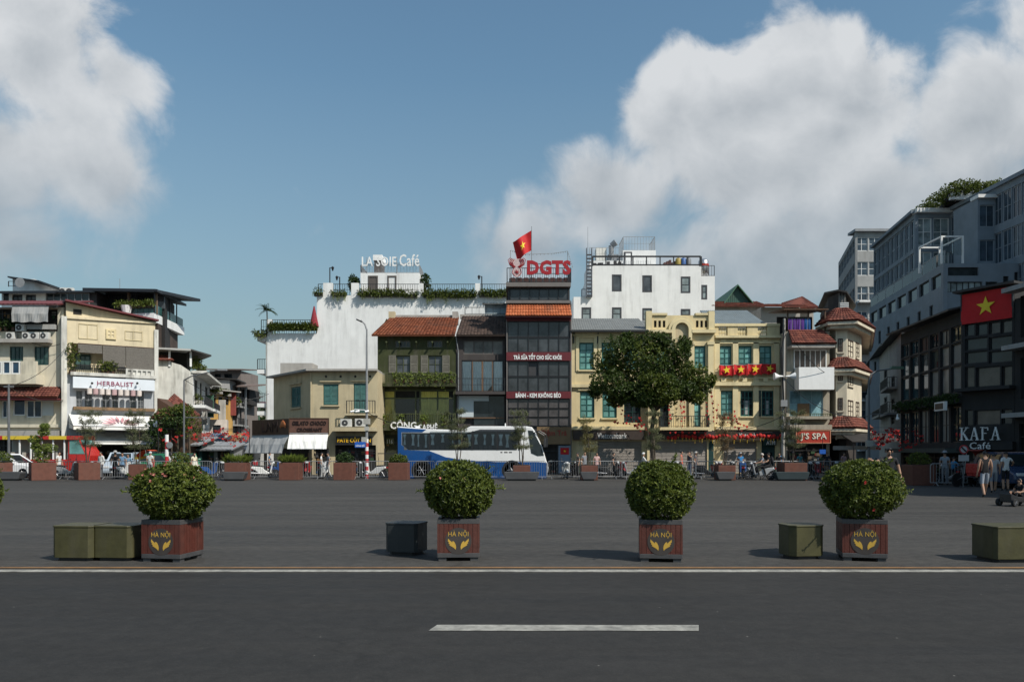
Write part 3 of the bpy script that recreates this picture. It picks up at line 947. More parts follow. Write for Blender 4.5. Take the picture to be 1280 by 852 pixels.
for f, (x0, y0, x1, y1), m, lab in ((FS, (362, 541.5, 410.5, 561), CANVASW, 'white canvas drop awning under the gelato sign'),
         (FS2, (315, 544, 361.5, 566), CANVASG, 'white canvas drop awning under the croissant sign, its shade coloured grey')):  # second awning is white canvas too, its shade painted in as grey
 a, b, c, d = f.rect(x0, y0, x1, y1)
 t = f.thing('drop_awning', lab, 'awning')
 mb = MB()
 n = 14
 vs_ = []
 for i in range(n + 1):
  x = a + (b - a) * i / n
  vs_ += [(x, 0.0, d - 0.02), (x, -0.35 + 0.03 * math.sin(i * 1.7), (c + d) / 2), (x, -0.6 + 0.04 * math.sin(i * 2.3), c)]
 mb.add(vs_, [(3 * i + j, 3 * i + 3 + j, 3 * i + 4 + j, 3 * i + 1 + j) for i in range(n) for j in range(2)])
 mb.build('canvas', m, t)
 MB().tube((a, -0.6, c), (b, -0.6, c), 0.03).tube((a, 0.02, d), (b, 0.02, d), 0.04).build('rod', GREYMETAL, t)
 MB().box(a, a + 0.1, 0.0, 0.12, 0, c).box(b - 0.1, b, 0.0, 0.12, 0, c).build('post', DKMETAL, t)
YLET = mat('yellow_letter', (0.75, 0.42, 0.02), 0.5, 0.1, 5)
FP = flat(419, 470, 56.8)
signboard(FP, 421, 545, 466, 556, 0.3, DKMETAL, 'dark shop sign with yellow letters PATE CỘT ĐÈN behind the lamp post',
          [('PATE CỘT ĐÈN', 423, 546, 464.5, 554, YLET, 0.03)])
# ------------------------------------------------------------------ olive green coffee house
FC = flat(472, 570, 60)
h = FC.thing('coffee_house', 'olive green three-storey coffee house with red tiled roof and balcony plants', 'house')
zt = FC.z(520, 420)
at1, at2 = FC.rect(494, 425.5, 513, 434), FC.rect(534, 425.5, 553, 434)
m1, m2 = FC.rect(495, 444, 513, 466), FC.rect(535, 444, 553, 466)
big = FC.rect(475, 487, 568, 529)
gf = FC.rect(476, 543, 566, 592)
wall_mb(0, FC.L - 0.02, 0, zt, [at1, at2, m1, m2, big, (gf[0], gf[1], 0.02, gf[3])], 9).build('wall', OLIVE, h)
OLVF = mat('olive_frame', (0.075, 0.085, 0.035), 0.5, 0.2, 3)
OLDSH = mat('weathered_shutter', (0.16, 0.15, 0.12), 0.7, 0.25, 3, streak=0.4)
window(h, *at1, OLDSH, G_DARK, 4, 1, 0.1)
window(h, *at2, OLDSH, G_DARK, 4, 1, 0.1)
window(h, *m1, OLVF, G_GREY, 2, 2, 0.12, shut='two', shm=OLDSH)
window(h, *m2, OLVF, G_GREY, 2, 2, 0.12, shut='two', shm=OLDSH)
# glazed gallery with curtains behind see-through panes
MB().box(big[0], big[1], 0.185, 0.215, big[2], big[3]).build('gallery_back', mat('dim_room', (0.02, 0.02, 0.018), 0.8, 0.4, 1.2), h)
CURT = mat('yellow_curtain', (0.62, 0.55, 0.14), 0.85, 0.2, 2)
for a, b, top in ((481, 492.5, 0), (525, 546, 0), (547, 561, 0)):
 x0, x1, z0, z1 = FC.rect(a, 489, b, 527)
 c = MB()
 n = 26
 vs_ = []
 for i in range(n + 1):
  x = x0 + (x1 - x0) * i / n
  vs_ += [(x, 0.11 + 0.022 * math.sin(i * 1.9), z0), (x, 0.11 + 0.018 * math.sin(i * 1.9 + 0.3), z1)]
 c.add(vs_, [(2 * i, 2 * i + 2, 2 * i + 3, 2 * i + 1) for i in range(n)])
 c.build('curtain', CURT, h)
fr = MB()
for px in (475, 493.5, 519.5, 525, 547, 567.2):
 x = FC.u(px)
 fr.box(x - 0.05, x + 0.05, 0.03, 0.11, big[2], big[3])
for py in (487.8, 497.5, 528.4):
 z = FC.z(520, py)
 fr.box(big[0], big[1], 0.035, 0.105, z - 0.045, z + 0.045)
fr.build('gallery_frame', OLVF, h)
for a, b in ((475, 493.5), (493.5, 519.5), (519.5, 547), (547, 567.2)):
 x0, x1, z0, z1 = FC.rect(a, 498, b, 528)
 MB().quad((x0, 0.07, z0), (x1, 0.07, z0), (x1, 0.07, z1), (x0, 0.07, z1)).build('pane', CLEAR, h)
# balcony
ledge(h, *FC.rect(470, 480, 571, 484), 1.0, OLIVE, 'balcony_slab')
railing(h, FC.u(471), FC.u(570), -0.9, FC.z(520, 480), FC.z(520, 467), OLVF, 0.16, ends=0.9)
railing(h, FC.u(472), FC.u(569.5), -0.55, FC.z(520, 531), FC.z(520, 517), OLVF, 0.16, ends=0.5)
ledge(h, *FC.rect(470, 531, 571, 538), 0.7, OLIVE, 'balcony_slab')
for px in (484, 500, 521, 541, 560):
 x = FC.u(px)
 MB().box(x - 0.05, x + 0.05, -0.5, 0.01, zt - 0.55, zt - 0.45).add([(x - 0.03, -0.02, zt - 1.0), (x + 0.03, -0.02, zt - 1.0), (x + 0.03, -0.5, zt - 0.5), (x - 0.03, -0.5, zt - 0.5)], [(0, 1, 2, 3)]).build('eave_bracket', OLVF, h)
zr = FC.z(520, 420)
dy = 4.0
zrg = EYE + (HY - 396.5) / F * (60 + dy)
tile_slope(h, (-0.35, -0.6, zr), (FC.L - 0.05, -0.6, zr), (FC.L - 0.05, dy, zrg), (0.35, dy, zrg), 0.24, 0.26, REDTILE)
MB().box(0.35, FC.L - 0.05, dy - 0.15, dy + 0.2, zrg - 0.1, zrg + 0.16).build('ridge', CONCRETE, h)
MB().box(0.25, 0.75, dy - 0.3, dy + 0.3, zrg - 0.6, zrg + 0.42).build('chimney', BEIGE, h)
MB().box(FC.L - 0.55, FC.L - 0.1, dy - 0.4, dy + 0.3, zrg - 0.6, zrg + 0.40).build('chimney', CONCRETE, h)
# slim gable wall so the roof closes on the side
MB().prism([(-0.3, zr - 0.05), (dy, zr - 0.05), (dy, zrg - 0.12)], 0.02, 0.10, 'x').build('gable', OLIVE, h)
shopfront(h, gf[0], gf[1], 0.02, gf[3], 0.2, 20, 8, mat('dark_green_room', (0.02, 0.024, 0.012), 0.8, 0.4, 2))
r = random.Random(4)
for k, px in enumerate((497, 506, 515, 527, 537, 546, 556, 565, 480, 503, 531, 558)):
 t = thing('potted_plant', 'leafy yellow-green plant trailing over the olive coffee house balcony', 'plant', (FC.a.x + FC.u(px), 59.15, FC.z(px, 480)), 0, 'plants along the olive balcony')
 if k > 7:
  t.location = (t.location.x, 59.5, FC.z(px, 531))
  t['label'], t['group'] = 'straggly plant behind the lower railing of the olive coffee house', 'plants behind the lower olive railing'
 MB().lathe([(0.13, 0), (0.17, 0.26)], n=10).build('pot', BROWNW, t)
 mb = MB()
 leaf_ball(mb, (0, -0.05, 0.52), 0.32, 0.24, 0.30, 30, 0.14, r, 0.3, 5)
 leaf_ball(mb, (0, -0.2, 0.1), 0.26, 0.14, 0.34 if k % 3 else 0.6, 16, 0.12, r, 0.3, 5)
 mb.build('foliage', LEAF_C, t)
t = FC.thing('shop_sign', 'white letters CỘNG CAPHÊ standing on the olive coffee house', 'sign', 'shop signs')
for s, q in (('CỘNG', (490, 524.5, 522, 538.5)), ('CAPHÊ', (524, 528.5, 548, 538.5))):
 xa, xb, za, zb = FC.rect(*q)
 lettering(s, WHITEP, t, xa, -0.72, za, w=xb - xa, h=zb - za, depth=0.08, bold=0.02)
t = FC.thing('house_number', 'small pale number 116 on the coffee house wall', 'sign')
xa, xb, za, zb = FC.rect(484, 549, 491, 554)
lettering('116', mat('pale_letter', (0.4, 0.4, 0.38), 0.5), t, xa, -0.02, za, w=xb - xa, h=zb - za, depth=0.05)
MB().box(xa - 0.1, xb + 0.1, -0.021, 0.03, za - 0.1, zb + 0.1).build('plate', OLIVE, t)
# ------------------------------------------------------------------ narrow grey house
FN = flat(570, 632, 60)
h = FN.thing('narrow_house', 'narrow dark grey house with white curtains and worn brown tiled roof', 'house')
DKW = wallm('dark_timber_wall', (0.060, 0.052, 0.050), 0.4)
at = FN.rect(579, 425, 629, 443)
md = FN.rect(577, 450, 629, 490)
lo = FN.rect(572, 494, 630, 531)
gf = FN.rect(573, 543, 629, 592)
wall_mb(0, FN.L - 0.02, 0, FN.z(600, 420), [at, md, lo, (gf[0], gf[1], 0.02, gf[3])], 9).build('wall', DKW, h)
window(h, *at, mat('brown_frame', (0.10, 0.085, 0.078), 0.6), glass('dusty_glass', (0.09, 0.085, 0.075), rough=0.3), 4, 1, 0.1, 0.08, 0.09)
DOORF = mat('door_frame_brown', (0.16, 0.09, 0.05), 0.5)
DRAPE = mat('pale_drape', (0.78, 0.82, 0.82), 0.85, 0.1, 1.5)
pw = (md[1] - md[0]) / 4
for k in range(4):
 a, b = md[0] + pw * k, md[0] + pw * (k + 1)
 f = MB().box(a, a + 0.06, 0.05, 0.12, md[2], md[3]).box(b - 0.06, b, 0.05, 0.12, md[2], md[3]).box(a + 0.06, b - 0.06, 0.05, 0.12, md[3] - 0.08, md[3]).box(a + 0.06, b - 0.06, 0.05, 0.12, md[2], md[2] + 0.08).build('glazed_door', DOORF if k in (1, 2) else DKMETAL, h)
 MB().quad((a + 0.06, 0.09, md[2]), (b - 0.06, 0.09, md[2]), (b - 0.06, 0.09, md[3]), (a + 0.06, 0.09, md[3])).build('pane', CLEAR, f)
 c = MB()
 vs_ = []
 for i in range(13):
  x = a + 0.06 + (pw - 0.12) * i / 12
  open_ = 0.0 if k != 2 else 0.5 * max(0, (i - 5) / 7)
  vs_ += [(x, 0.115 + 0.012 * math.sin(i * 2), md[2] + 0.05 + open_), (x, 0.115 + 0.012 * math.sin(i * 2), md[3] - 0.05)]
 c.add(vs_, [(2 * i, 2 * i + 2, 2 * i + 3, 2 * i + 1) for i in range(12)])
 c.build('drape', DRAPE, f)
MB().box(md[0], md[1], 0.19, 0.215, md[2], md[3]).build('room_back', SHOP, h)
ledge(h, *FN.rect(570.3, 490, 631.5, 493.5), 0.8, DKW, 'balcony_slab')
railing(h, FN.u(571), FN.u(631), -0.7, FN.z(600, 490), FN.z(600, 473.5), DKMETAL, 0.22, bar=0.01, mid=True)
x0, x1, z0, z1 = FN.rect(572, 494.5, 592, 521)
MB().box(x0, x1, -0.02, 0.05, z0, z1).build('white_panel', mat('pale_panel', (0.52, 0.57, 0.58), 0.5, 0.06, 1), h)
x0, x1, z0, z1 = FN.rect(592, 494.5, 611, 501)
MB().box(x0, x1, -0.018, 0.05, z0, z1).build('white_panel', mat('pale_panel', None), h)
for a, b, c, d in ((592.3, 501.3, 611, 522), (611.3, 495, 630, 522), (592.3, 522.6, 630, 531)):
 x0, x1, z0, z1 = FN.rect(a, c and b, c, d)
 MB().box(x0, x1, 0.05, 0.08, z0, z1).build('pane', G_DARK, h)
x0, x1, z0, z1 = FN.rect(572, 521.4, 630, 522.6)
MB().box(x0, x1, -0.03, 0.09, z0, z1).build('transom', DOORF, h)
zr = FN.z(600, 420)
zrg = EYE + (HY - 395) / F * (60 + dy)
tile_slope(h, (0.05, -0.6, zr), (FN.L + 0.05, -0.6, zr), (FN.L + 0.05, dy, zrg), (0.25, dy, zrg), 0.24, 0.26, BROWNTILE, rs=9)
MB().box(0.05, FN.L, dy - 0.15, dy + 0.2, zrg - 0.2, zrg + 0.12).build('ridge', CONCRETE, h)
MB().tube((0.02, -0.35, zr - 0.05), (0.18, -0.1, zr - 1.2), 0.04).tube((0.18, -0.1, zr - 1.2), (0.18, -0.1, 3.6), 0.04).build('downpipe', GREYMETAL, h)
shopfront(h, gf[0], gf[1], 0.02, gf[3], 0.2, 14, 12)
ledge(h, *FN.rect(570.3, 533, 631.5, 542), 0.5, DKW, 'fascia')
# ------------------------------------------------------------------ tea shop tower
FD = flat(633, 714, 59.4)
h = FD.thing('tea_shop_tower', 'tall narrow tea shop with dark glass floors, maroon bands and orange tiled skirt', 'building')
ztop = FD.z(673, 357)
bodyM = mat('tower_dark', (0.045, 0.043, 0.045), 0.5, 0.15, 2)
gf = FD.rect(636, 556, 697, 592)
z_, = (FD.z(673, 556),)
MB().box(0, FD.L, 0.12, 10, z_, FD.z(673, 376)).build('core', bodyM, h)
wall_mb(0, FD.L, 0, z_ - 0.002, [(gf[0], gf[1], 0.02, gf[3] - 0.05)], 10).build('wall', bodyM, h)
shopfront(h, gf[0], gf[1], 0.02, gf[3] - 0.05, 0.2, 20, 15)
GT = glass('tower_glass', (0.030, 0.033, 0.036), 0.03)
FRD = mat('tower_frame', (0.016, 0.016, 0.018), 0.4)
def glass_rows(par, fac, x0, x1, rows, n, fm, gm, y=0.0, bw=0.07, hide=()):
 fr = MB()
 ua, ub = fac.u(x0), fac.u(x1)
 for ri, (ya, yb) in enumerate(rows):
  mx = (x0 + x1) / 2
  z1, z0 = fac.z(mx, ya), fac.z(mx, yb)
  for i in range(n + 1):
   x = ua + (ub - ua) * i / n
   fr.box(x - bw / 2, x + bw / 2, y, y + 0.10, z0, z1)
  for z in (z0, z1):
   fr.box(ua, ub, y + 0.006, y + 0.094, z - bw / 2, z + bw / 2)
  for i in range(n):
   a, b = ua + (ub - ua) * i / n + bw / 2, ua + (ub - ua) * (i + 1) / n - bw / 2
   if (ri, i) in hide: continue
   t = rnd.uniform(-0.006, 0.006)
   MB().add([(a, y + 0.05 + t, z0), (b, y + 0.05 - t, z0), (b, y + 0.05 - t, z1), (a, y + 0.05 + t, z1)], [(0, 1, 2, 3)]).build('pane', gm, par)
 return fr.build('glazing_frame', fm, par)
glass_rows(h, FD, 635, 711.5, [(402, 421), (422, 440)], 6, FRD, GT)
glass_rows(h, FD, 635, 711.5, [(451.5, 470), (471, 489)], 6, FRD, GT, hide=((0, 2),))
glass_rows(h, FD, 635, 711.5, [(498.5, 510), (510.5, 521), (521.5, 532)], 6, FRD, glass('shop_window_glass', (0.05, 0.045, 0.045)))
glass_rows(h, FD, 638, 710, [(361.5, 375)], 6, FRD, GT, y=-0.05)
ledge(h, *FD.rect(632.5, 354.5, 713, 359.5), 0.45, mat('tower_grey', (0.16, 0.145, 0.135), 0.7, 0.15, 2), 'roof_fascia', 8)
ledge(h, *FD.rect(632.5, 376, 713, 379.5), 0.25, mat('tower_grey', None), 'ledge')
MB().box(0.1, FD.L - 0.1, 0.1, 10, FD.z(673, 376), FD.z(673, 359.5)).build('top_storey', bodyM, h)
x0, x1, z0, z1 = FD.rect(633, 380, 713, 396.5)
tile_slope(h, (x0 - 0.05, -0.75, z0), (x1 + 0.05, -0.75, z0), (x1 - 0.05, -0.02, z1), (x0 + 0.05, -0.02, z1), 0.2, 0.3, ORANGETILE, rs=5)
MB().box(x0 - 0.05, x1 + 0.05, -0.7, 0.12, z0 - 0.12, z0 - 0.03).build('soffit', MAROON, h)
for a, b in ((396.5, 401.5), (440.2, 450.8), (489.2, 497.8)):
 ledge(h, *FD.rect(633, a, 713.6, b), 0.14, MAROON, 'band')
for s, q in (('TRÀ SỮA TỐT CHO SỨC KHỎE', (642, 441.4, 702, 449.6)), ('BÁNH - KEM KHÔNG BÉO', (644.5, 490.0, 701, 497.0))):
 xa, xb, za, zb = FD.rect(*q)
 t = FD.thing('shop_sign', 'white letters ' + ('TRÀ SỮA' if 'TRÀ' in s else 'BÁNH KEM') + ' on maroon tea shop band', 'sign', 'shop signs')
 lettering(s, WHITEP, t, xa, -0.141, za, w=xb - xa, h=zb - za, depth=0.03, bold=0.035)
# side walls of the tower, edge pipes
MB().tube((FD.L - 0.02, -0.05, 0), (FD.L - 0.02, -0.05, FD.z(713, 380)), 0.05).tube((0.03, -0.05, 0), (0.03, -0.05, FD.z(713, 380)), 0.05).build('edge_pipe', mat('tower_grey', None), h)
WS = mat('sign_tan', (0.20, 0.13, 0.065), 0.6, 0.2, 2)
RLET = mat('dark_red_letter', (0.30, 0.03, 0.02), 0.5)
signboard(FD, 671, 533.5, 713, 555, 0.3, WS, 'tan board sign with dull red lettering above tea shop door', [('Tiệm Trà', 676, 537, 708, 546, RLET, 0.01)])
signboard(FD, 698, 556.5, 713, 591, 0.12, mat('poster_blue', (0.20, 0.25, 0.32), 0.5), 'pale blue poster panel with a red picture beside tea shop door',
          [], cat='poster', name='poster')
x0, x1, z0, z1 = FD.rect(700.5, 561, 711, 566)
t = FD.thing('flag_print', 'small red flag print with yellow star on poster panel', 'poster')
MB().box(x0, x1, -0.135, -0.115, z0 - 0.1, z1 + 0.1).build('print', RED, t)
MB().prism(star_poly((x0 + x1) / 2, (z0 + z1) / 2, 0.12)[::-1], -0.14, -0.134).build('star', STARY, t)
# roof terrace
zr = FD.z(673, 354.5)
railing(h, 0.05, FD.L - 0.05, -0.35, zr, FD.z(673, 336), DKMETAL, 0.16, ends=4)
cl = MB()
r = random.Random(9)
for k in range(9):
 x = 0.3 + k * 0.5
 cl.box(x, x + 0.36, 0.4, 0.8, zr, zr + 0.3).box(x, x + 0.36, 0.76, 0.8, zr + 0.3, zr + 0.62)
cl.build('terrace_chairs', mat('terrace_brown', (0.07, 0.03, 0.025), 0.6), h, stuff=True)
MB().box(0.2, FD.L - 0.2, 2.8, 2.9, zr, zr + 1.0).build('terrace_wall', bodyM, h)
t = FD.thing('rooftop_sign', 'big dark red letters DGTS on the tea shop roof terrace', 'sign')
xa, xb, za, zb = FD.rect(658.5, 327.5, 713, 345.5)
DRED = mat('sign_red', (0.33, 0.015, 0.022), 0.45, 0.1, 4)
lettering('DGTS', DRED, t, xa, -0.45, za, w=xb - xa, h=zb - za, depth=0.14, bold=0.05)
MB().box(xa, xb, -0.44, -0.40, za + 0.1, za + 0.14).box(xa, xb, -0.44, -0.40, zb - 0.25, zb - 0.21).box(xa + 0.2, xa + 0.25, -0.44, -0.38, zr, zb).box(xb - 0.25, xb - 0.2, -0.44, -0.38, zr, zb).build('sign_frame', DKMETAL, t)
# lattice emblem
t = FD.thing('rooftop_emblem', 'round red and white lattice emblem beside the big red roof letters', 'sign')
ex, ez, er = FD.u(646), FD.z(646, 335.5), 0.62
em = MB()
MB().prism([(ex - 0.5, ez + 0.62), (ex - 0.58, ez + 0.2), (ex - 0.3, ez - 0.1), (ex - 0.34, ez - 0.5), (ex - 0.1, ez - 0.72), (ex + 0.1, ez - 0.72), (ex + 0.34, ez - 0.5), (ex + 0.3, ez - 0.1), (ex + 0.58, ez + 0.2), (ex + 0.5, ez + 0.62)], -0.40, -0.37).build('emblem_back', mat('emblem_white', (0.55, 0.42, 0.41), 0.6, 0.4, 14), t)
for s in (-1, 1):
 for k in range(4):
  q = 0.24 + 0.11 * k
  em.path([(ex + s * q * 0.35, -0.42, ez + 0.05 - 0.04 * k), (ex + s * q, -0.43, ez + 0.12 + 0.05 * k), (ex + s * (q + 0.08), -0.43, ez + 0.36 + 0.06 * k), (ex + s * q * 0.8, -0.43, ez + 0.58 + 0.04 * k)], 0.022, 4)
 em.path([(ex + s * 0.28, -0.42, ez - 0.1), (ex + s * 0.34, -0.42, ez - 0.4), (ex + s * 0.12, -0.42, ez - 0.68)], 0.022, 4)
for k in range(8):
 em.tube((ex, -0.43, ez - 0.36), (ex + math.cos(k * 0.785) * 0.2, -0.43, ez - 0.36 + math.sin(k * 0.785) * 0.2), 0.025, 0.012, 4)
em.build('emblem_lattice', DRED, t)
MB().box(ex - 0.04, ex + 0.04, -0.38, -0.32, zr, ez).build('emblem_post', DKMETAL, t)
# string of bulbs
bl = MB()
pts = [(FD.u(638), 0.2, FD.z(638, 312)), (FD.u(657), 0.2, FD.z(657, 317)), (FD.u(690), 0.3, FD.z(690, 315.5)), (FD.u(710), 0.3, FD.z(710, 312.5)), (FD.u(716), -0.2, FD.z(716, 336))]
bl.path(pts, 0.012, 4)
for p0, p1 in zip(pts, pts[1:]):
 for j in range(7):
  q = Vector(p0).lerp(Vector(p1), j / 7)
  bl.ball((q.x, q.y, q.z - 0.05), 0.035, n=5, m=3)
bl.tube(pts[0], (pts[0][0], 0.2, zr), 0.02).tube(pts[3], (pts[3][0], 0.3, zr), 0.02)
t = FD.thing('string_lights', 'string of small bulbs hung over the tea shop roof terrace', 'string lights')
bl.build('bulb_string', mat('bulb_grey', (0.25, 0.24, 0.22), 0.4), t, stuff=True)
# flag on its pole
t = FD.thing('national_flag', 'waving red flag with yellow star on a pole above the tea shop', 'flag')
fx = FD.u(664.5)
MB().tube((fx, 0.0, zr), (fx, 0.0, FD.z(664, 283)), 0.03, 0.02).build('flagpole', GREYMETAL, t)
flag_c = [(664.3, 288), (641, 302), (646.5, 324.5), (664.0, 313)]
P4 = [Vector((FD.u(a), 0, FD.z(a, b))) for a, b in flag_c]
n, m_ = 14, 9
def FP_(a, b):
 q = P4[0].lerp(P4[1], a).lerp(P4[3].lerp(P4[2], a), b)
 q.y = 0.16 * math.sin(a * 7 + b * 1.5) * min(1, a * 2)
 q.z += 0.10 * math.sin(a * 5.5 + 0.6) * a
 return q
mb = MB()
mb.add([FP_(i / n, j / m_) for i in range(n + 1) for j in range(m_ + 1)], [(i * (m_ + 1) + j, (i + 1) * (m_ + 1) + j, (i + 1) * (m_ + 1) + j + 1, i * (m_ + 1) + j + 1) for i in range(n) for j in range(m_)])
mb.build('flag_cloth', RED, t, smooth=True)
st = MB()
sp_ = [FP_(0.52 + p[0] * 0.62, 0.5 - p[1] * 0.9) + Vector((0, -0.02, 0)) for p in star_poly(0, 0, 0.26)]
c0 = FP_(0.52, 0.5) + Vector((0, -0.03, 0))
st.add([c0] + sp_, [(0, i + 1, (i + 1) % 10 + 1) for i in range(10)])
st.build('flag_star', STARY, t)
# ------------------------------------------------------------------ yellow bank houses
ROLL = mat('roller_grey', (0.26, 0.23, 0.20), 0.6, 0.1, 1.5, streak=0.3)
ROOFG = mat('grey_roof_sheet', (0.15, 0.158, 0.152), 0.6, 0.15, 1.2, streak=0.5)
BAND = mat('brown_fascia', (0.050, 0.036, 0.030), 0.6, 0.2, 2)
def tealwin(h, f, a, b, c, d, **k):
 r_ = f.rect(a, b, c, d)
 window(h, *r_, TEAL, G_TEAL, 2, 4, 0.1, 0.10, 0.06, sill=YELLOWTRIM, **k)
 return r_
FA = flat(713, 810, 60)
h = FA.thing('bank_house', 'pale yellow two-storey house with grey sheet roof above the bank signboard', 'house')
wr = [(724, 428, 742, 462), (752, 428, 770, 462), (780, 428, 798, 462), (725, 489, 743, 522), (753, 489, 771, 522), (780, 489, 801, 528)]
ops = [FA.rect(*q) for q in wr]
gf = FA.rect(747, 551, 802, 592)
zt = FA.z(760, 414)
wall_mb(0, FA.L - 0.01, 0, zt, ops + [(gf[0], gf[1], 0.02, gf[3])], 10).build('wall', YELLOW, h)
for q in wr[:5]: tealwin(h, FA, *q)
window(h, *ops[5], TEALD, G_DARK, 2, 3, 0.1, 0.1, 0.06)
roller(h, gf[0], gf[1], 0.02, gf[3], ROLL)
for q in wr[:3]:
 x0, x1, z0, z1 = FA.rect(*q)
 f = MB().box(x0 - 0.25, x0 - 0.02, -0.07, 0.01, z0 - 0.1, z1 + 0.35).box(x1 + 0.02, x1 + 0.25, -0.07, 0.01, z0 - 0.1, z1 + 0.35).box(x0 - 0.25, x1 + 0.25, -0.09, 0.01, z1 + 0.352, z1 + 0.5)
 f.build('surround', YELLOWTRIM, h)
for q in wr[3:5]:
 x0, x1, z0, z1 = FA.rect(*q)
 MB().box(x0 - 0.15, x1 + 0.15, -0.1, 0.01, z1 + 0.08, z1 + 0.2).build('hood', YELLOWTRIM, h)
ledge(h, *FA.rect(713.2, 480, 809.5, 484), 0.2, YELLOWTRIM, 'string_course')
ledge(h, *FA.rect(713.2, 484.3, 809.5, 486), 0.1, YELLOWTRIM, 'string_course')
ledge(h, *FA.rect(713.2, 532.5, 809.5, 537), 0.35, YELLOWTRIM, 'ledge')
ledge(h, *FA.rect(713.2, 414, 809.5, 420), 0.16, YELLOWTRIM, 'cornice')
zrg = EYE + (HY - 398) / F * 64
corr_slope(h, (0, -0.7, zt), (FA.L - 0.05, -0.7, zt), (FA.L - 0.05, 4, zrg), (0.2, 4, zrg), 0.18, ROOFG, amp=0.02)
MB().box(0.0, FA.L - 0.05, -0.76, -0.6, zt - 0.14, zt - 0.02).build('gutter', DKMETAL, h)
for px in (717, 747):
 x = FA.u(px)
 MB().box(x - 0.04, x + 0.04, -0.5, -0.01, zt - 0.25, zt - 0.17).box(x - 0.04, x + 0.04, -0.09, -0.01, zt - 0.9, zt - 0.25).build('eave_bracket', DKMETAL, h)
GREENW = mat('bank_letter', (0.55, 0.55, 0.53), 0.5)
signboard(FA, 716, 538, 805, 549.5, 0.3, BAND, 'dark brown fascia sign lettered Vietcombank above the roller shutter nearest the tea shop', [('Vietcombank', 746, 541, 783, 548, GREENW, 0.02)])
FB = flat(809, 893, 59.6)
h = FB.thing('arched_house', 'pale yellow house with arched parapet niche behind the large street tree', 'house')
wr = [(820, 432, 835, 460), (868, 432, 882, 460), (825, 495, 842, 535), (860, 495, 876, 533)]
ops = [FB.rect(*q) for q in wr]
gf = FB.rect(812, 551, 884, 592)
zt = FB.z(850, 414)
wall_mb(0, FB.L - 0.01, 0, zt, ops + [(gf[0], gf[1], 0.02, gf[3])], 10).build('wall', YELLOW, h)
for q in wr[:2]: tealwin(h, FB, *q)
window(h, *ops[2], TEALD, G_DARK, 2, 3, 0.1, 0.09, 0.06)
window(h, *ops[3], TEAL, G_TEAL, 2, 4, 0.1, 0.09, 0.06)
roller(h, gf[0], gf[1], 0.02, gf[3], ROLL)
# parapet: panels with square holes, arch in the middle
zp0, zp1 = zt, FB.z(850, 394)
hl = [FB.rect(a, 400.5, a + 3.2, 409) for a in (817.5, 823, 828.5)] + [FB.rect(a, 400.5, a + 3.2, 409) for a in (870, 875.5, 881)]
pp = wall_mb(0.05, FB.L - 0.1, zp0, zp1, hl, 0.4, 0.15)
pp.build('parapet', YELLOW, h)
for q in hl: MB().box(q[0], q[1], 0.135, 0.146, q[2], q[3]).build('parapet_hole', SHOP, h)
ac = FB.u(851.5)
zc = FB.z(851, 412)
ra = (FB.u(864) - FB.u(839)) / 2
arch = MB()
n = 18
for k, (ri, ro, yy) in enumerate(((ra - 0.25, ra, -0.32), (ra, ra + 0.22, -0.22))):
 for i in range(n):
  a0, a1 = math.pi * i / n, math.pi * (i + 1) / n
  pl = [(ac + math.cos(a) * q, zc + math.sin(a) * q) for a, q in ((a0, ri), (a0, ro), (a1, ro), (a1, ri))]
  arch.prism(pl[::-1], yy, 0.05)
arch.box(ac - ra, ac - ra + 0.25, -0.32, 0.05, FB.z(851, 428), zc).box(ac + ra - 0.25, ac + ra, -0.32, 0.05, FB.z(851, 428), zc)
arch.build('arch', YELLOWTRIM, h)
nich = [(ac + math.cos(math.pi * i / n) * (ra - 0.24), zc + math.sin(math.pi * i / n) * (ra - 0.24)) for i in range(n + 1)] + [(ac - ra + 0.24, FB.z(851, 428)), (ac + ra - 0.24, FB.z(851, 428))]
MB().prism(nich[::-1], -0.05, 0.03).build('niche', BEIGE, h)
ledge(h, FB.u(809.5), ac - ra, FB.z(851, 416.5), FB.z(851, 412.5), 0.35, YELLOWTRIM, 'cornice')
ledge(h, ac + ra, FB.u(893.5), FB.z(851, 416.5), FB.z(851, 412.5), 0.35, YELLOWTRIM, 'cornice')
ledge(h, FB.u(809.5), ac - ra - 0.3, zp1, zp1 + 0.16, 0.12, YELLOWTRIM, 'coping', 0.4)
ledge(h, ac + ra + 0.3, FB.u(893), zp1, zp1 + 0.16, 0.12, YELLOWTRIM, 'coping', 0.4)
for px in (811, 889):
 x = FB.u(px)
 MB().box(x - 0.22, x + 0.22, -0.15, 0.45, zp0, zp1 + 0.3).build('parapet_post', YELLOWTRIM, h)
for px in (839, 864, 888, 813):
 x = FB.u(px)
 MB().box(x - 0.2, x + 0.2, -0.14, 0.01, FB.z(851, 540), FB.z(851, 429)).build('pilaster', YELLOWTRIM, h)
 MB().box(x - 0.27, x + 0.27, -0.2, 0.01, FB.z(851, 431), FB.z(851, 427)).build('capital', YELLOWTRIM, h)
ledge(h, *FB.rect(809.5, 478.5, 892.5, 483), 0.22, YELLOWTRIM, 'string_course')
ledge(h, *FB.rect(822, 534, 884, 537.5), 0.9, YELLOWTRIM, 'balcony_slab')
railing(h, FB.u(823), FB.u(883), -0.8, FB.z(851, 534), FB.z(851, 520), DKMETAL, 0.16, ends=0.7)
ledge(h, *FB.rect(809.5, 538.5, 892.5, 549.5), 0.25, BAND, 'fascia')
MB().box(*FB.rect(886, 551, 892, 592)[:2], -0.02, 0.05, 0, FB.z(890, 551)).build('door_jamb', TEALD, h)
corr_slope(h, (0.1, 0.5, zt), (FB.L - 0.1, 0.5, zt), (FB.L - 0.1, 5, zt + 1.6), (0.1, 5, zt + 1.6), 0.3, ROOFG)
FE = flat(893, 975, 60)
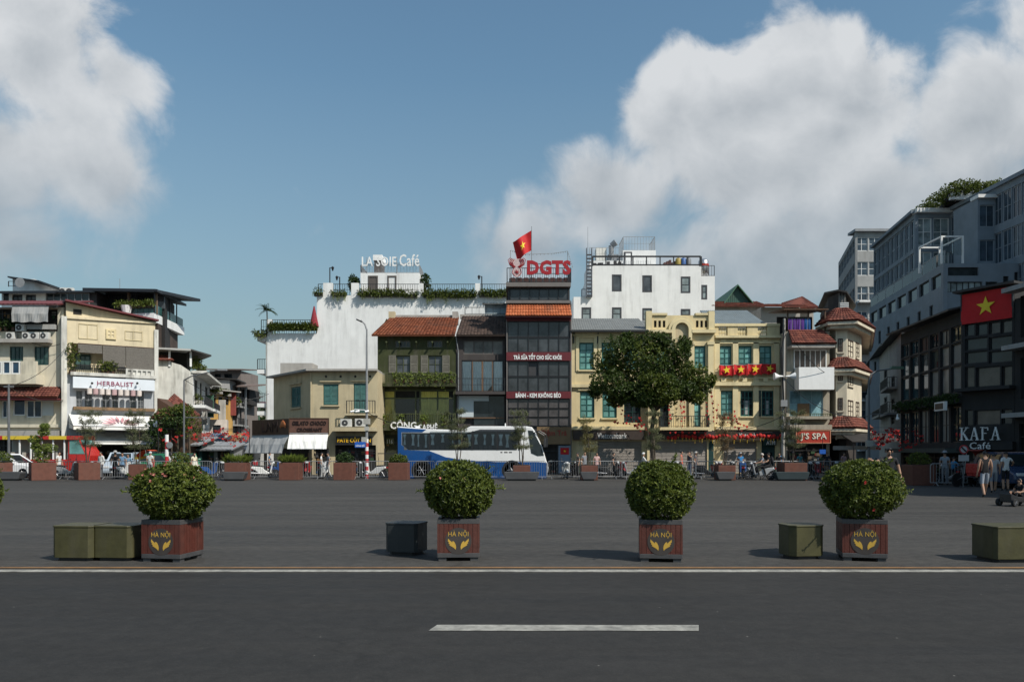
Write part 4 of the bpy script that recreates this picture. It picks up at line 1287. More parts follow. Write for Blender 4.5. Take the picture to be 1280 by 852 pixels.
h = FE.thing('balustrade_house', 'pale yellow house with roof balustrade and a red flag banner below the windows', 'house')
wr = [(899, 432, 914.5, 462), (923, 432, 940, 462), (949, 432, 964.5, 462), (901, 488, 917, 520), (925.5, 488, 942, 520), (952, 488, 967.5, 520)]
ops = [FE.rect(*q) for q in wr]
gf = FE.rect(905, 551.5, 946, 592)
atm = FE.rect(952, 550, 969, 592)
zt = FE.z(934, 421)
wall_mb(0, FE.L - 0.01, 0, zt, ops + [(gf[0], gf[1], 0.02, gf[3]), (atm[0], atm[1], 0.02, atm[3])], 10).build('wall', YELLOW, h)
for q in wr[:4]: tealwin(h, FE, *q)
window(h, *ops[4], TEAL, G_DARK, 3, 4, 0.1, 0.09, 0.06, sill=YELLOWTRIM, shut='one', shm=TEALD)
window(h, *ops[5], TEAL, G_DARK, 3, 4, 0.1, 0.09, 0.06, sill=YELLOWTRIM)
for q, k in ((ops[4], 0), (ops[5], 0)):
 MB().box(q[0] + 0.3, q[1] - 0.3, 0.125, 0.15, q[2] + 0.15, q[3] - 0.75).build('inner_grille', mat('inner_white', (0.36, 0.36, 0.35), 0.6, 0.3, 8), h)
roller(h, gf[0], gf[1], 0.02, gf[3], ROLL)
ad = MB().box(atm[0], atm[1], 0.1, 0.14, 0.02, atm[3])
ad.build('booth_door', TEALD, h)
MB().box(atm[0] + 0.15, atm[1] - 0.2, 0.09, 0.1005, 0.5, atm[3] - 0.9).build('booth_pane', G_DARK, h)
# balustrade
zb0, zb1 = zt, FE.z(934, 406)
for (a, b) in ((898, 909.5), (922, 934), (947, 959)):
 x0, x1 = FE.u(a), FE.u(b)
 for i in range(6):
  x = x0 + (x1 - x0) * (i + 0.5) / 6
  MB().lathe([(0.05, zb0 + 0.08), (0.05, zb0 + 0.14), (0.035, zb0 + 0.2), (0.062, zb0 + 0.36), (0.035, zb0 + 0.6), (0.05, zb1 - 0.16)], (x, 0.12, 0), 8).build('baluster', YELLOWTRIM, h)
for a, b in ((893.3, 898), (909.5, 922), (934, 947), (959, 974.5)):
 MB().box(FE.u(a), FE.u(b), -0.02, 0.3, zb0, zb1 - 0.1).build('parapet_pier', YELLOW, h)
ledge(h, FE.u(893.2), FE.u(974.6), zb1 - 0.1, zb1 + 0.1, 0.1, YELLOWTRIM, 'coping', 0.36)
ledge(h, FE.u(893.2), FE.u(974.6), zb0 - 0.1, zb0 + 0.08, 0.3, YELLOWTRIM, 'cornice', 0.3)
ledge(h, FE.u(893.2), FE.u(974.6), zb0 - 0.5, zb0 - 0.36, 0.1, YELLOWTRIM, 'moulding')
for px in (896, 919, 944.5, 970):
 x = FE.u(px)
 MB().box(x - 0.2, x + 0.2, -0.1, 0.01, FE.z(934, 535), FE.z(934, 428)).build('pilaster', YELLOWTRIM, h)
ledge(h, *FE.rect(893.2, 477.5, 974.6, 482), 0.25, YELLOWTRIM, 'string_course')
ledge(h, *FE.rect(893.2, 472, 974.6, 473.5), 0.12, YELLOWTRIM, 'string_course')
ledge(h, *FE.rect(893.2, 533, 974.6, 537), 0.4, YELLOWTRIM, 'ledge')
for px in (904, 930, 956):
 x = FE.u(px)
 MB().box(x - 0.18, x + 0.18, -0.2, 0.01, FE.z(934, 477), FE.z(934, 472.5)).build('console', YELLOWTRIM, h)
 MB().box(x - 0.2, x + 0.2, -0.08, 0.01, FE.z(934, 428), FE.z(934, 424.5)).build('keystone', YELLOWTRIM, h)
corr_slope(h, (0.1, 0.6, zb1 - 0.2), (FE.L - 0.3, 0.6, zb1 - 0.2), (FE.L - 1.0, 5, EYE + (HY - 388) / F * 65), (0.1, 5, EYE + (HY - 388) / F * 65), 0.18, mat('blue_grey_sheet', (0.15, 0.18, 0.19), 0.6, 0.15, 1.2, streak=0.4))
signboard(FE, 897, 538.5, 974, 550, 0.3, BAND, 'dark brown fascia sign lettered Vietcombank hidden behind red lanterns', [('Vietcombank', 922, 541, 951, 547, GREENW, 0.02)])
signboard(FE, 953, 549.5, 969, 556.5, 0.32, TEALD, 'dark green sign with white letters ATM over the booth door', [('ATM', 956, 551, 967, 555.5, WHITEP, 0.03)])
# flag banner: four flags hung side by side on a line
for k in range(4):
 x0 = FE.u(897.5 + k * 17.8)
 x1 = FE.u(897.5 + (k + 1) * 17.8 - 0.4)
 za, zb = FE.z(934, 469.5 - k * 0.5), FE.z(934, 456.5 - k * 0.6)
 t = FE.thing('hanging_flag', 'red flag with yellow star hung in a row under the yellow house windows', 'flag', 'flags hung under the windows')
 mb = MB()
 vs_ = []
 for i in range(11):
  x = x0 + (x1 - x0) * i / 10
  vs_ += [(x, -0.32 - 0.05 * math.sin(i * 1.3 + k), zb - 0.06 * math.sin(i / 10 * math.pi)), (x, -0.36 - 0.08 * math.sin(i * 1.3 + k + 0.4), za + 0.05 * math.sin(i * 1.1))]
 mb.add(vs_, [(2 * i + 1, 2 * i + 3, 2 * i + 2, 2 * i) for i in range(10)])
 mb.build('flag_cloth', RED, t)
 MB().prism(star_poly((x0 + x1) / 2, (za + zb) / 2, 0.30, 0.15 * (k - 1))[::-1], -0.50, -0.46).build('flag_star', STARY, t)
 MB().tube((x0, -0.3, zb), (x1, -0.3, zb - 0.02), 0.02).box(x0 + 0.1, x0 + 0.14, -0.3, 0.03, zb - 0.04, zb).build('flag_line', GREYMETAL, t)
# ------------------------------------------------------------------ spa house
FSP = flat(977, 1036, 58.6)
h = FSP.thing('spa_house', 'narrow house with blank white billboard, tiled hood and spa signboard', 'house')
tan = wallm('tan_wall', (0.36, 0.32, 0.25), 0.6)
wu, wlw = FSP.rect(992, 437, 1033, 461), FSP.rect(987, 488, 1029, 521)
gf = FSP.rect(984, 555, 1033, 592)
wall_mb(FSP.u(983), FSP.u(1037), 0, FSP.z(1010, 414), [wu, wlw, (gf[0], gf[1], 0.02, gf[3])], 9).build('wall', tan, h)
window(h, *wu, WFRAME, glass('brown_glass', (0.075, 0.06, 0.05), rough=0.25), 6, 1, -0.05, 0.07, 0.05)
window(h, *wlw, mat('faded_blue_frame', (0.28, 0.42, 0.46), 0.6), glass('pale_blue_glass', (0.11, 0.19, 0.21), rough=0.3), 3, 2, 0.05, 0.07, 0.05)
x0, x1, z0, z1 = FSP.rect(997, 504, 1012, 520)
MB().box(x0, x1, 0.02, 0.045, z0, z1).build('reed_blind', mat('reed', (0.2, 0.12, 0.06), 0.8, 0.3, 9), h)
x0, x1, z0, z1 = FSP.rect(984, 412, 1037, 431)
tile_slope(h, (x0, -1.1, z0), (x1 + 0.1, -1.1, z0), (x1 - 0.5, 0.05, z1), (x0 + 0.1, 0.05, z1), 0.22, 0.24, MAROONT, rs=6)
MB().box(x0, x1, -1.0, 0.02, z0 - 0.3, z0 - 0.12).build('eave', CONCRETE, h)
ledge(h, *FSP.rect(983, 520.5, 1035, 524), 0.8, tan, 'balcony_slab')
railing(h, FSP.u(984), FSP.u(1034), -0.75, FSP.z(1010, 524) + 0.15, FSP.z(1010, 512) - 0.3, OLVF, 0.13)
ledge(h, *FSP.rect(983, 531, 1035, 537), 0.75, tan, 'fascia')
shopfront(h, gf[0], gf[1], 0.02, gf[3], 0.2, 34, 21)
zt = FSP.z(1010, 414)
# terrace shed with laundry
MB().box(FSP.u(986), FSP.u(1032), 2.6, 2.7, zt, zt + 1.5).build('shed_back', DARKWALL, h)
for px in (986, 1012, 1033):
 x = FSP.u(px)
 MB().box(x - 0.05, x + 0.05, 0.2, 0.3, zt, zt + 1.55).build('shed_post', BROWNW, h)
corr_slope(h, (FSP.u(978), -0.3, zt + 1.62), (FSP.u(1034), -0.3, zt + 1.62), (FSP.u(1034), 3.2, zt + 1.95), (FSP.u(978), 3.2, zt + 1.95), 0.3, mat('rust_sheet', (0.16, 0.085, 0.05), 0.7, 0.3, 2, streak=0.5), 'shed_roof')
for a, b, c_, m in ((986, 996, (0.10, 0.035, 0.22), 'purple'), (996.5, 1006, (0.09, 0.03, 0.24), 'purple'), (1006.5, 1014, (0.02, 0.10, 0.30), 'blue')):
 x0, x1, z0, z1 = FSP.rect(a, 398, b, 414)
 t = FSP.thing('laundry_sheet', 'blue sheet hanging to dry on the spa house terrace' if m == 'blue' else 'purple sheet hanging to dry on the spa house terrace', 'laundry', 'laundry on the terrace')
 mb = MB()
 vs_ = []
 for i in range(9):
  x = x0 + (x1 - x0) * i / 8
  vs_ += [(x, 0.1 + 0.07 * math.sin(i * 1.9), zt + 0.02), (x, 0.12, zt + 0.95 + 0.05 * math.sin(i * 2.2))]
 mb.add(vs_, [(2 * i, 2 * i + 2, 2 * i + 3, 2 * i + 1) for i in range(8)])
 mb.build('cloth', mat('sheet_' + m, c_, 0.85, 0.2, 3), t)
 MB().tube((x0, 0.12, zt + 0.96), (x1, 0.12, zt + 0.96), 0.015).tube(((x0 + x1) / 2, 0.12, zt), ((x0 + x1) / 2, 0.12, zt + 0.96), 0.02).build('drying_rail', GREYMETAL, t)
signboard(FSP, 992.5, 460.5, 1036, 488, 1.0, WHITEP, 'blank white billboard box on the spa house front', [], thick=0.95, name='billboard')
x0, x1, z0, z1 = FSP.rect(981, 461, 992.3, 488)
REDS = mat('spa_red', (0.36, 0.035, 0.02), 0.5, 0.15, 3)
signboard(FSP, 990, 538.5, 1031, 553, 0.95, REDS, "red framed signboard reading J'S SPA with pale letters", [("J'S SPA", 994.5, 541, 1027, 551, mat('spa_cream', (0.66, 0.6, 0.5), 0.5), 0.02)], frame=mat('spa_frame', (0.55, 0.25, 0.15), 0.5))
a = ac_unit((FSP.a.x + FSP.u(984), 58.2, FSP.z(984, 531)), 0, 'air conditioner under the spa house balcony railing', 0.6, 0.45)
# ------------------------------------------------------------------ cream corner house with tiled skirts
pts = [(wx(1034, 60.5), 60.5), (wx(1046, 58.6), 58.6), (wx(1058.5, 58.4), 58.4), (wx(1077, 62), 62), (wx(1076, 74), 74)]
base = Fac(pts[1], pts[2])
h = base.thing('skirted_house', 'cream corner house with three maroon tiled skirt roofs around its bay', 'house')
Minv = facM(base).inverted()
lp = [Minv @ Vector((p[0], p[1], 0)) for p in pts]
CRM = wallm('warm_cream_wall', (0.60, 0.54, 0.42), 0.4)
def zq(py, Y=58.4): return wz(py, Y)
ztop = zq(392)
b = MB()
poly = [(p.x, p.y) for p in lp] + [(lp[0].x, lp[4].y)]
b.prism(poly[::-1], zq(548), ztop, 'z')
b.build('wall', CRM, h)
poly2 = [(lp[0].x + 0.2, lp[0].y + 0.6), (lp[1].x + 0.2, lp[1].y + 0.6), (lp[2].x, lp[2].y + 0.6), (lp[3].x - 0.4, lp[3].y), (lp[4].x - 0.4, lp[4].y), (lp[0].x + 0.2, lp[4].y)]
MB().prism(poly2[::-1], 0, zq(548) + 0.001, 'z').build('ground_storey', mat('dim_shop', (0.05, 0.042, 0.038), 0.8, 0.4, 1.5), h)
def offs(pl, d):
 out = []
 for i, p in enumerate(pl):
  a = pl[max(0, i - 1)]
  c = pl[min(len(pl) - 1, i + 1)]
  n1 = Vector((p.y - a.y, -(p.x - a.x), 0)) if i > 0 else None
  n2 = Vector((c.y - p.y, -(c.x - p.x), 0)) if i < len(pl) - 1 else None
  ns = [q.normalized() for q in (n1, n2) if q is not None and q.length > 1e-6]
  n = sum(ns, Vector()) / len(ns)
  n = n / max(0.3, n.length_squared)
  out.append(p + n * d)
 return out
for yt, yb, od in ((384.5, 402, 0.95), (446, 460, 0.75), (520, 534, 0.8)):
 inn, outp = offs(lp, 0.02), offs(lp, od)
 for i in range(4):
  q = [outp[i], outp[i + 1], inn[i + 1], inn[i]]
  zz = (zq(yb), zq(yb), zq(yt), zq(yt))
  tile_slope(h, *[(p.x, p.y, z) for p, z in zip(q, zz)], 0.24, 0.24, MAROONT, rs=i + 3)
 for (o1, z0, z1) in ((od - 0.05, zq(yb) - 0.30, zq(yb) - 0.11), (od - 0.3, zq(yb) - 0.55, zq(yb) - 0.302)):
  pl = offs(lp, o1)
  pp = [(p.x, p.y) for p in pl] + [(p.x, p.y) for p in lp[::-1]]
  m = MB()
  for i in range(4):
   m.prism([(pl[i].x, pl[i].y), (pl[i + 1].x, pl[i + 1].y), (lp[i + 1].x, lp[i + 1].y), (lp[i].x, lp[i].y)][::-1], z0, z1, 'z')
  m.build('skirt_fascia', CRM, h)
F2 = Fac(pts[2], pts[3])
BWIN = mat('dark_brown_frame', (0.05, 0.03, 0.022), 0.5)
for f, q in ((base, (1047.5, 423, 1053.5, 440)), (base, (1047.5, 466, 1053.5, 476)), (base, (1047.5, 497, 1053.5, 513)), (F2, (1059.6, 425, 1066, 447)), (F2, (1059.6, 469, 1066, 482)), (F2, (1059.6, 500, 1066, 521)), (F2, (1069.5, 428, 1073.5, 447)), (F2, (1069.5, 502, 1073.5, 520))):
 x0, x1, z0, z1 = f.rect(*q)
 wv = window(h, x0, x1, z0, z1, BWIN, G_DARK, 2, 3, -0.04, 0.08, 0.05, sill=CRM)
 if f is F2: onto(wv, base, F2)
MB().tube((lp[1].x - 0.05, lp[1].y - 0.06, 2.5), (lp[1].x - 0.05, lp[1].y - 0.06, zq(408)), 0.05).build('downpipe', CRM, h)
# glass loft on top under a dark pitched sheet
zl0, zl1 = zq(392), zq(364)
GL = mat('loft_grey', (0.18, 0.17, 0.155), 0.6, 0.2, 2)
loft = [(lp[0].x + 0.1, lp[0].y + 0.4), (lp[1].x + 0.2, lp[1].y + 0.4), (lp[2].x - 0.1, lp[2].y + 0.5), (lp[3].x - 0.9, lp[3].y + 0.3), (lp[3].x - 0.9, lp[3].y + 6), (lp[0].x + 0.1, lp[3].y + 6)]
MB().prism(loft[::-1], zl0, zl1, 'z').build('loft_core', DARKWALL, h)
for (p, q, n) in ((loft[1], loft[2], 2), (loft[2], loft[3], 4)):
 p, q = Vector((*p, 0)), Vector((*q, 0))
 d = (q - p)
 nv = Vector((d.y, -d.x, 0)).normalized() * 0.02
 for i in range(n):
  a, c = p + d * (i + 0.06) / n + nv, p + d * (i + 0.94) / n + nv
  MB().quad((a.x, a.y, zl0 + 0.1), (c.x, c.y, zl0 + 0.1), (c.x, c.y, zl1 - 0.1), (a.x, a.y, zl1 - 0.1)).build('pane', G_GREY, h)
 fr = MB()
 for i in range(n + 1):
  a = p + d * i / n + nv
  fr.box(a.x - 0.05, a.x + 0.05, a.y - 0.05, a.y + 0.03, zl0, zl1)
 fr.build('loft_frame', GL, h)
# louvres of the loft
lv = MB()
for i in range(6): lv.box(loft[1][0] + 0.05, loft[1][0] + 0.65, loft[1][1] - 0.1, loft[1][1] + 0.0, zl0 + 0.15 + i * 0.13, zl0 + 0.23 + i * 0.13)
lv.build('louvre', WFRAME, h)
rz_ = zq(357)
RS = mat('dark_sheet', (0.035, 0.032, 0.030), 0.6, 0.2, 2)
xl, xr_ = loft[0][0] - 0.3, loft[3][0] + 0.5
rp = [(x, y, zq(357.5) + (zq(369) - zq(357.5)) * (x - xl) / (xr_ - xl)) for x, y in ((loft[0][0] - 0.3, loft[0][1] - 0.3), (loft[1][0] - 0.1, loft[1][1] - 0.5), (loft[2][0] + 0.1, loft[2][1] - 0.6), (loft[3][0] + 0.5, loft[3][1] - 0.3), (loft[3][0] + 0.5, loft[4][1]), (loft[0][0] - 0.3, loft[4][1]))]
MB().slab(rp, (0, 0, -0.12)).build('roof', RS, h)
# sloping sheet canopy over the ground floor shop
t = base.thing('sheet_canopy', 'dark grey sheet canopy propped over the corner shop below tiled skirt', 'canopy')
c0 = Minv @ Vector((wx(1046, 58), 58, 0))
MB().slab([(c0.x + 0.3, -0.2, zq(542)), (c0.x + 0.8, -3.0, zq(552)), (c0.x + 4.6, -2.4, zq(552)), (c0.x + 3.2, 1.5, zq(541))], (0, 0, -0.06)).build('sheet', RS, t)
MB().tube((c0.x + 0.9, -2.9, 0), (c0.x + 0.9, -2.9, zq(552)), 0.04).tube((c0.x + 4.4, -2.3, 0), (c0.x + 4.4, -2.3, zq(552)), 0.04).build('post', DKMETAL, t)
MB().box(c0.x - 0.2, c0.x + 3.0, 0.05, 0.3, zq(562), zq(557)).build('valance', CANVASG, t)
# ------------------------------------------------------------------ tall white terrace cafe behind the corner
FL = flat(334, 640, 70)
h = FL.thing('terrace_cafe', 'tall plain white building with stepped roof terraces and hanging ferns', 'building')
zA, zB = FL.z(365, 417), FL.z(500, 369)
xs = FL.u(396)
MB().box(0, xs, 0, 14, 0, zA).build('wall', WHITE, h)
MB().box(xs, FL.L, 0, 14, 0, zB).build('wall', WHITE, h)
for (a, b, c, d) in ((404, 353.5, 415.5, 371), (439, 353.5, 448, 371), (524, 354, 529, 368), (594, 354, 600, 370)):
 x0, x1, z0, z1 = FL.rect(a, b, c, d)
 MB().box(x0, x1, -0.012, 0.5, zB - 0.3, z1).build('parapet_post', WHITE, h)
x0, x1, z0, z1 = FL.rect(334.5, 399, 339.5, 412)
MB().box(x0, x1, -0.01, 0.4, zA - 0.2, z1).build('parapet_post', WHITE, h)
railing(h, FL.u(326), FL.u(395), 0.15, zA, FL.z(365, 399), DKMETAL, 0.2, ends=0.0, mid=True)
for a, b in ((397, 404), (415.5, 439), (448, 524), (529, 594), (600, 639)):
 railing(h, FL.u(a), FL.u(b), 0.25, zB, FL.z(500, 354), DKMETAL, 0.2, mid=True)
# balconies on the flank
for (yt, yb) in ((418, 425), (454, 466), (497, 508), (512, 518)):
 z1 = FL.z(334, yt)
 MB().box(-0.95, 0.05, 0.2, 3.2, FL.z(334, yb + 0.5), FL.z(334, yb - 4.5)).build('balcony_slab', WHITE, h)
 railing(h, -0.93, 0.0, 0.25, FL.z(334, yb - 4.5), FL.z(334, yt - 6) , DKMETAL, 0.14)
MB().tube((-0.1, 0.1, 2), (-0.1, 0.1, zA), 0.06).build('downpipe', OLDWHITE, h)
# roof cabin
x0, x1, z0, z1 = FL.rect(448.5, 338.5, 523, 369)
cab = wall_mb(x0, x1, zB, z1, [FL.rect(458, 342, 470.5, 361), FL.rect(482.5, 342, 494, 361)], 6, 0.12)
o = cab.build('roof_cabin', WHITE, h)
o.location.y = 0.8
for q, m in (((458, 342, 470.5, 361), mat('cabin_door', (0.10, 0.085, 0.075), 0.6)), ((482.5, 342, 494, 361), WFRAME)):
 a, b, c, d = FL.rect(*q)
 fr = MB().box(a, a + 0.12, -0.03, 0.08, c, d).box(b - 0.12, b, -0.03, 0.08, c, d).box(a + 0.12, b - 0.12, -0.03, 0.08, d - 0.12, d).build('cabin_door', mat('cabin_door', None), h, (0, 0.8, 0))
 MB().box(a + 0.12, b - 0.12, 0.02, 0.06, c, d - 0.12).build('door_leaf', m, fr)
x0, x1, z0, z1 = FL.rect(459, 312.5, 471, 339)
MB().box(x0 + 0.1, x1 - 0.1, 3, 5, zB, z1 - 0.2).build('stair_head', mat('cabin_door', None), h)
MB().box(x0, x1, 2.9, 5.1, z1 - 0.2, z1 + 0.3).build('stair_roof', WHITE, h)
zc = FL.z(480, 338.5)
railing(h, FL.u(448.5), FL.u(523), 0.9, zc, FL.z(480, 328), GREYMETAL, 0.13, ends=3)
t = FL.thing('rooftop_sign', 'white letters LA SOIE Café standing on the white roof cabin', 'sign')
for s, q in (('LA SOIE', (450.5, 318.5, 494, 330.5)), ('Café', (498, 315.5, 523, 330.5))):
 a, b, c, d = FL.rect(*q)
 o = lettering(s, WHITEP, t, a, 0.75, c, w=b - a, h=d - c, depth=0.12, bold=0.008)
a, b, c, d = FL.rect(450.5, 318.5, 494, 330.5)
MB().box(a, FL.u(523), 0.77, 0.81, c + 0.25, c + 0.3).box(a + 0.4, a + 0.45, 0.77, 0.83, zc, c + 0.8).box(b, b + 0.05, 0.77, 0.83, zc, c + 0.8).build('sign_frame', GREYMETAL, t)
def fern(px0, px1, py, fac, y, hgt, drop, label, lm=None, n=None, zoff=0.0, mid=None):
 x0, x1 = fac.u(px0), fac.u(px1)
 z = fac.z((px0 + px1) / 2, py)
 t = fac.thing('hanging_fern', label, 'plant', 'hanging ferns on the white terraces')
 MB().box(x0, x1, y - 0.25, y + 0.15, z - 0.3, z).build('trough', mat('trough', (0.09, 0.085, 0.06), 0.8), t)
 r = random.Random(int(px0 * 7 + py))
 mb = MB()
 L = x1 - x0
 for _ in range(n or int(70 * L)):
  p = Vector((r.uniform(x0 - 0.1, x1 + 0.1), y - 0.2 + r.uniform(-0.25, 0.25), z + r.uniform(-0.2, hgt) * r.random() ** 0.5))
  d = Vector((r.gauss(0, 0.7), -abs(r.gauss(0.4, 0.5)), r.gauss(-0.1, 0.8))).normalized()
  for j in range(3): leaf(mb, p + d * 0.06 * j, (d + rvec(r) * 0.5).normalized(), Vector((0, 0, 1)), 0.2, 0.07)
 for _ in range(int(9 * L)):
  x = r.uniform(x0, x1)
  ln = drop * r.uniform(0.3, 1.0) * (0.6 + 0.4 * math.sin(x * 2.1) ** 2)
  for j in range(int(ln / 0.06)):
   leaf(mb, Vector((x + r.gauss(0, 0.04), y - 0.36 + r.gauss(0, 0.05), z + 0.05 - 0.06 * j)), Vector((r.gauss(0, 0.6), -0.5, -0.7)).normalized(), Vector((0, -1, 0)), 0.16, 0.06)
 mb.build('foliage', lm or LEAF_A, t)
 return t
fern(338, 395, 409, FL, 0.0, 0.35, 0.75, 'long fern hedge along the lower white terrace', n=1500)
fern(318, 334, 416, FL, 0.2, 0.35, 0.9, 'fern clump spilling over the lower terrace corner balcony')
fern(393, 404, 366, FL, 0.1, 0.5, 0.6, 'fern clump at the step between white terraces')
fern(416, 433, 366, FL, 0.0, 0.2, 1.3, 'small fern with long runners between two parapet posts')
fern(450, 504, 367, FL, 0.0, 0.35, 0.7, 'fern trough below the white roof cabin', n=700)
fern(506, 522, 368, FL, 0.0, 0.35, 0.7, 'short fern trough beside roof cabin corner')
fern(530, 594, 368, FL, 0.0, 0.4, 1.0, 'wide fern trough between cabin and end post of upper terrace', n=800)
fern(601, 636, 367, FL, 0.0, 0.35, 0.7, 'fern trough beside the tea shop tower', n=400)
def palm(loc, hgt, label, fr=0.9, n=16, seed=1, group='small palms'):
 t = thing('palm_tree', label, 'palm', loc, 0, group)
 MB().path([(0, 0, 0), (0.03, 0, hgt * 0.5), (0, 0, hgt)], [0.07, 0.055, 0.05], 7).build('trunk', BARK, t)
 r = random.Random(seed)
 mb = MB()
 for k in range(n):
  a = k * 2.4
  el = r.uniform(0.1, 1.2)
  p = Vector((0, 0, hgt))
  d = Vector((math.cos(a) * math.cos(el), math.sin(a) * math.cos(el), math.sin(el)))
  for j in range(14):
   p2 = p + d * fr / 14
   d = (d + Vector((0, 0, -0.10))).normalized()
   s_ = d.cross(Vector((0, 0, 1))).normalized()
   for s in (-1, 1):
    leaf(mb, p2, (s_ * s + d * 0.6 + Vector((0, 0, -0.25))).normalized(), Vector((0, 0, 1)), 0.26 * fr * (1 - j / 18), 0.05)
   p = p2
 mb.build('crown', LEAF_B, t)
 return t
palm((FL.a.x + FL.u(331), 70.6, zA + 0.05), 2.1, 'small palm on the lower white terrace corner', 1.05)
for px, y, hh in ((411, 70.4, 333), (421.5, 71, 343), (602, 70.4, 344)):
 t = thing('terrace_lamp', 'black lantern post on the white terrace' , 'lamp', (FL.a.x + FL.u(px), y, zB), 0, 'lantern posts on the white terrace')
 H_ = FL.z(px, hh) - zB
 MB().tube((0, 0, 0), (0, 0, H_), 0.05).tube((0, 0, H_ - 0.05), (0.25 if px == 411 else -0.25, 0, H_ + 0.05), 0.03).build('post', DKMETAL, t)
 x = 0.25 if px == 411 else -0.25
 MB().lathe([(0.05, H_ - 0.3), (0.12, H_ - 0.05), (0.14, H_), (0.02, H_ + 0.12)], (x, 0, 0), 8).build('lantern', DKMETAL, t)
for px, sc in ((439, 0.55), (530, 0.5)):
 t = thing('potted_shrub', 'dense potted shrub beside the white roof cabin', 'plant', (FL.a.x + FL.u(px), 71.2, zB), 0, 'potted shrubs on upper terrace')
 MB().lathe([(0.2, 0), (0.28, 0.5)], n=10).build('pot', CONCRETE, t)
 mb = MB()
 leaf_ball(mb, (0, 0, 1.3), 0.45, 0.4, 0.8, 160, 0.2, random.Random(px), 0.3, 6)
 mb.build('foliage', LEAF_B, t)
t = thing('closed_parasol', 'closed dark red parasol against the terrace step', 'parasol', (FL.a.x + FL.u(393), 69.9, zA))
MB().lathe([(0.03, 0), (0.03, 0.6), (0.42, 0.62), (0.05, 2.4)], n=10).build('canopy', mat('dark_red_cloth', (0.22, 0.02, 0.03), 0.8), t)
# sheds seen between the cafe wall and the tea shop
t = flat(600, 636, 66).thing('roof_shed', 'pale blue roof shed with railing behind the brown tiled roof', 'shed')
f = flat(600, 636, 66)
x0, x1, z0, z1 = f.rect(606, 380, 636, 420)
MB().box(x0, x1, 0, 1.8, z0, z1).build('wall', mat('pale_blue_sheet', (0.30, 0.38, 0.42), 0.6, 0.2, 1.5, streak=0.4), t)
corr_slope(t, (x0 - 0.2, -0.4, z1), (x1, -0.4, z1), (x1, 2, z1 + 0.35), (x0 - 0.2, 2, z1 + 0.35), 0.25, ROOFG)
railing(t, f.u(582), f.u(634), -0.8, f.z(610, 395), f.z(610, 386), DKMETAL, 0.5)
MB().box(f.u(582), f.u(634), -0.85, 0.1, 4, f.z(610, 395)).build('terrace_block', CONCRETE, t)
# ------------------------------------------------------------------ white block behind the yellow houses
FW = flat(722, 894, 76)
h = FW.thing('white_block', 'plain white block with dark framed windows and roof tanks behind yellow houses', 'building')
zr = FW.z(810, 332)
ops = [FW.rect(*q) for q in ((765, 343, 777, 364), (803, 344, 815, 365), (851, 345.5, 863, 366), (765, 384, 777, 400), (803, 385, 815, 400), (851, 386, 863, 400))]
xm, xr = FW.u(740.5), FW.u(876.5)
wall_mb(xm, xr, 0, zr, ops, 12, 0.15).build('wall', WHITE, h)
# lower left wing and lower right end
lw = FW.rect(727, 384, 739, 400)
wall_mb(FW.u(717), xm, 0, FW.z(730, 371), [lw], 12, 0.15).build('wall', WHITE, h)
rw = FW.rect(876.8, 356, 884, 374)
wall_mb(xr, FW.u(893.5), 0, FW.z(885, 345), [rw], 12, 0.15).build('wall', WHITE, h)
WFD = mat('dark_window_frame', (0.055, 0.055, 0.06), 0.5)
BLIND = glass('pale_blind_glass', (0.16, 0.19, 0.19), rough=0.25)
for i, q in enumerate(ops + [lw, rw]):
 window(h, *q, WFD, G_GREY if i in (0, 1) else BLIND, 1, 2 if i > 1 else 1, -0.02, 0.13, 0.05)
railing(h, xm, FW.u(876), 0.05, zr, FW.z(810, 319.5), DKMETAL, 1.2, rail=0.14, bar=0.05, mid=False)
railing(h, xr, FW.u(893), 0.05, FW.z(885, 345), FW.z(885, 331.5), DKMETAL, 0.25)
railing(h, FW.u(727), xm, 0.05, FW.z(730, 371), FW.z(730, 361), DKMETAL, 0.3)
# roof house
x0, x1, z0, z1 = FW.rect(741, 316.5, 827, 333)
MB().box(x0, x1, 3.0, 9, zr, FW.z(784, 316.5)).build('roof_house', WHITE, h)
x0, x1, z0, z1 = FW.rect(784, 303, 827, 318)
MB().box(x0, x1, 3.004, 8, z0, z1).build('roof_house', WHITE, h)
x0, x1, z0, z1 = FW.rect(785.5, 305, 796, 333)
MB().box(x0, x1, 2.96, 3.0, zr, z1).box(x0 + 0.12, x1 - 0.12, 2.94, 2.961, zr, z1 - 0.12).build('roof_door', WFD, h)
MB().box(x0 + 0.15, x1 - 0.15, 2.92, 2.939, zr, z1 - 0.15).build('door_leaf', WHITEP, h)
dk = MB()
r = random.Random(3)
for k in range(14):
 x = FW.u(742 + k * 2.9)
 dk.box(x, x + 0.28, 2.2, 2.5, zr, zr + r.uniform(0.5, 1.0))
dk.build('roof_clutter', mat('clutter_dark', (0.03, 0.03, 0.032), 0.7), h, stuff=True)
dk = MB()
for i in range(2):
 for j in range(9):
  x = FW.u(778 + i * 22 + j * 2.2)
  dk.box(x, x + 0.03, 2.0, 2.03, zr, zr + 0.95)
dk.build('roof_grille', GREYMETAL, h, stuff=True)
railing(h, FW.u(741), FW.u(783), 3.1, FW.z(760, 316.5), FW.z(760, 299), GALV, 0.3, bar=0.012, rail=0.03, mid=True)
railing(h, FW.u(785), FW.u(826), 3.2, FW.z(800, 303), FW.z(800, 284.5), GALV, 0.28, bar=0.012, rail=0.04, mid=True, ends=3)
x0, x1, z0, z1 = FW.rect(752, 293, 766, 317)
MB().box(x0, x1, 5, 6.2, z0, z1).build('water_cabin', OLDWHITE, h)
x0, x1, z0, z1 = FW.rect(768, 302, 782, 317)
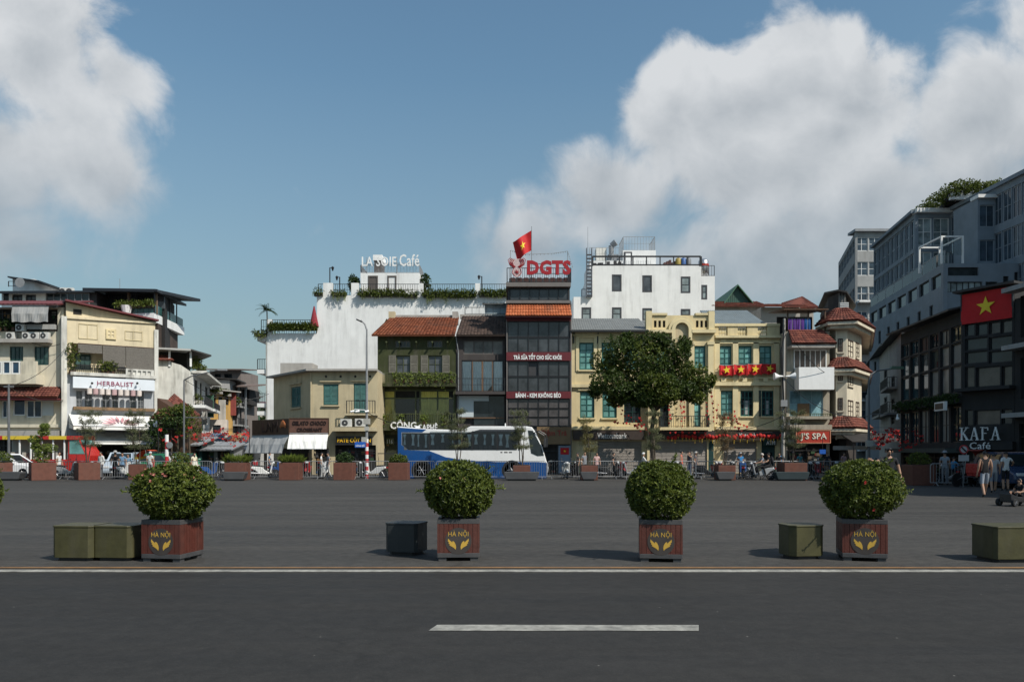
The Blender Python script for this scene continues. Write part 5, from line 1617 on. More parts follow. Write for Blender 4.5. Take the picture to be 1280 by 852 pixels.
MB().box(x0, x1, 5, 6, z0, z1).build('vent_box', GREYMETAL, h)
x = FW.u(772)
MB().path([(x, 4.8, z1 - 0.2), (x, 4.8, FW.z(772, 291)), (x + 0.45, 4.6, FW.z(772, 287))], [0.25, 0.28, 0.34], 10).build('vent_pipe', GALV, h)
st = MB()
for k in range(12): st.box(FW.u(733), FW.u(739), -0.4, -0.02, FW.z(736, 370) + k * 0.35, FW.z(736, 370) + k * 0.35 + 0.06)
st.box(FW.u(732.5), FW.u(733.3), -0.42, 0, FW.z(736, 372), FW.z(736, 311)).box(FW.u(738.8), FW.u(739.6), -0.42, 0, FW.z(736, 372), FW.z(736, 311))
st.build('fire_ladder', mat('ladder_grey', (0.10, 0.10, 0.11), 0.5), h)
MB().tube((FW.u(741), 5, zr), (FW.u(741), 5, FW.z(741, 265)), 0.03, 0.015).build('antenna', GREYMETAL, h)
TANKC = [('yellow', (0.35, 0.26, 0.06), 851), ('blue', (0.05, 0.12, 0.30), 857.5), ('grey', (0.16, 0.17, 0.18), 864)]
for n_, c_, px in TANKC:
 t = thing('water_barrel', n_ + ' plastic water barrel on the white block roof behind the railing', 'barrel', (FW.a.x + FW.u(px), 77.2, zr), 0, 'roof barrels')
 MB().lathe([(0.24, 0), (0.27, 0.1), (0.27, 0.85), (0.2, 0.98)], n=12).build('shell', mat('barrel_' + n_, c_, 0.5), t, smooth=True)
 MB().lathe([(0.1, 0.97), (0.1, 1.04)], n=10).build('lid', DKMETAL, t)
bx = MB()
for k in range(5): bx.box(FW.u(833 + k * 3.3), FW.u(833 + k * 3.3 + 2.7), 1.2, 1.8, zr, zr + 0.6 + 0.12 * (k % 3))
t = FW.thing('roof_crates', 'dark crates stacked on the white block roof beside the barrels', 'crates')
t['kind'] = 'stuff'
bx.build('crate_stack', mat('crate_red', (0.10, 0.045, 0.04), 0.7, 0.4, 2), t)
t = thing('steel_tank', 'tall stainless steel water tank with red band on the white block', 'tank', (FW.a.x + FW.u(882), 76.8, FW.z(885, 345)))
MB().lathe([(0.5, 0), (0.5, 1.6), (0.3, 1.78), (0.1, 1.84)], n=16).build('shell', mat('stainless', (0.5, 0.5, 0.5), 0.3, 0.1, 2, metal=0.8), t, smooth=True)
MB().lathe([(0.505, 1.05), (0.505, 1.3)], n=16).build('band', REDS, t)
# green gabled shed and the roofs behind the yellow houses
FX = flat(893, 953, 78)
h = FX.thing('green_shed', 'dark green gabled sheet-metal shed behind the balustrade house', 'shed')
GS = mat('green_sheet', (0.035, 0.10, 0.075), 0.6, 0.15, 1, streak=0.3)
ap = (FX.u(921), FX.z(921, 358.5))
zb = FX.z(921, 392)
MB().prism([(FX.u(897), 0), (FX.u(949), 0), (FX.u(949), zb), ap, (FX.u(897), zb)][::-1], 0, 8).build('wall', GS, h)
for s, px in ((-1, 895.5), (1, 951)):
 MB().slab([(FX.u(px), -0.4, zb - 0.1), (ap[0], -0.4, ap[1] + 0.08), (ap[0], 8, ap[1] + 0.08), (FX.u(px), 8, zb - 0.1)][::-s], (0, 0, 0.12)).build('roof', mat('green_trim', (0.06, 0.15, 0.09), 0.6), h)
rb = MB()
for k in range(20):
 x = FX.u(898 + k * 2.6)
 top = zb + (ap[1] - zb) * max(0, 1 - abs(x - ap[0]) / (ap[0] - FX.u(897)))
 rb.box(x - 0.02, x + 0.02, -0.03, 0, 6, top)
rb.build('sheet_rib', GS, h, stuff=True)
MB().box(FX.u(885), FX.u(899), 1, 6, 0, FX.z(892, 375)).build('side_block', GS, h)
FX2 = flat(950, 1010, 72)
h = FX2.thing('hipped_house', 'old grey house with dark maroon hipped roofs behind the spa house', 'house')
MB().box(FX2.u(951), FX2.u(1000), 0, 8, 0, FX2.z(970, 384)).build('wall', CONCRETE, h)
a, b = FX2.u(948), FX2.u(1004)
ze = FX2.z(970, 384)
tile_slope(h, (a, -0.8, ze), (b, -0.8, ze), (b - 1.5, 3, FX2.z(970, 373)), (a + 1.6, 3, FX2.z(970, 373)), 0.3, 0.3, MAROONT, rs=2)
tile_slope(h, (FX2.u(985), 1.5, FX2.z(985, 382)), (FX2.u(1032), 1.5, FX2.z(985, 380)), (FX2.u(1028), 5, FX2.z(985, 357)), (FX2.u(1000), 5, FX2.z(985, 366)), 0.3, 0.3, MAROONT, rs=4)
MB().box(FX2.u(987), FX2.u(1030), 2.5, 6, 0, FX2.z(985, 380)).build('wall', CONCRETE, h)
FX3 = flat(876, 905, 79)
h = FX3.thing('tiled_shed', 'low shed with maroon tiled roof beside the green gable', 'shed')
tile_slope(h, (FX3.u(880), -0.5, FX3.z(890, 389)), (FX3.u(948), -0.5, FX3.z(890, 389)), (FX3.u(946), 2.5, FX3.z(890, 377)), (FX3.u(884), 2.5, FX3.z(890, 377)), 0.3, 0.3, MAROONT, rs=2)
MB().box(FX3.u(884), FX3.u(946), 0, 4, 0, FX3.z(890, 389)).build('wall', CONCRETE, h)
h.location.y -= 2.5
# ------------------------------------------------------------------ cream house at the left end
FH = flat(-45, 80, 58)
h = FH.thing('worn_cream_house', 'worn cream house with maroon skirts, old awning and air conditioners', 'house')
ops = [FH.rect(*q) for q in ((12, 433, 29, 456), (43, 433, 61, 456), (16, 497.5, 31.5, 519), (32.5, 500, 52, 521.5), (-30, 433, -8, 456), (-30, 498, -4, 520), (2, 500, 9, 522))]
att = FH.rect(-45, 386, 72, 414)
gf = FH.rect(-45, 548, 76, 592)
zt = FH.z(40, 384)
wall_mb(0, FH.L - 0.05, 0, zt, ops + [att, (gf[0], gf[1], 0.02, gf[3])], 10, 0.3).build('wall', PALECREAM, h)
for q in (0, 1, 4): window(h, *ops[q], TEALD, glass('dull_teal_glass', (0.03, 0.06, 0.055)), 3, 1, 0.06, 0.07, 0.05)
for q in (2, 3, 5, 6): window(h, *ops[q], WFRAME, G_BLUE, 2 if q == 3 else 1, 1, 0.05, 0.08, 0.08)
x0, x1, z0, z1 = FH.rect(53, 498, 67, 519)
MB().box(x0, x1, -0.02, 0.02, z0, z1).build('blank_panel', mat('pale_blue_panel', (0.48, 0.54, 0.55), 0.6, 0.05, 1), h)
shopfront(h, att[0], att[1], att[2], att[3], 0.29, 30, 31)
shopfront(h, gf[0], gf[1], 0.02, gf[3], 0.29, 30, 32)
x0, x1, z0, z1 = FH.rect(-45, 376, 81, 385)
corr_slope(h, (x0, -1.0, FH.z(40, 383)), (x1, -1.0, FH.z(40, 383)), (x1, 4, EYE + (HY - 376) / F * 62), (x0, 4, EYE + (HY - 376) / F * 62), 0.3, mat('maroon_sheet', (0.13, 0.03, 0.03), 0.6, 0.2, 2, streak=0.3))
x0, x1, z0, z1 = FH.rect(-45, 480, 83, 497)
tile_slope(h, (x0, -1.2, z0), (x1, -1.2, z0), (x1 - 0.3, -0.02, z1 - 0.2), (x0, -0.02, z1 - 0.2), 0.24, 0.26, MAROONT, rs=12)
MB().box(x0, x1 - 0.1, -1.1, 0.02, z0 - 0.2, z0 - 0.1).build('soffit', MAROON, h)
# balcony with glass front and parapet
ledge(h, *FH.rect(-45, 469, 55, 481), 1.0, PALECREAM, 'balcony_slab')
for a, b, m in ((-20, 12.5, G_DARK), (13.5, 23.5, G_BLUE), (24.5, 35, G_BLUE)):
 window(h, *FH.rect(a, 453, b, 469), WFRAME, m, 1, 1, -0.95, 0.09, 0.05)
x0, x1, z0, z1 = FH.rect(36, 453, 55, 469)
MB().box(x0, x1, -0.95, -0.75, z0, z1).build('balcony_parapet', PALECREAM, h)
ledge(h, *FH.rect(-45, 424.5, 66, 429), 0.6, CONCRETE, 'ledge')
ledge(h, *FH.rect(-45, 530, 78, 534), 0.25, PALECREAM, 'ledge')
ledge(h, *FH.rect(-45, 538, 78, 547), 0.5, CONCRETE, 'fascia')
x0, x1, z0, z1 = FH.rect(25, 385, 70, 405)
t = FH.thing('hanging_tarpaulin', 'grey tarpaulin sheet hung across the open attic of cream house', 'tarpaulin')
mb = MB()
vs_ = []
for i in range(17):
 x = x0 + (x1 - x0) * i / 16
 vs_ += [(x, -0.9, z1), (x, -1.0 + 0.03 * math.sin(i * 1.4), (z0 + z1) / 2), (x, -0.95 + 0.06 * math.sin(i * 1.1), z0 + 0.04 * math.sin(i))]
mb.add(vs_, [(3 * i + j + 1, 3 * i + 4 + j, 3 * i + 3 + j, 3 * i + j) for i in range(16) for j in range(2)])
mb.build('sheet', mat('tarp_grey', (0.36, 0.36, 0.35), 0.8, 0.12, 1.5, streak=0.5), t)
MB().tube((x0, -0.9, z1), (x1, -0.9, z1), 0.03).box(x0, x0 + 0.05, -0.9, 0.1, z1 - 0.05, z1 + 0.0).box(x1 - 0.05, x1, -0.9, 0.1, z1 - 0.05, z1).build('pole', GREYMETAL, t)
t = FH.thing('hanging_tarpaulin', 'small pale tarpaulin under the attic awning beside potted plants', 'tarpaulin')
x0, x1, z0, z1 = FH.rect(25, 406, 71, 412)
MB().box(x0, x1, -0.3, -0.05, z0, z1).build('sheet', mat('tarp_grey', None), t)
for k, px in enumerate((13, 33, 43, 55, 25)):
 a = ac_unit((FH.a.x + FH.u(px), 57.45, FH.z(px, 425) if k < 4 else FH.z(px, 415)), 0, 'weathered air conditioner in the row above the teal windows', 0.62, 0.5)
r = random.Random(8)
for k, px in enumerate((-12, 2, 10, 19)):
 t = thing('potted_plant', 'bushy potted plant on the attic ledge of the cream house', 'plant', (FH.a.x + FH.u(px), 57.8, FH.z(px, 414)), 0, 'plants on the attic ledge')
 MB().lathe([(0.12, 0), (0.16, 0.25)], n=8).build('pot', BROWNW, t)
 mb = MB()
 leaf_ball(mb, (0, 0, 0.5), 0.36, 0.3, 0.36, 60, 0.14, r, 0.3, 6)
 mb.build('foliage', LEAF_B, t)
# ------------------------------------------------------------------ herbalist house
FHB = Fac((wx(79, 57.6), 57.6), (wx(197, 61.3), 61.3))
h = FHB.thing('herbalist_house', 'yellow and white herbalist house with bamboo blinds and pale canopies', 'house')
u1 = FHB.u(194)
zt = FHB.z(82, 391)
bal = FHB.rect(89, 432, 192, 464)
ww = [FHB.rect(*q) for q in ((95, 488, 103, 511), (106, 488, 115, 511), (128, 488, 137, 511), (139.5, 488, 148, 511), (162, 490, 170, 512), (172, 490, 180, 512))]
gf = FHB.rect(88, 548, 190, 592)
wall_mb(FHB.u(83), u1, FHB.z(138, 470), FHB.z(138, 398), [(bal[0], bal[1], bal[2], bal[3])], 10, 1.2).build('wall', CREAM, h)
wall_mb(FHB.u(83), u1, 0, FHB.z(138, 470) - 0.002, ww + [(gf[0], gf[1], 0.02, gf[3])], 10, 0.3).build('wall', wallm('shaded_white_shop_wall', (0.44, 0.46, 0.48), 0.4), h)  # white lower wall, its shade put into the grey-blue colour
FG_ = mat('lattice_grey', (0.20, 0.21, 0.22), 0.6)
for q in ww: window(h, *q, FG_, G_GREY, 2, 4, 0.1, 0.06, 0.04)
shopfront(h, gf[0], gf[1], 0.02, gf[3], 0.29, 40, 41)
# sloping gable strip and roof edge over the yellow front
zl, zr_ = FHB.z(82, 377), FHB.z(194, 402)
MB().prism([(FHB.u(83), FHB.z(138, 398) + 0.002), (u1, FHB.z(138, 398) + 0.002), (u1, zr_ + 0.02), (FHB.u(83), zl)], 0.2, 0.5).build('gable', CREAM, h)
MB().slab([(FHB.u(81), -0.35, zl + 0.02), (u1 + 0.2, -0.35, zr_ + 0.03), (u1 + 0.2, 9, zr_ + 0.5), (FHB.u(81), 9, zl + 0.5)], (0, 0, 0.12)).build('roof', MAROON, h)
for q in ((92, 386, 102.5, 392.5), (146, 399.5, 160, 404), (162, 401.5, 170, 405)):
 a, b, c, d = FHB.rect(*q)
 MB().box(a, b, 0.17, 0.22, c, d).build('vent_opening', SHOP, h)
MB().slab([(FHB.u(83), -0.12, FHB.z(83, 398)), (u1, -0.12, FHB.z(194, 409) + 0.25), (u1, 0.01, FHB.z(194, 409) + 0.25), (FHB.u(83), 0.01, FHB.z(83, 398))], (0, 0, 0.14)).build('cornice', CREAM, h)
# raised geometric relief
rl = MB()
def rbar(a, b, c, d):
 x0, x1, z0, z1 = FHB.rect(a, b, c, d)
 rl.box(x0, x1, -0.04, 0.01, z0, z1)
for (x, y, w, hh) in ((98, 405, 24, 18), (132, 411.5, 13, 13), (156, 414, 22, 11)):
 rbar(x, y, x + w, y + 0.7); rbar(x, y + hh, x + w, y + hh + 0.7); rbar(x, y, x + 0.7, y + hh); rbar(x + w - 0.7, y, x + w, y + hh)
 rbar(x + w * 0.45, y, x + w * 0.45 + 0.7, y + hh)
rl.build('relief', mat('relief_tan', (0.50, 0.42, 0.25), 0.8), h)
window(h, *FHB.rect(132.5, 412, 144.5, 424), YELLOW, CREAM, 2, 2, -0.10, 0.12, 0.08)
# corner piers
for a, b in ((76.5, 83.5), (192.5, 197.5)):
 MB().box(FHB.u(a), FHB.u(b), -0.15, 0.5, 0, FHB.z(a, 395 if a < 100 else 412)).build('pier', OLDWHITE, h)
# balcony inside
window(h, *FHB.rect(96, 441, 116, 463), TEALD, glass('dull_teal_glass', None), 3, 1, 1.0, 0.08, 0.06)
REED = mat('grey_reed_blind', (0.17, 0.155, 0.135), 0.85, 0.25, 10, streak=0.2)
for k, (a, b, c, d) in enumerate(((97, 430.5, 127, 441.5), (127.8, 432.5, 156, 462), (156.5, 434.5, 191.5, 466))):
 x0, x1, z0, z1 = FHB.rect(a, b, c, d)
 t = FHB.thing('bamboo_blind', ['short rolled-up grey bamboo blind over the herbalist balcony window', 'long grey bamboo blind between the other two on the herbalist balcony', 'wide long grey bamboo blind at the street end of herbalist balcony'][k], 'blind', 'bamboo blinds')
 m = MB()
 n = int((z1 - z0) / 0.07)
 for i in range(n):
  z = z0 + (z1 - z0) * i / n
  m.box(x0, x1, -0.30 + 0.004 * (i % 3), -0.285, z + 0.008, z + 0.062)
 m.box(x0, x1, -0.283, -0.275, z0, z1)
 m.build('slats', REED, t, stuff=True)
 MB().tube((x0, -0.28, z1), (x1, -0.28, z1), 0.04).box(x0, x0 + 0.04, -0.28, 0.03, z1 - 0.03, z1 + 0.03).box(x1 - 0.04, x1, -0.28, 0.03, z1 - 0.03, z1 + 0.03).build('roller', BROWNW, t)
railing(h, FHB.u(89), FHB.u(156), -0.35, FHB.z(120, 469), FHB.z(120, 457), DKMETAL, 0.12)
# baluster parapet with blocks
x0, x1, z0, z1 = FHB.rect(156, 462, 191, 470)
pb = wall_mb(x0, x1, z0 - 0.3, z1, [(x0 + 0.15 + k * 0.34, x0 + 0.37 + k * 0.34, z0 - 0.1, z1 - 0.12) for k in range(5)], 0.14, 0.1).build('balcony_parapet', OLDWHITE, h, (0, -0.42, 0))
ledge(h, *FHB.rect(87, 467.5, 194, 471.5), 0.55, OLDWHITE, 'balcony_slab')
r = random.Random(11)
for k, px in enumerate((88, 92, 128, 134, 140)):
 t = thing('potted_plant', 'leafy plant on the herbalist balcony railing', 'plant', tuple(Vector((FHB.a.x, FHB.a.y, 0)) + Matrix.Rotation(FHB.rz, 3, 'Z') @ Vector((FHB.u(px), -0.25, FHB.z(px, 467.6)))), 0, 'plants on the herbalist balcony')
 MB().lathe([(0.12, 0), (0.16, 0.25)], n=8).build('pot', BROWNW, t)
 mb = MB()
 leaf_ball(mb, (0, 0, 0.6 if k > 1 else 1.2), 0.35, 0.3, 0.4 if k > 1 else 1.1, 70, 0.13, r, 0.3, 6)
 mb.build('foliage', LEAF_A, t)
HRED = mat('herbalist_letter', (0.28, 0.05, 0.10), 0.5)
t = signboard(FHB, 90, 473.5, 191.5, 487, 0.55, mat('herbalist_white', (0.62, 0.66, 0.70), 0.5, 0.05, 1), 'long white fascia sign reading HERBALIST in dark pink letters', [('HERBALIST', 120, 477.5, 165, 483, HRED, 0.0)], thick=0.5)
for px in (113, 169):
 x, z = FHB.u(px), FHB.z(px, 480)
 MB().tube((x, -0.56, z), (x, -0.8, z + 0.08), 0.02).ball((x, -0.82, z + 0.02), 0.09, n=8, m=5).build('spotlight', DKMETAL, t)
for k in range(9):
 px = 110 + k * 7.7
 t = thing('paper_lantern', 'pale paper lantern hanging in the row under the herbalist sign', 'lantern', tuple(Vector((FHB.a.x, FHB.a.y, 0)) + Matrix.Rotation(FHB.rz, 3, 'Z') @ Vector((FHB.u(px), -0.75, FHB.z(px, 489.5 + k * 0.35)))), 0, 'paper lanterns under the herbalist sign')
 MB().lathe([(0.10, -0.22), (0.17, -0.19), (0.17, 0.19), (0.10, 0.22)], n=12).build('shade', mat('paper_' + 'ab'[k % 3 == 1], (0.62, 0.55, 0.50) if k % 3 != 1 else (0.45, 0.30, 0.30), 0.8), t)
 MB().tube((0, 0, 0.2), (0, 0.2, 0.42), 0.012).build('cord', DKMETAL, t)
ledge(h, *FHB.rect(91, 509.5, 192, 513), 0.5, mat('worn_brown_ledge', (0.20, 0.12, 0.06), 0.7, 0.3, 3, streak=0.4), 'ledge')
for (a, b, yt, yb, out, val, lab, lo) in ((86, 199, 520, 534, 2.6, 0.25, 'upper white canopy with faint pink emblem over the herbalist shop', 1), (98, 188, 541, 552, 2.0, 0.2, 'lower white canopy over the herbalist entrance', 0)):
 t = FHB.thing('canvas_canopy', lab, 'canopy')
 x0, x1, z0, z1 = FHB.rect(a, yt, b, yb)
 awning(t, x0, x1, z1 + 0.1, z0, out, CANVASW, val, 'canvas')
 if lo:
  em = MB()
  cx_ = FHB.u(143)
  PKE = mat('faint_pink_print', (0.60, 0.30, 0.32), 0.8)
  sl_ = Vector((0, -out, z0 - z1 - 0.1))
  nv = Vector((0, -0.25, 0.05))
  for ring, (n_, r0, r1) in enumerate(((9, 0.18, 0.62), (7, 0.12, 0.42))):
   for k in range(n_):
    a_ = math.pi * (k + 0.5) / n_
    pt = lambda q, da: Vector((cx_, 0, z1 + 0.1)) + Vector((math.cos(a_ + da) * q * 2.2, 0, 0)) + sl_ * (0.88 - math.sin(a_ + da) * q * 1.15) + nv
    em.add([pt(r0, 0), pt((r0 + r1) / 2, 0.12), pt(r1, 0), pt((r0 + r1) / 2, -0.12)], [(0, 1, 2, 3)])
  em.build('emblem', PKE, t)
 fr = MB().tube((x0, -out, z0), (x1, -out, z0), 0.035)
 for x in (x0, x1): fr.tube((x, 0.02, z1 - 0.5), (x, -out, z0), 0.03)
 fr.build('canopy_frame', GREYMETAL, t)
# ------------------------------------------------------------------ roof bars behind the left houses
FR = Fac((wx(116, 69), 69), (wx(202, 68), 68))
h = FR.thing('rooftop_bar', 'dark glass rooftop bar with sloped black roof and planted white balcony', 'building')
BLK = mat('black_sheet', (0.020, 0.024, 0.030), 0.5, 0.15, 1)
zf = FR.z(160, 394)
MB().prism([(FR.u(122), 1.2), (FR.u(196), 1.2), (FR.u(196) - 2.4, 6.5), (FR.u(122), 6.5)][::-1], 0, FR.z(160, 365), 'z').build('core', DARKWALL, h)
glass_rows(h, FR, 122, 162, [(364, 381), (382, 392)], 6, BLK, G_DARK, y=1.05)
for a, b in ((164, 185), (186, 196)):
 x0, x1, z0, z1 = FR.rect(a, 367, b, 383)
 MB().box(x0, x1, 1.1, 1.19, z0, z1).build('pane', G_DARK if a == 164 else G_GREY, h)
for px in (121, 163, 197):
 x = FR.u(px)
 MB().box(x - 0.09, x + 0.09, -0.3, -0.1, zf, FR.z(px, 363)).build('post', mat('timber_post', (0.14, 0.09, 0.055), 0.7), h)
MB().slab([(FR.u(115), -1.2, FR.z(115, 363)), (FR.u(203), -1.2, FR.z(203, 364.5)), (FR.u(203), 6, FR.z(203, 357)), (FR.u(115), 6, FR.z(115, 355))], (0, 0, -0.25)).build('roof', BLK, h)
MB().slab([(FR.u(203), -1.2, FR.z(203, 364.4)), (FR.u(203) + 0.3, -1.2, FR.z(203, 365)), (FR.u(203) - 1.7, 6.5, FR.z(203, 362)), (FR.u(203) - 3.4, 6.5, FR.z(203, 357))], (0, 0, -0.2)).build('roof', BLK, h)
MB().prism([(FR.u(150), -0.8), (FR.u(199.5), -0.8), (FR.u(200) - 2.0, 7), (FR.u(150), 7)][::-1], FR.z(180, 404), FR.z(180, 393.5), 'z').build('terrace_slab', WHITE, h)
MB().prism([(FR.u(150), 0.2), (FR.u(196), 0.2), (FR.u(197) - 2.2, 6.6), (FR.u(150), 6.6)][::-1], 0, FR.z(180, 404) - 0.002, 'z').build('storey_below', mat('dim_brown', (0.07, 0.05, 0.04), 0.8, 0.3, 1), h)
GG = glass('green_balcony_glass', (0.02, 0.06, 0.055))
for k in range(5):
 a, b = 165 + k * 6.9, 165 + (k + 1) * 6.9 - 0.5
 x0, x1, z0, z1 = FR.rect(a, 383.5, b, 393)
 MB().box(x0, x1, -0.72, -0.69, z0, z1).build('balcony_pane', GG, h)
for k in range(4):
 p0 = Vector((FR.u(199.5), -0.72, 0)).lerp(Vector((FR.u(200) - 2.05, 6.9, 0)), k / 4)
 p1 = Vector((FR.u(199.5), -0.72, 0)).lerp(Vector((FR.u(200) - 2.05, 6.9, 0)), (k + 0.95) / 4)
 MB().quad((p0.x, p0.y, zf), (p1.x, p1.y, zf), (p1.x, p1.y, zf + 0.75), (p0.x, p0.y, zf + 0.75)).build('balcony_pane', GG, h)
 MB().box(p0.x - 0.04, p0.x + 0.04, p0.y - 0.04, p0.y + 0.04, zf, FR.z(203, 366)).build('post', DKMETAL, h)
fernf = FR
t = fern(154, 199, 382.5, FR, -0.7, 0.3, 0.35, 'yellow-green planting along the rooftop bar balcony', LEAF_C, n=500)
MB().lathe([(0.3, zf - 0.1), (0.5, zf + 0.65)], (FR.u(167), -0.9, 0), 10).build('white_tub', WHITEP, t)
MB().tube((FR.u(122), 3, FR.z(122, 358)), (FR.u(122), 3, FR.z(122, 339)), 0.025).build('antenna', GREYMETAL, h)
FR2 = flat(-10, 120, 68)
h = FR2.thing('white_roof_house', 'small white roof house with dark canopies, satellite dish and glazed corridor', 'building')
ops = [FR2.rect(*q) for q in ((15, 368, 28, 380), (32, 368, 45, 380), (4, 366, 11, 380))]
wall_mb(FR2.u(2), FR2.u(57), 0, FR2.z(30, 364), ops, 6).build('wall', WHITE, h)
for q in ops: window(h, *q, DKMETAL, G_GREY, 2, 2, 0.05, 0.08, 0.06)
MB().box(FR2.u(2), FR2.u(30), 1.5, 6, FR2.z(30, 364), FR2.z(10, 344)).build('upper_room', WHITE, h)
MB().slab([(FR2.u(1), 0.9, FR2.z(10, 342)), (FR2.u(41), 0.9, FR2.z(10, 347.5)), (FR2.u(41), 7, FR2.z(10, 347)), (FR2.u(1), 7, FR2.z(10, 341))], (0, 0, -0.12)).build('roof', BLK, h)
MB().slab([(FR2.u(2), -0.8, FR2.z(30, 366)), (FR2.u(75), -0.8, FR2.z(30, 365.5)), (FR2.u(58), 3, FR2.z(30, 356.5)), (FR2.u(2), 3, FR2.z(30, 356.5))], (0, 0, -0.2)).build('canopy', BLK, h)
MB().tube((FR2.u(22), 0.5, FR2.z(22, 357)), (FR2.u(22), 0.5, FR2.z(22, 352)), 0.04).lathe([(0.05, 0.45), (0.35, 0.38), (0.42, 0.30)], (FR2.u(22), 0, FR2.z(22, 352)), 14, 'y').build('satellite_dish', GREYMETAL, h)
railing(h, FR2.u(7), FR2.u(20), 0.4, FR2.z(14, 357), FR2.z(14, 350), DKMETAL, 0.4)
glass_rows(h, FR2, 58, 111, [(366.5, 381)], 6, mat('corridor_frame', (0.14, 0.145, 0.15), 0.5), G_DARK)
MB().box(FR2.u(57), FR2.u(120), 0.12, 5, 0, FR2.z(85, 366)).build('corridor', DARKWALL, h)
MB().box(FR2.u(57), FR2.u(121), -0.3, 5, FR2.z(85, 366), FR2.z(85, 364)).build('corridor_roof', BLK, h)
MB().box(FR2.u(100), FR2.u(120), -0.05, 1, FR2.z(110, 394), FR2.z(110, 382)).build('parapet', WHITE, h)
for k, px in enumerate((62, 71)):
 a = ac_unit((FR2.a.x + FR2.u(px), 69.5, FR2.z(px, 364)), 0, 'white air conditioner standing on the dark roof beside satellite dish', 0.52, 0.62)
# ------------------------------------------------------------------ street running away on the left
FO = Fac((wx(196, 66), 66), (wx(246, 67), 67))
h = FO.thing('stained_house', 'old stained white house with covered roof terrace and balconies on the side street', 'house')
zt = FO.z(220, 455)
MB().prism([(FO.u(196), 0), (FO.u(241), 0), (FO.u(241), FO.z(241, 466)), (FO.u(226), FO.z(226, 456)), (FO.u(196), FO.z(196, 447))][::-1], 0, 1.0).build('wall', OLDWHITE, h)
FO2 = Fac((wx(241, 66.9), 66.9), (wx(263, 80), 80))
sz_ = FO.z(241, 466)
oo = [FO2.rect(*q) for q in ((243, 474, 247.5, 503), (250, 478, 253, 503), (256.5, 483, 260, 506), (243.5, 515, 247, 538), (250, 516, 253, 538))]
b = wall_mb(0, FO2.L, 0, sz_, oo, 0.4).build('wall', WHITE, h)
onto(b, FO, FO2)
for q in oo:
 wv = window(h, *q, DKMETAL, G_DARK, 2, 2, 0.1)
 onto(wv, FO, FO2)
for (a, bb, yt, yb) in ((241, 252, 497, 510), (254, 262, 504, 514)):
 x0, x1, z0, z1 = FO2.rect(a, yt, bb, yb)
 onto(MB().box(x0, x1, -1.0, 0.05, z0 - 0.1, z0 + 0.15).build('balcony_slab', WHITE, h), FO, FO2)
 onto(railing(h, x0, x1, -0.95, z0 + 0.15, z1, DKMETAL, 0.18, ends=0.9), FO, FO2)
 x0, x1, z0, z1 = FO2.rect(a, 461, bb, 466)
onto(MB().box(-0.1, FO2.L, -1.1, 0.1, sz_, sz_ + 0.2).build('cornice', OLDWHITE, h), FO, FO2)
# roof terrace
RT = mat('pale_sheet', (0.42, 0.42, 0.40), 0.6, 0.15, 1, streak=0.4)
MB().box(FO.u(196), FO.u(232), 1.6, 7, sz_ + 0.2, FO.z(220, 438)).build('terrace_room', DARKWALL, h)
MB().slab([(FO.u(190), -0.6, FO.z(200, 435)), (FO.u(239), -0.6, FO.z(239, 437)), (FO.u(239) - 2.2, 9, FO.z(239, 434)), (FO.u(190), 9, FO.z(200, 432))], (0, 0, -0.15)).build('roof', RT, h)
MB().slab([(FO.u(239), -0.6, FO.z(239, 436.8)), (FO.u(239) + 1.6, -0.3, FO.z(239, 443)), (FO.u(239) - 0.5, 9, FO.z(239, 440)), (FO.u(239) - 2.2, 9, FO.z(239, 433.8))], (0, 0, -0.12)).build('roof', mat('dark_sheet', None), h)
for px, y in ((212, -0.1), (238.5, -0.1)):
 MB().box(FO.u(px) - 0.08, FO.u(px) + 0.08, y, y + 0.15, FO.z(px, 458), FO.z(px, 436)).build('post', WHITE, h)
corr_slope(h, (FO.u(197), -0.4, FO.z(205, 450)), (FO.u(218), -0.4, FO.z(215, 450)), (FO.u(210), 0.6, FO.z(205, 443)), (FO.u(197), 0.6, FO.z(205, 443)), 0.3, MAROONT)
t = fern(240, 249, 456, FO, 0.6, 0.8, 0.2, 'leafy green plants at the stained house roof terrace edge', LEAF_A, n=260)
# low tiled roof and creeper in front of the stained wall
FT = flat(194, 245, 58)
h = FT.thing('low_tiled_house', 'low house with dark red tiled roof overgrown by creepers at street mouth', 'house')
MB().prism([(FT.u(195), 0), (FT.u(232), 0), (FT.u(232), FT.z(232, 521)), (FT.u(195), FT.z(195, 497))][::-1], 0.2, 3).build('wall', BROWNW, h)
tile_slope(h, (FT.u(196), -1.0, FT.z(200, 523)), (FT.u(234), -1.0, FT.z(200, 528)), (FT.u(230), 3, FT.z(200, 516)), (FT.u(196), 3, FT.z(200, 488)), 0.26, 0.26, MAROONT, rs=8)
r = random.Random(17)
for k, (px, py, rx, rz_) in enumerate(((206, 531, 0.9, 0.8), (218, 520, 1.0, 0.6), (228, 525, 0.9, 0.7), (240, 532, 0.9, 1.0), (203, 548, 0.7, 0.9), (233, 512, 0.7, 0.4))):
 t = thing('creeper_bush', 'mound of green creeper growing at the side street mouth', 'bush', (FT.a.x + FT.u(px), 57.0 + 0.35 * (k % 2), 0), 0, 'creepers at the street mouth')
 mb = MB()
 zc = FT.z(px, py)
 leaf_ball(mb, (0, 0, zc), rx, 0.8, rz_, 170, 0.16, r, 0.4, 6)
 mb.build('foliage', LEAF_A if k % 2 else LEAF_B, t)
 MB().path([(0, 0, 0), (0.1, 0, zc * 0.5), (0, 0, zc)], [0.06, 0.05, 0.03], 6).build('stem', BARK, t)
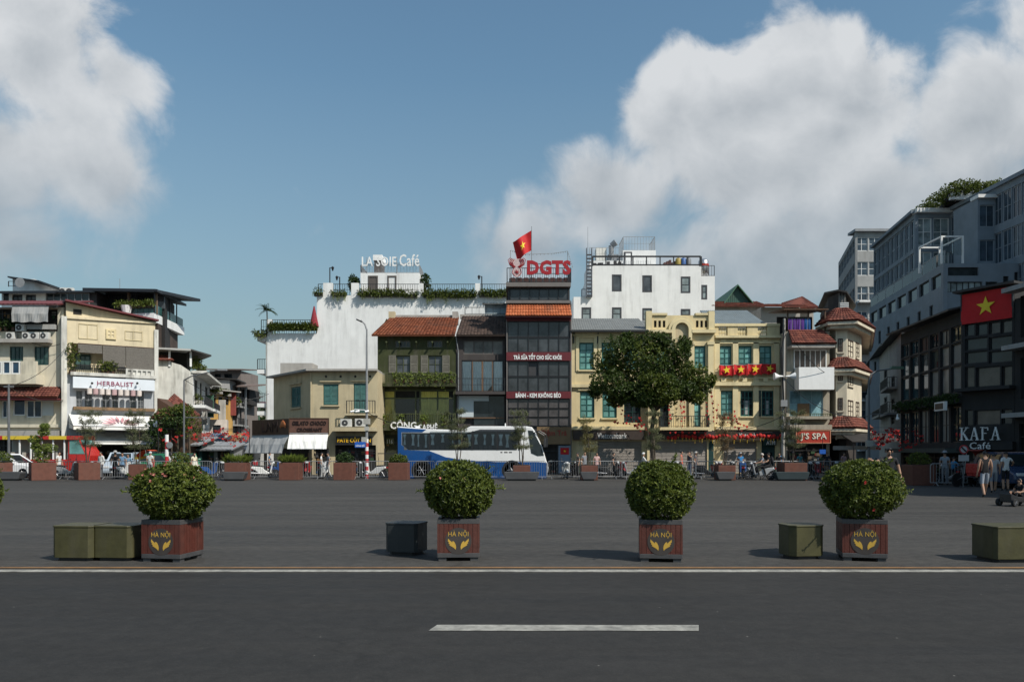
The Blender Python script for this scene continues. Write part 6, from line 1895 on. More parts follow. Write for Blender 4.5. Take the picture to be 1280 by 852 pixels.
def street_house(pa, ya, pb, yb, top, m, label, wins=(), roof=None, name='street_house', bal=(), depth=6):
 f = Fac((wx(pa, ya), ya), (wx(pb, yb), yb))
 h = f.thing(name, label, 'house')
 z = f.z((pa + pb) / 2, top)
 ow = [f.rect(*q) for q in wins]
 wall_mb(0, f.L, 0, z, ow, depth).build('wall', m, h)
 for q in ow: window(h, *q, DKMETAL, G_DARK, 2, 2, 0.08, 0.06, 0.05)
 for (a, b, yt, y2) in bal:
  x0, x1, z0, z1 = f.rect(a, yt, b, y2)
  MB().box(x0, x1, -0.9, 0.05, z0 - 0.18, z0).build('balcony_slab', m, h)
  railing(h, x0, x1, -0.85, z0, z1, DKMETAL, 0.2, ends=0.8)
 if roof:
  MB().slab([(-0.3, -0.8, z), (f.L + 0.3, -0.8, z), (f.L + 0.3, depth, z + roof[0]), (-0.3, depth, z + roof[0])], (0, 0, 0.12)).build('roof', roof[1], h)
 return h, f
BRW = wallm('brown_grey_wall', (0.20, 0.17, 0.155), 0.4)
h, f = street_house(262, 88, 301, 88, 463, BRW, 'brown-grey house with slatted upper storey and overhanging sheet roofs', [(268, 467, 276, 476), (280, 467, 290, 476)], (0.6, mat('brown_sheet', (0.17, 0.13, 0.115), 0.7, 0.2, 1)))
x0, x1, z0, z1 = f.rect(262, 478, 312, 483)
MB().slab([(x0, -1.5, z0), (x1 + 0.6, -1.5, z0), (x1 + 1.2, 2, z1), (x0, 2, z1)], (0, 0, -0.15)).build('canopy', mat('brown_sheet', None), h)
for px in (268, 284, 300, 309):
 MB().box(f.u(px) - 0.08, f.u(px) + 0.08, -0.6, -0.4, 0, f.z(px, 481)).build('post', GREYMETAL, h)
MB().box(f.u(268), f.u(310), 0.5, 4, f.z(290, 505), f.z(290, 486)).build('loggia', DARKWALL, h)
railing(h, f.u(266), f.u(310), -0.5, f.z(290, 505), f.z(290, 497), GREYMETAL, 0.3)
street_house(263, 80.5, 291, 84, 489, OCHRE, 'ochre yellow house with small windows on the side street', [(265, 493, 270, 507), (273, 496, 278, 508), (281, 494, 286, 506)], (0.3, CONCRETE), bal=())
h, f = street_house(287, 85, 304, 92, 478, GREYW, 'grey house with stacked balconies beside ochre house', [(290, 490, 295, 500), (297, 491, 301, 500), (290, 512, 295, 524), (297, 512, 301, 523)], (0.4, mat('dark_sheet', None)), bal=((288, 302, 500, 508), (288, 302, 523, 531)))
street_house(262, 79.5, 284, 80, 524, wallm('cream_arch', (0.58, 0.52, 0.46), 0.4), 'pale shop house with arched opening on the side street', [(266, 531, 276, 556)], None)
street_house(301, 95, 316, 102, 500, OCHRE, 'narrow ochre house further along the street', [(303, 508, 307, 518), (310, 509, 314, 518)], (0.3, CONCRETE), bal=((303, 315, 519, 526),))
street_house(305, 108, 322, 116, 494, PALECREAM, 'pale far house with white balconies along the street', [(308, 503, 312, 511), (315, 503, 319, 511)], (0.3, GREYW), bal=((306, 320, 512, 518),))
street_house(312, 130, 345, 130, 506, BRW, 'brown far house closing the view along the side street', [(316, 514, 321, 522), (326, 514, 331, 522)], (0.8, MAROON))
street_house(314, 100, 334, 96, 531, GREYW, 'low grey shop at far end beside the white building', [(318, 538, 324, 556)], (0.3, CONCRETE))
def crown_tree(loc, hgt, spread, label, lm, seed, n=9, leafs=70, ln=0.28, trunk=0.14, group='trees'):
 r = random.Random(seed)
 t = thing('tree', label, 'tree', loc, 0, group)
 tb = MB()
 top = Vector((r.uniform(-0.2, 0.2), 0, hgt * 0.55))
 tb.path([(0, 0, 0), (0.05, 0, hgt * 0.25), tuple(top)], [trunk, trunk * 0.8, trunk * 0.6], 9)
 cr = MB()
 for k in range(n):
  a = k * 2.399 + r.uniform(-0.3, 0.3)
  q = math.sqrt((k + 0.5) / n)
  z = hgt * (0.62 + 0.33 * (1 - q * q)) + r.uniform(-0.08, 0.05) * hgt
  p = Vector((math.cos(a) * q * spread, math.sin(a) * q * spread, z))
  tb.path([tuple(top * r.uniform(0.6, 1.0)), tuple(top.lerp(p, 0.5) + Vector((0, 0, 0.1))), tuple(p)], [trunk * 0.45, trunk * 0.28, trunk * 0.1], 6)
  s = spread * r.uniform(0.34, 0.5)
  leaf_ball(cr, p, s, s, s * 0.75, leafs, ln, r, 0.35, 6, 0.25)
 tb.build('trunk', BARK, t)
 cr.build('crown', lm, t)
 return t
crown_tree((wx(322, 104), 104, 0), 5.2, 1.9, 'dark green street tree at the far end of side street', LEAF_B, 5, 9, 60, 0.35)
crown_tree((wx(310, 120), 120, 0), 10.5, 2.6, 'distant tree crown showing above the side street roofs', LEAF_B, 6, 9, 60, 0.4)
palm((wx(315, 112), 112, 7.8), 2.4, 'distant palm above the side street roofs', 1.6, seed=4, group='distant palms')
# stalls and sheets along the mouth of the street
for k, (pa, pb, Y, yt, m, lab) in enumerate(((247, 292, 61, 556, GREYMETAL, 'grey sheet-roofed stall with shutters at the side street mouth'), (214, 252, 60, 550, TEALD, 'dark green kiosk in the shade below the stained house'),
                                             (284, 318, 66, 556, CANVASG, 'grey canvas covered stall deeper in the side street'), (196, 224, 59, 560, DARKWALL, 'dark kiosk beside the herbalist shop'))):
 f = flat(pa, pb, Y)
 t = f.thing('street_stall', lab, 'stall')
 z = f.z(pa, yt)
 o_ = wall_mb(0, f.L, 0, z, [(f.L * 0.12, f.L * 0.45, 0.9, z - 0.3), (f.L * 0.55, f.L * 0.9, 0.05, z - 0.3)], 2.5).build('booth', m, t)
 shopfront(t, f.L * 0.12, f.L * 0.45, 0.9, z - 0.3, 0.2, 14, 50 + k)
 shopfront(t, f.L * 0.55, f.L * 0.9, 0.05, z - 0.3, 0.2, 14, 60 + k)
 corr_slope(t, (-0.3, -1.3, z - 0.35), (f.L + 0.3, -1.3, z - 0.35), (f.L + 0.3, 2.6, z + 0.3), (-0.3, 2.6, z + 0.3), 0.25, GREYMETAL)
# awnings, signs and plants crowding the side street
r = random.Random(64)
AWC = [('faded_red', (0.26, 0.06, 0.05)), ('faded_green', (0.06, 0.14, 0.09)), ('faded_blue', (0.10, 0.16, 0.24)), ('dirty_white', (0.45, 0.44, 0.41)), ('tan', (0.28, 0.20, 0.11))]
for k, (px, py, Y, w, d_) in enumerate(((250, 541, 72, 2.2, 1.2), (259, 545, 76, 2.0, 1.1), (268, 541, 78.5, 2.4, 1.2), (278, 544, 79, 2.2, 1.2), (290, 541, 84, 2.6, 1.3), (299, 546, 90, 2.4, 1.2), (307, 541, 94, 2.6, 1.3), (318, 545, 95, 2.6, 1.2), (327, 548, 95, 2.2, 1.1))):
 n_, c_ = AWC[k % 5]
 t = thing('shop_awning', n_.replace('_', ' ') + ' canvas awning over a shop along the side street', 'awning', (wx(px, Y), Y, 0), 0, 'awnings along the side street')
 m = MB()
 z = wz(py, Y)
 m.slab([(-w / 2, -d_, z - 0.55), (w / 2, -d_, z - 0.55), (w / 2, 0, z), (-w / 2, 0, z)], (0, 0, -0.03)).box(-w / 2, w / 2, -d_ - 0.02, -d_, z - 0.85, z - 0.55)
 m.build('canvas', mat('awning_' + n_, c_, 0.8, 0.2, 2, streak=0.4), t)
 MB().tube((-w / 2, -d_, 0), (-w / 2, -d_, z - 0.55), 0.03).tube((w / 2, -d_, 0), (w / 2, -d_, z - 0.55), 0.03).build('posts', GREYMETAL, t)
for k, (px, py, Y, hh) in enumerate(((264, 508, 78, 2.2), (279, 512, 82, 2.0), (292, 505, 84, 2.4), (304, 514, 93, 2.6), (311, 505, 98, 2.4), (322, 520, 95, 2.4), (256, 520, 74, 1.6))):
 n_, c_ = AWC[(k * 2 + 1) % 5]
 t = thing('blade_sign', 'narrow ' + n_.replace('_', ' ') + ' blade sign jutting over the side street', 'sign', (wx(px, Y), Y - 0.3, 0), 0, 'blade signs along the side street')
 z = wz(py, Y)
 MB().box(-0.35, 0.35, -0.08, 0.08, z - hh / 2, z + hh / 2).build('panel', mat('awning_' + n_, c_, 0.8), t, bevel=0.02)
 MB().box(-0.4, 0.4, -0.02, 0.9, z + hh / 2 - 0.2, z + hh / 2 - 0.14).build('bracket', DKMETAL, t)
for k, (px, py, Y, rx) in enumerate(((247, 500, 68.5, 0.5), (258, 507, 76, 0.5), (271, 489, 80, 0.7), (283, 492, 83, 0.6), (296, 503, 86, 0.6), (308, 520, 96, 0.7), (252, 463, 72, 0.6))):
 t = thing('balcony_plant', 'green plant spilling from a side street balcony', 'plant', (wx(px, Y), Y - 0.4, wz(py, Y) - 0.3), 0, 'plants on side street balconies')
 MB().box(-rx, rx, -0.15, 0.15, 0, 0.25).build('trough', CONCRETE, t)
 mb = MB()
 leaf_ball(mb, (0, 0, 0.4), rx, 0.4, 0.4, 90, 0.16, r, 0.3, 6)
 mb.build('foliage', LEAF_A, t)
# ------------------------------------------------------------------ big grey hotel on the right
HW = [(wx(1092, 94), 94), (wx(1144, 80), 80), (wx(1187.5, 80), 80), (wx(1290, 68.2), 68.2)]
def band_face(h, base, f, wins, floors, n, ztop, z0, wm, gm, fm, solid, name='wall', depth=0.3):
 ops = []
 for (a, b) in floors:
  for i in range(n):
   u0, u1 = f.L * (i + 0.04) / n, f.L * (i + 0.96) / n
   ops.append((u0, u1, a, b))
 o = wall_mb(0, f.L, z0, ztop, ops, depth, 0.2).build(name, wm, h)
 onto(o, base, f)
 for q in ops:
  w = window(h, *q, fm, gm, 2, 2, 0.1, 0.09, 0.07)
  onto(w, base, f)
base = Fac(HW[0], HW[1])
h = base.thing('grey_hotel', 'large blue-grey hotel stepping back in glazed terraces with a planted roof', 'building')
HG = mat('hotel_frame', (0.28, 0.31, 0.34), 0.5, 0.1, 1)
zT = EYE + (HY - 266) / F * 80
fl = [(zT - 3.5, zT - 0.5), (zT - 6.9, zT - 3.9), (zT - 10.2, zT - 7.3)]
band_face(h, base, base, None, fl, 9, zT, 0, BLUEGREY, G_HOTEL, HG, None)
fA = Fac(HW[1], HW[2])
band_face(h, base, fA, None, [(zT - 3.3, zT - 0.5), (zT - 6.9, zT - 3.9), (zT - 9.6, zT - 7.2)], 2, zT, 0, BLUEGREY, BLIND, WFRAME, None)
x = MB().box(-0.05, fA.L + 0.05, -0.5, 0.5, zT - 0.05, zT + 0.35).build('fascia', WFRAME, h)
onto(x, base, fA)
x = MB().box(0, base.L, -0.4, 0.5, zT, zT + 0.3).build('fascia', BLUEGREY, h)
onto(x, base, base)
fB = Fac(HW[2], HW[3])
zT2 = zT + 0.1
band_face(h, base, fB, None, [(zT2 - 3.4, zT2 - 0.6), (zT2 - 6.9, zT2 - 4.1), (zT2 - 10.2, zT2 - 7.6), (zT2 - 13, zT2 - 11.0)], 9, zT2, 0, BLUEGREY, G_HOTEL, HG, None)
x = MB().box(0, fB.L, -0.3, 2, zT2, zT2 + 0.35).build('fascia', BLUEGREY, h)
onto(x, base, fB)
core = MB().prism([(HW[0][0] + 0.4, HW[0][1]), (HW[1][0] + 0.4, HW[1][1] + 0.35), (HW[2][0] + 0.4, HW[2][1] + 0.35), (HW[3][0] + 0.4, HW[3][1]), (62, HW[3][1]), (62, 94)][::-1], 0, zT - 0.01, 'z').build('core', BLUEGREY, h)
core.matrix_basis = facM(base).inverted()
# protruding bay on the near wing
ub = fB.u(1222)
x = wall_mb(0, 3.0, 0, zT2 - 0.5, [(0.25, 2.75, zT2 - 3.2, zT2 - 1.0), (0.25, 2.75, zT2 - 6.6, zT2 - 4.4), (0.25, 2.75, zT2 - 9.8, zT2 - 7.8)], 3)
fBay = Fac((wx(1222, 73.2), 73.2), (wx(1246, 73.2), 73.2))
x = wall_mb(0, fBay.L, 8, zT2 - 0.8, [(0.2, fBay.L - 0.2, zT2 - 3.4, zT2 - 1.4), (0.2, fBay.L - 0.2, zT2 - 6.6, zT2 - 4.6), (0.2, fBay.L - 0.2, zT2 - 9.6, zT2 - 8.0)], 4, 0.2).build('bay', BLUEGREY, h)
onto(x, base, fBay)
for za, zb in ((zT2 - 3.4, zT2 - 1.4), (zT2 - 6.6, zT2 - 4.6), (zT2 - 9.6, zT2 - 8.0)):
 onto(window(h, 0.2, fBay.L - 0.2, za, zb, HG, G_HOTEL, 2, 1, 0.1), base, fBay)
x = MB().box(-0.1, fBay.L + 0.1, -0.3, 1, zT2 - 0.8, zT2 - 0.5).build('fascia', WFRAME, h)
onto(x, base, fBay)
# podium
PD = [(wx(1087, 92), 92), (wx(1179, 70), 70), (wx(1290, 70), 70)]
zP = EYE + (HY - 329) / F * 70
fP = Fac(PD[0], PD[1])
pd_ops = [(fP.L * (i + 0.1) / 7, fP.L * (i + 0.92) / 7, zP - 1.9, zP - 0.7) for i in range(7)]
sm = [(fP.L * (0.15 + 0.14 * i), fP.L * (0.15 + 0.14 * i) + 0.9, zP - 4.6, zP - 3.2) for i in range(6)] + [(fP.L * (0.08 + 0.18 * i), fP.L * (0.08 + 0.18 * i) + 0.8, zP - 7.6, zP - 6.4) for i in range(5)]
x = wall_mb(0, fP.L, 0, zP, pd_ops + sm, 0.35, 0.25).build('podium_wall', BLUEGREY, h)
onto(x, base, fP)
for q in pd_ops: onto(window(h, *q, DKMETAL, G_DARK, 1, 1, 0.15), base, fP)
for q in sm: onto(window(h, *q, DKMETAL, G_DARK, 1, 1, 0.1), base, fP)
fQ = Fac(PD[1], PD[2])
q1 = [fQ.rect(1185, 334, 1223, 344.5), fQ.rect(1181.5, 352, 1228, 365), fQ.rect(1232, 352, 1247, 362), fQ.rect(1254, 345, 1261, 362), fQ.rect(1268, 340, 1273, 352)]
x = wall_mb(0, fQ.L, 0, zP, q1, 0.35, 0.25).build('podium_wall', BLUEGREY, h)
onto(x, base, fQ)
for i, q in enumerate(q1): onto(window(h, *q, DKMETAL, G_DARK if i != 1 else BLIND, (1, 6, 3, 1, 1)[i], 1, 0.15, 0.06, 0.07), base, fQ)
core = MB().prism([(PD[0][0] + 0.45, PD[0][1]), (PD[1][0] + 0.45, PD[1][1] + 0.4), (PD[2][0], PD[1][1] + 0.4), (PD[2][0], PD[0][1])][::-1], 0, zP - 0.01, 'z').build('podium_core', BLUEGREY, h)
core.matrix_basis = facM(base).inverted()
# unseen hotel wing added past the view, raised to shade the podium front
fN = Fac((46.0, 66.5), (47.5, 50.0))
band_face(h, base, fN, None, [(zT - 3.4 + q, zT - 0.6 + q) for q in (4, 0, -4, -8)], 7, zT + 6, 0, BLUEGREY, G_HOTEL, HG, None)
core = MB().prism([(46.4, 66.5), (47.9, 50), (62, 50), (62, 66.5)][::-1], 0, zT + 5.99, 'z').build('core', BLUEGREY, h)
core.matrix_basis = facM(base).inverted()
# glass terrace rails on the podium, white pergola frame
gr = MB()
for i in range(9):
 u = fP.L * i / 8
 gr.box(u - 0.03, u + 0.03, 0.1, 0.16, zP, zP + 1.1)
gr.box(0, fP.L, 0.1, 0.17, zP + 1.1, zP + 1.16)
onto(gr.build('terrace_rail', GREYMETAL, h), base, fP)
for i in range(8):
 onto(MB().box(fP.L * i / 8 + 0.04, fP.L * (i + 1) / 8 - 0.04, 0.12, 0.14, zP + 0.05, zP + 1.08).build('rail_pane', CLEAR, h), base, fP)
pg = MB()
x0, x1 = fQ.u(1178.5), fQ.u(1205)
zg = fQ.z(1190, 296)
for x in (x0, x1):
 for y in (0.2, 4): pg.box(x - 0.07, x + 0.07, y - 0.07, y + 0.07, zP, zg)
pg.box(x0 - 0.07, x1 + 0.07, 0.13, 0.27, zg, zg + 0.14).box(x0 - 0.07, x1 + 0.07, 3.93, 4.07, zg, zg + 0.14).box(x0 - 0.07, x0 + 0.07, 0.27, 3.93, zg, zg + 0.14).box(x1 - 0.07, x1 + 0.07, 0.27, 3.93, zg, zg + 0.14)
onto(pg.build('pergola', WFRAME, h), base, fQ)
for a, b in ((1179.5, 1192), (1192.5, 1204.5)):
 q = fQ.rect(a, 298, b, 318)
 onto(MB().box(q[0], q[1], 0.18, 0.21, q[2], q[3]).build('screen_pane', CLEAR, h), base, fQ)
# dark planted roof pavilion
f5 = Fac((wx(1150, 86), 86), (wx(1186, 74), 74))
MBx = MB().slab([(wx(1150, 90), 90, zT + 0.5), (wx(1187, 77), 77, zT + 1.1), (wx(1247, 77), 77, zT + 1.1), (wx(1235, 95), 95, zT + 0.6)], (0, 0, -0.4))
o = MBx.build('roof_pavilion', DARKWALL, h)
o.matrix_basis = facM(base).inverted() @ o.matrix_basis
o = MB().box(wx(1188, 77), wx(1244, 77), 76.9, 77.3, zT + 0.4, zT + 1.0).build('fascia', WFRAME, h)
o.matrix_basis = facM(base).inverted() @ o.matrix_basis
o = MB().box(wx(1190, 80), wx(1240, 80), 80, 86, zT - 1, zT + 0.7).build('roof_room', DARKWALL, h)
o.matrix_basis = facM(base).inverted() @ o.matrix_basis
r = random.Random(31)
for k, (px, py, Y, rx, rz_) in enumerate(((1150, 263, 88, 1.1, 0.5), (1160, 256, 85, 1.2, 0.8), (1170, 247, 82, 1.3, 1.1), (1180, 239, 79, 1.2, 1.2), (1194, 230, 77, 1.3, 1.2), (1208, 227, 77, 1.5, 1.1), (1222, 228, 77, 1.3, 1.1), (1238, 228, 77, 0.8, 1.1), (1246, 226, 77.5, 0.9, 1.2))):
 t = thing('roof_shrub', 'tall palm-like shrub at the end of the hotel roof hedge' if k == 8 else 'clump of the green hedge along the hotel roof edge', 'shrub', (wx(px, Y), Y, wz(py, Y) - rz_), 0, None if k == 8 else 'hedge clumps on the hotel roof')
 mb = MB()
 leaf_ball(mb, (0, 0, rz_ * 0.5), rx, 1.0, rz_ * 0.55, 200, 0.2, r, 0.4, 6, 0.2)
 mb.build('foliage', LEAF_A, t)
 MB().tube((0, 0, -0.5), (0, 0, rz_), 0.05).build('stem', BARK, t)
# far block behind the hotel
f6 = Fac((wx(1048, 128), 128), (wx(1069, 110), 110))
f7 = Fac((wx(1069, 110), 110), (wx(1118, 110), 110))
h = f7.thing('far_block', 'far pale grey apartment block with stacked balconies and glazed top floor', 'building')
zT = f7.z(1090, 290)
ff = [(zT - 3.4 * i - 2.6, zT - 3.4 * i - 0.7) for i in range(9)]
band_face(h, f7, f7, None, ff, 3, zT, 0, GREYW, G_HOTEL, WFRAME, None)
band_face(h, f7, f6, None, ff[:7], 6, zT - 0.003, 0, GREYW, G_HOTEL, HG, None)
core = MB().prism([(f6.a.x + 0.5, f6.a.y), (f6.b.x + 0.5, f6.b.y + 0.4), (f7.b.x, f7.b.y + 0.4), (f7.b.x, f6.a.y)][::-1], 0, zT - 0.01, 'z').build('core', GREYW, h)
core.matrix_basis = facM(f7).inverted()
for i in range(2, 9):
 z = zT - 3.4 * i - 3.0
 MB().box(0.2, f7.L * 0.55, -0.9, 0.02, z, z + 0.25).build('balcony_slab', WHITE, h)
 railing(h, 0.25, f7.L * 0.54, -0.85, z + 0.25, z + 1.1, DKMETAL, 0.35, bar=0.02)
MB().box(-0.2, f7.L, -0.5, 2, zT, zT + 0.35).build('fascia', GREYMETAL, h)
# ------------------------------------------------------------------ black cafe on the right
K1 = Fac((wx(1126, 50), 50), (wx(1203, 41.5), 41.5))
K2 = Fac((wx(1203.2, 41.5), 41.5), (wx(1268, 39.2), 39.2))
h = K1.thing('black_cafe', 'black glass-fronted corner cafe building in shade under a large red flag', 'building')
zk = K1.z(1203, 388)
rows = []
zf = [0.0, K1.z(1165, 560), K1.z(1165, 495), K1.z(1165, 462), K1.z(1165, 436), zk]
ops = []
PLI = [(-0.0, 0.16), (0.17, 0.33), (0.34, 0.50), (0.51, 0.66), (0.67, 0.82), (0.83, 0.99)]
gkind = {}
for (za, zb) in ((zf[1] + 0.3, zf[2] - 0.75), (zf[2], zf[3] - 0.1), (zf[3], zf[4] - 0.1), (zf[4], zk - 0.7)):
 for (a, b) in PLI:
  ops.append((K1.L * (a + 0.01), K1.L * (b - 0.01), za, zb))
gk = (0.05 * K1.L, 0.95 * K1.L, 0.02, zf[1] - 0.2)
wall_mb(0, K1.L, 0, zk, ops + [gk], 8, 0.2).build('wall', DARKWALL, h)
KB, KP, KW = glass('cafe_blue_glass', (0.012, 0.028, 0.035)), mat('cafe_panel', (0.20, 0.20, 0.185), 0.6, 0.2, 1.5), mat('cafe_dark_panel', (0.06, 0.028, 0.025), 0.6)
r = random.Random(77)
for i, q in enumerate(ops):
 row, c = divmod(i, 6)
 g = KB if c < 2 else G_DARK
 if (row, c) in ((1, 3), (1, 5), (2, 5), (0, 2), (0, 4)): g = KP
 if (row, c) in ((1, 4), (2, 4), (3, 4)): g = glass('cafe_pale', (0.13, 0.13, 0.12), rough=0.3)
 if (row, c) in ((3, 2),): g = KW
 window(h, *q, DKMETAL, g, 1 if row in (1, 2) else 2, 1 if row else 2, 0.08, 0.06, 0.05)
shopfront(h, *gk, 0.18, 50, 71)
MB().box(-0.2, K1.L + 0.1, -0.9, 0.05, zf[1] - 0.25, zf[1] + 0.0).build('street_canopy', mat('canopy_green_grey', (0.05, 0.06, 0.055), 0.7), h)
MB().slab([(-0.6, -0.7, zk), (K1.L, -0.7, zk), (K1.L, 5, zk + 1.2), (-0.6, 5, zk + 1.2)], (0, 0, 0.1)).build('roof', mat('dark_sheet', None), h)
r_ = random.Random(5)
for k in range(9):
 t = thing('trailing_plant', 'dark trailing plant in the shaded ledge boxes of the black cafe', 'plant', tuple(Vector((K1.a.x, K1.a.y, 0)) + Matrix.Rotation(K1.rz, 3, 'Z') @ Vector((K1.L * (k + 0.5) / 9, -0.22, zf[2] - 0.62))), K1.rz, 'ledge plants on the black cafe')
 MB().box(-0.5, 0.5, -0.12, 0.24, 0, 0.2).build('box', DARKWALL, t)
 mb = MB()
 leaf_ball(mb, (0, -0.05, 0.25), 0.55, 0.25, 0.3, 60, 0.14, r_, 0.3, 6)
 mb.build('foliage', LEAF_B, t)
# corner face
zk2 = K2.z(1235, 361)
ops = [K2.rect(*q) for q in ((1206, 404, 1218, 420), (1220, 404, 1234, 419), (1236, 402, 1250, 417), (1251, 400, 1265, 416), (1206, 422, 1234, 437), (1236, 420, 1265, 436), (1206, 439, 1234, 454), (1236, 438, 1265, 453), (1206, 458, 1218, 484), (1220, 458, 1250, 483), (1252, 457, 1265, 482), (1206, 512, 1216, 532), (1218, 512, 1250, 531), (1252, 511, 1265, 530))]
gk = (0.1, K2.L - 0.1, 0.02, K2.z(1235, 562))
b = wall_mb(0, K2.L, 0, zk2, ops + [gk], 8, 0.2).build('wall', DARKWALL, h)
onto(b, K1, K2)
for i, q in enumerate(ops): onto(window(h, *q, DKMETAL, glass('cafe_warm', (0.06, 0.05, 0.042)) if i in (2, 3, 8, 9, 10, 12) else G_DARK, 1, 1, 0.1, 0.05, 0.05), K1, K2)
onto(shopfront(h, *gk, 0.18, 30, 72), K1, K2)
onto(MB().box(-0.1, K2.L + 0.1, -0.6, 0.1, K2.z(1235, 488), K2.z(1235, 484)).build('ledge', DARKWALL, h), K1, K2)
onto(MB().box(-0.1, K2.L + 0.1, -0.35, 0.1, K2.z(1235, 562), K2.z(1235, 552)).build('fascia', DARKWALL, h), K1, K2)
onto(MB().box(-0.3, K2.L + 0.2, -0.4, 6, zk2, zk2 + 0.12).build('roof', mat('dark_sheet', None), h), K1, K2)
t = K2.thing('wall_flag', 'large flat red flag with yellow star fixed to the black cafe front', 'flag')
x0, x1, z0, z1 = K2.rect(1203.2, 363.5, 1267, 401.5)
fl_ = MB()
vs_ = []
for i in range(13):
 for j in range(9):
  vs_.append((x0 + (x1 - x0) * i / 12, -0.12 - 0.02 * math.sin(i * 1.1 + j * 0.7), z0 + (z1 - z0) * j / 8))
fl_.add(vs_, [(i * 9 + j, i * 9 + 9 + j, i * 9 + 10 + j, i * 9 + j + 1) for i in range(12) for j in range(8)])
fl_.build('flag_cloth', RED, t, smooth=True)
MB().prism(star_poly((x0 + x1) / 2, (z0 + z1) / 2, 0.50)[::-1], -0.165, -0.15).build('flag_star', STARY, t)
MB().box(x0 - 0.03, x0 + 0.03, -0.13, 0.02, z0, z1).box(x1 - 0.03, x1 + 0.03, -0.13, 0.02, z0, z1).build('flag_batten', DKMETAL, t)
def serif_word(word, fac, px0, py0, px1, py1, y, m, par):
 x0, x1, z0, z1 = fac.rect(px0, py0, px1, py1)
 H_ = z1 - z0
 w = (x1 - x0) / len(word) * 0.84
 st = (x1 - x0) / len(word)
 for k, ch in enumerate(word):
  mb = MB()
  X = x0 + st * k
  T, S = 0.17 * w, 0.05 * H_
  def bar(ax, az, bx, bz, t):
   d = Vector((bx - ax, bz - az)).normalized()
   n = Vector((-d.y, d.x)) * t / 2
   pl = [(X + ax * w + n.x, z0 + az * H_ + n.y), (X + ax * w - n.x, z0 + az * H_ - n.y), (X + bx * w - n.x, z0 + bz * H_ - n.y), (X + bx * w + n.x, z0 + bz * H_ + n.y)]
   # account for the stretched unit square
   q = Vector((ax * w, az * H_)), Vector((bx * w, bz * H_))
   d = (q[1] - q[0]).normalized()
   n = Vector((-d.y, d.x)) * t / 2
   pl = [(X + q[0].x + n.x, z0 + q[0].y + n.y), (X + q[1].x + n.x, z0 + q[1].y + n.y), (X + q[1].x - n.x, z0 + q[1].y - n.y), (X + q[0].x - n.x, z0 + q[0].y - n.y)]
   mb.prism(pl, y - 0.06 - 0.003 * len(mb.f) / 6, y)
  def serif(cx, cz, s=0.2): mb.box(X + (cx - s) * w, X + (cx + s) * w, y - 0.09, y, z0 + cz * H_ - S / 2, z0 + cz * H_ + S / 2)
  if ch == 'K':
   bar(0.22, 0, 0.22, 1, T); bar(0.25, 0.42, 0.85, 1, T * 0.5); bar(0.42, 0.55, 0.9, 0, T)
   for c_ in ((0.22, 0), (0.22, 1), (0.85, 1), (0.88, 0)): serif(*c_)
  if ch == 'A':
   bar(0.12, 0, 0.5, 1, T * 0.5); bar(0.5, 1, 0.86, 0, T); bar(0.25, 0.33, 0.75, 0.33, T * 0.4)
   serif(0.12, 0); serif(0.86, 0)
  if ch == 'F':
   bar(0.25, 0, 0.25, 1, T); bar(0.25, 0.96, 0.85, 0.96, T * 0.5); bar(0.25, 0.52, 0.7, 0.52, T * 0.45); bar(0.84, 1, 0.84, 0.74, T * 0.4)
   serif(0.25, 0); serif(0.22, 1)
  mb.build('letter', m, par)
KWH = mat('cafe_letter_white', (0.72, 0.72, 0.70), 0.5)
t = K2.thing('cafe_sign', 'pale serif letters KAFA Café mounted on the black corner cafe', 'sign')
serif_word('KAFA', K2, 1207, 534, 1259.5, 549.5, -0.45, KWH, t)
x0, x1, z0, z1 = K2.rect(1218.5, 552.5, 1244.5, 561)
lettering('Café', KWH, t, x0, -0.40, z0, w=x1 - x0, h=z1 - z0, depth=0.05)
MB().box(K2.u(1207), K2.u(1259), -0.455, -0.44, K2.z(1233, 541.5), K2.z(1233, 540.8)).box(K2.u(1215), K2.u(1215) + 0.04, -0.45, 0.05, K2.z(1233, 542), K2.z(1233, 541)).box(K2.u(1250), K2.u(1250) + 0.04, -0.45, 0.05, K2.z(1233, 542), K2.z(1233, 541)).box(K2.u(1218.5), K2.u(1244), -0.40, -0.34, K2.z(1233, 557), K2.z(1233, 556.4)).build('sign_rail', DKMETAL, t)
t = K1.thing('square_sign', 'small square dark sign in white frame on the black cafe flank', 'sign')
x0, x1, z0, z1 = K1.rect(1190, 502, 1203, 513)
MB().box(x0, x1, -0.9, -0.75, z0, z1).build('frame', WFRAME, t)
MB().box(x0 + 0.15, x1 - 0.15, -0.93, -0.89, z0 + 0.08, z1 - 0.08).build('face', DKMETAL, t)
MB().box(x0 + 0.1, x0 + 0.15, -0.75, 0.03, (z0 + z1) / 2, (z0 + z1) / 2 + 0.05).build('bracket', DKMETAL, t)
# dark neighbour carrying on along the road beyond the frame
K3 = Fac((wx(1268.3, 39.15), 39.15), (25.6, 28.5))
h = K3.thing('dark_row_house', 'dark shaded row house with pale floor ledges beside the cafe', 'building')
z3 = K3.z(1275, 372)
ops = [(0.4 + 2.4 * i, 2.2 + 2.4 * i, za, zb) for i in range(4) for za, zb in ((4.2, 6.2), (7.2, 9.2))]
wall_mb(0, K3.L, 0, z3, ops + [(0.3, K3.L - 0.3, 0.02, 3.0)], 9, 0.25).build('wall', DARKWALL, h)
for q in ops: window(h, *q, DKMETAL, G_DARK, 2, 2, 0.1)
for z in (3.3, 6.6, 9.4): MB().box(0, K3.L, -0.7, 0.02, z, z + 0.22).build('floor_ledge', GREYW, h)
shopfront(h, 0.3, K3.L - 0.3, 0.02, 3.0, 0.22, 40, 81)
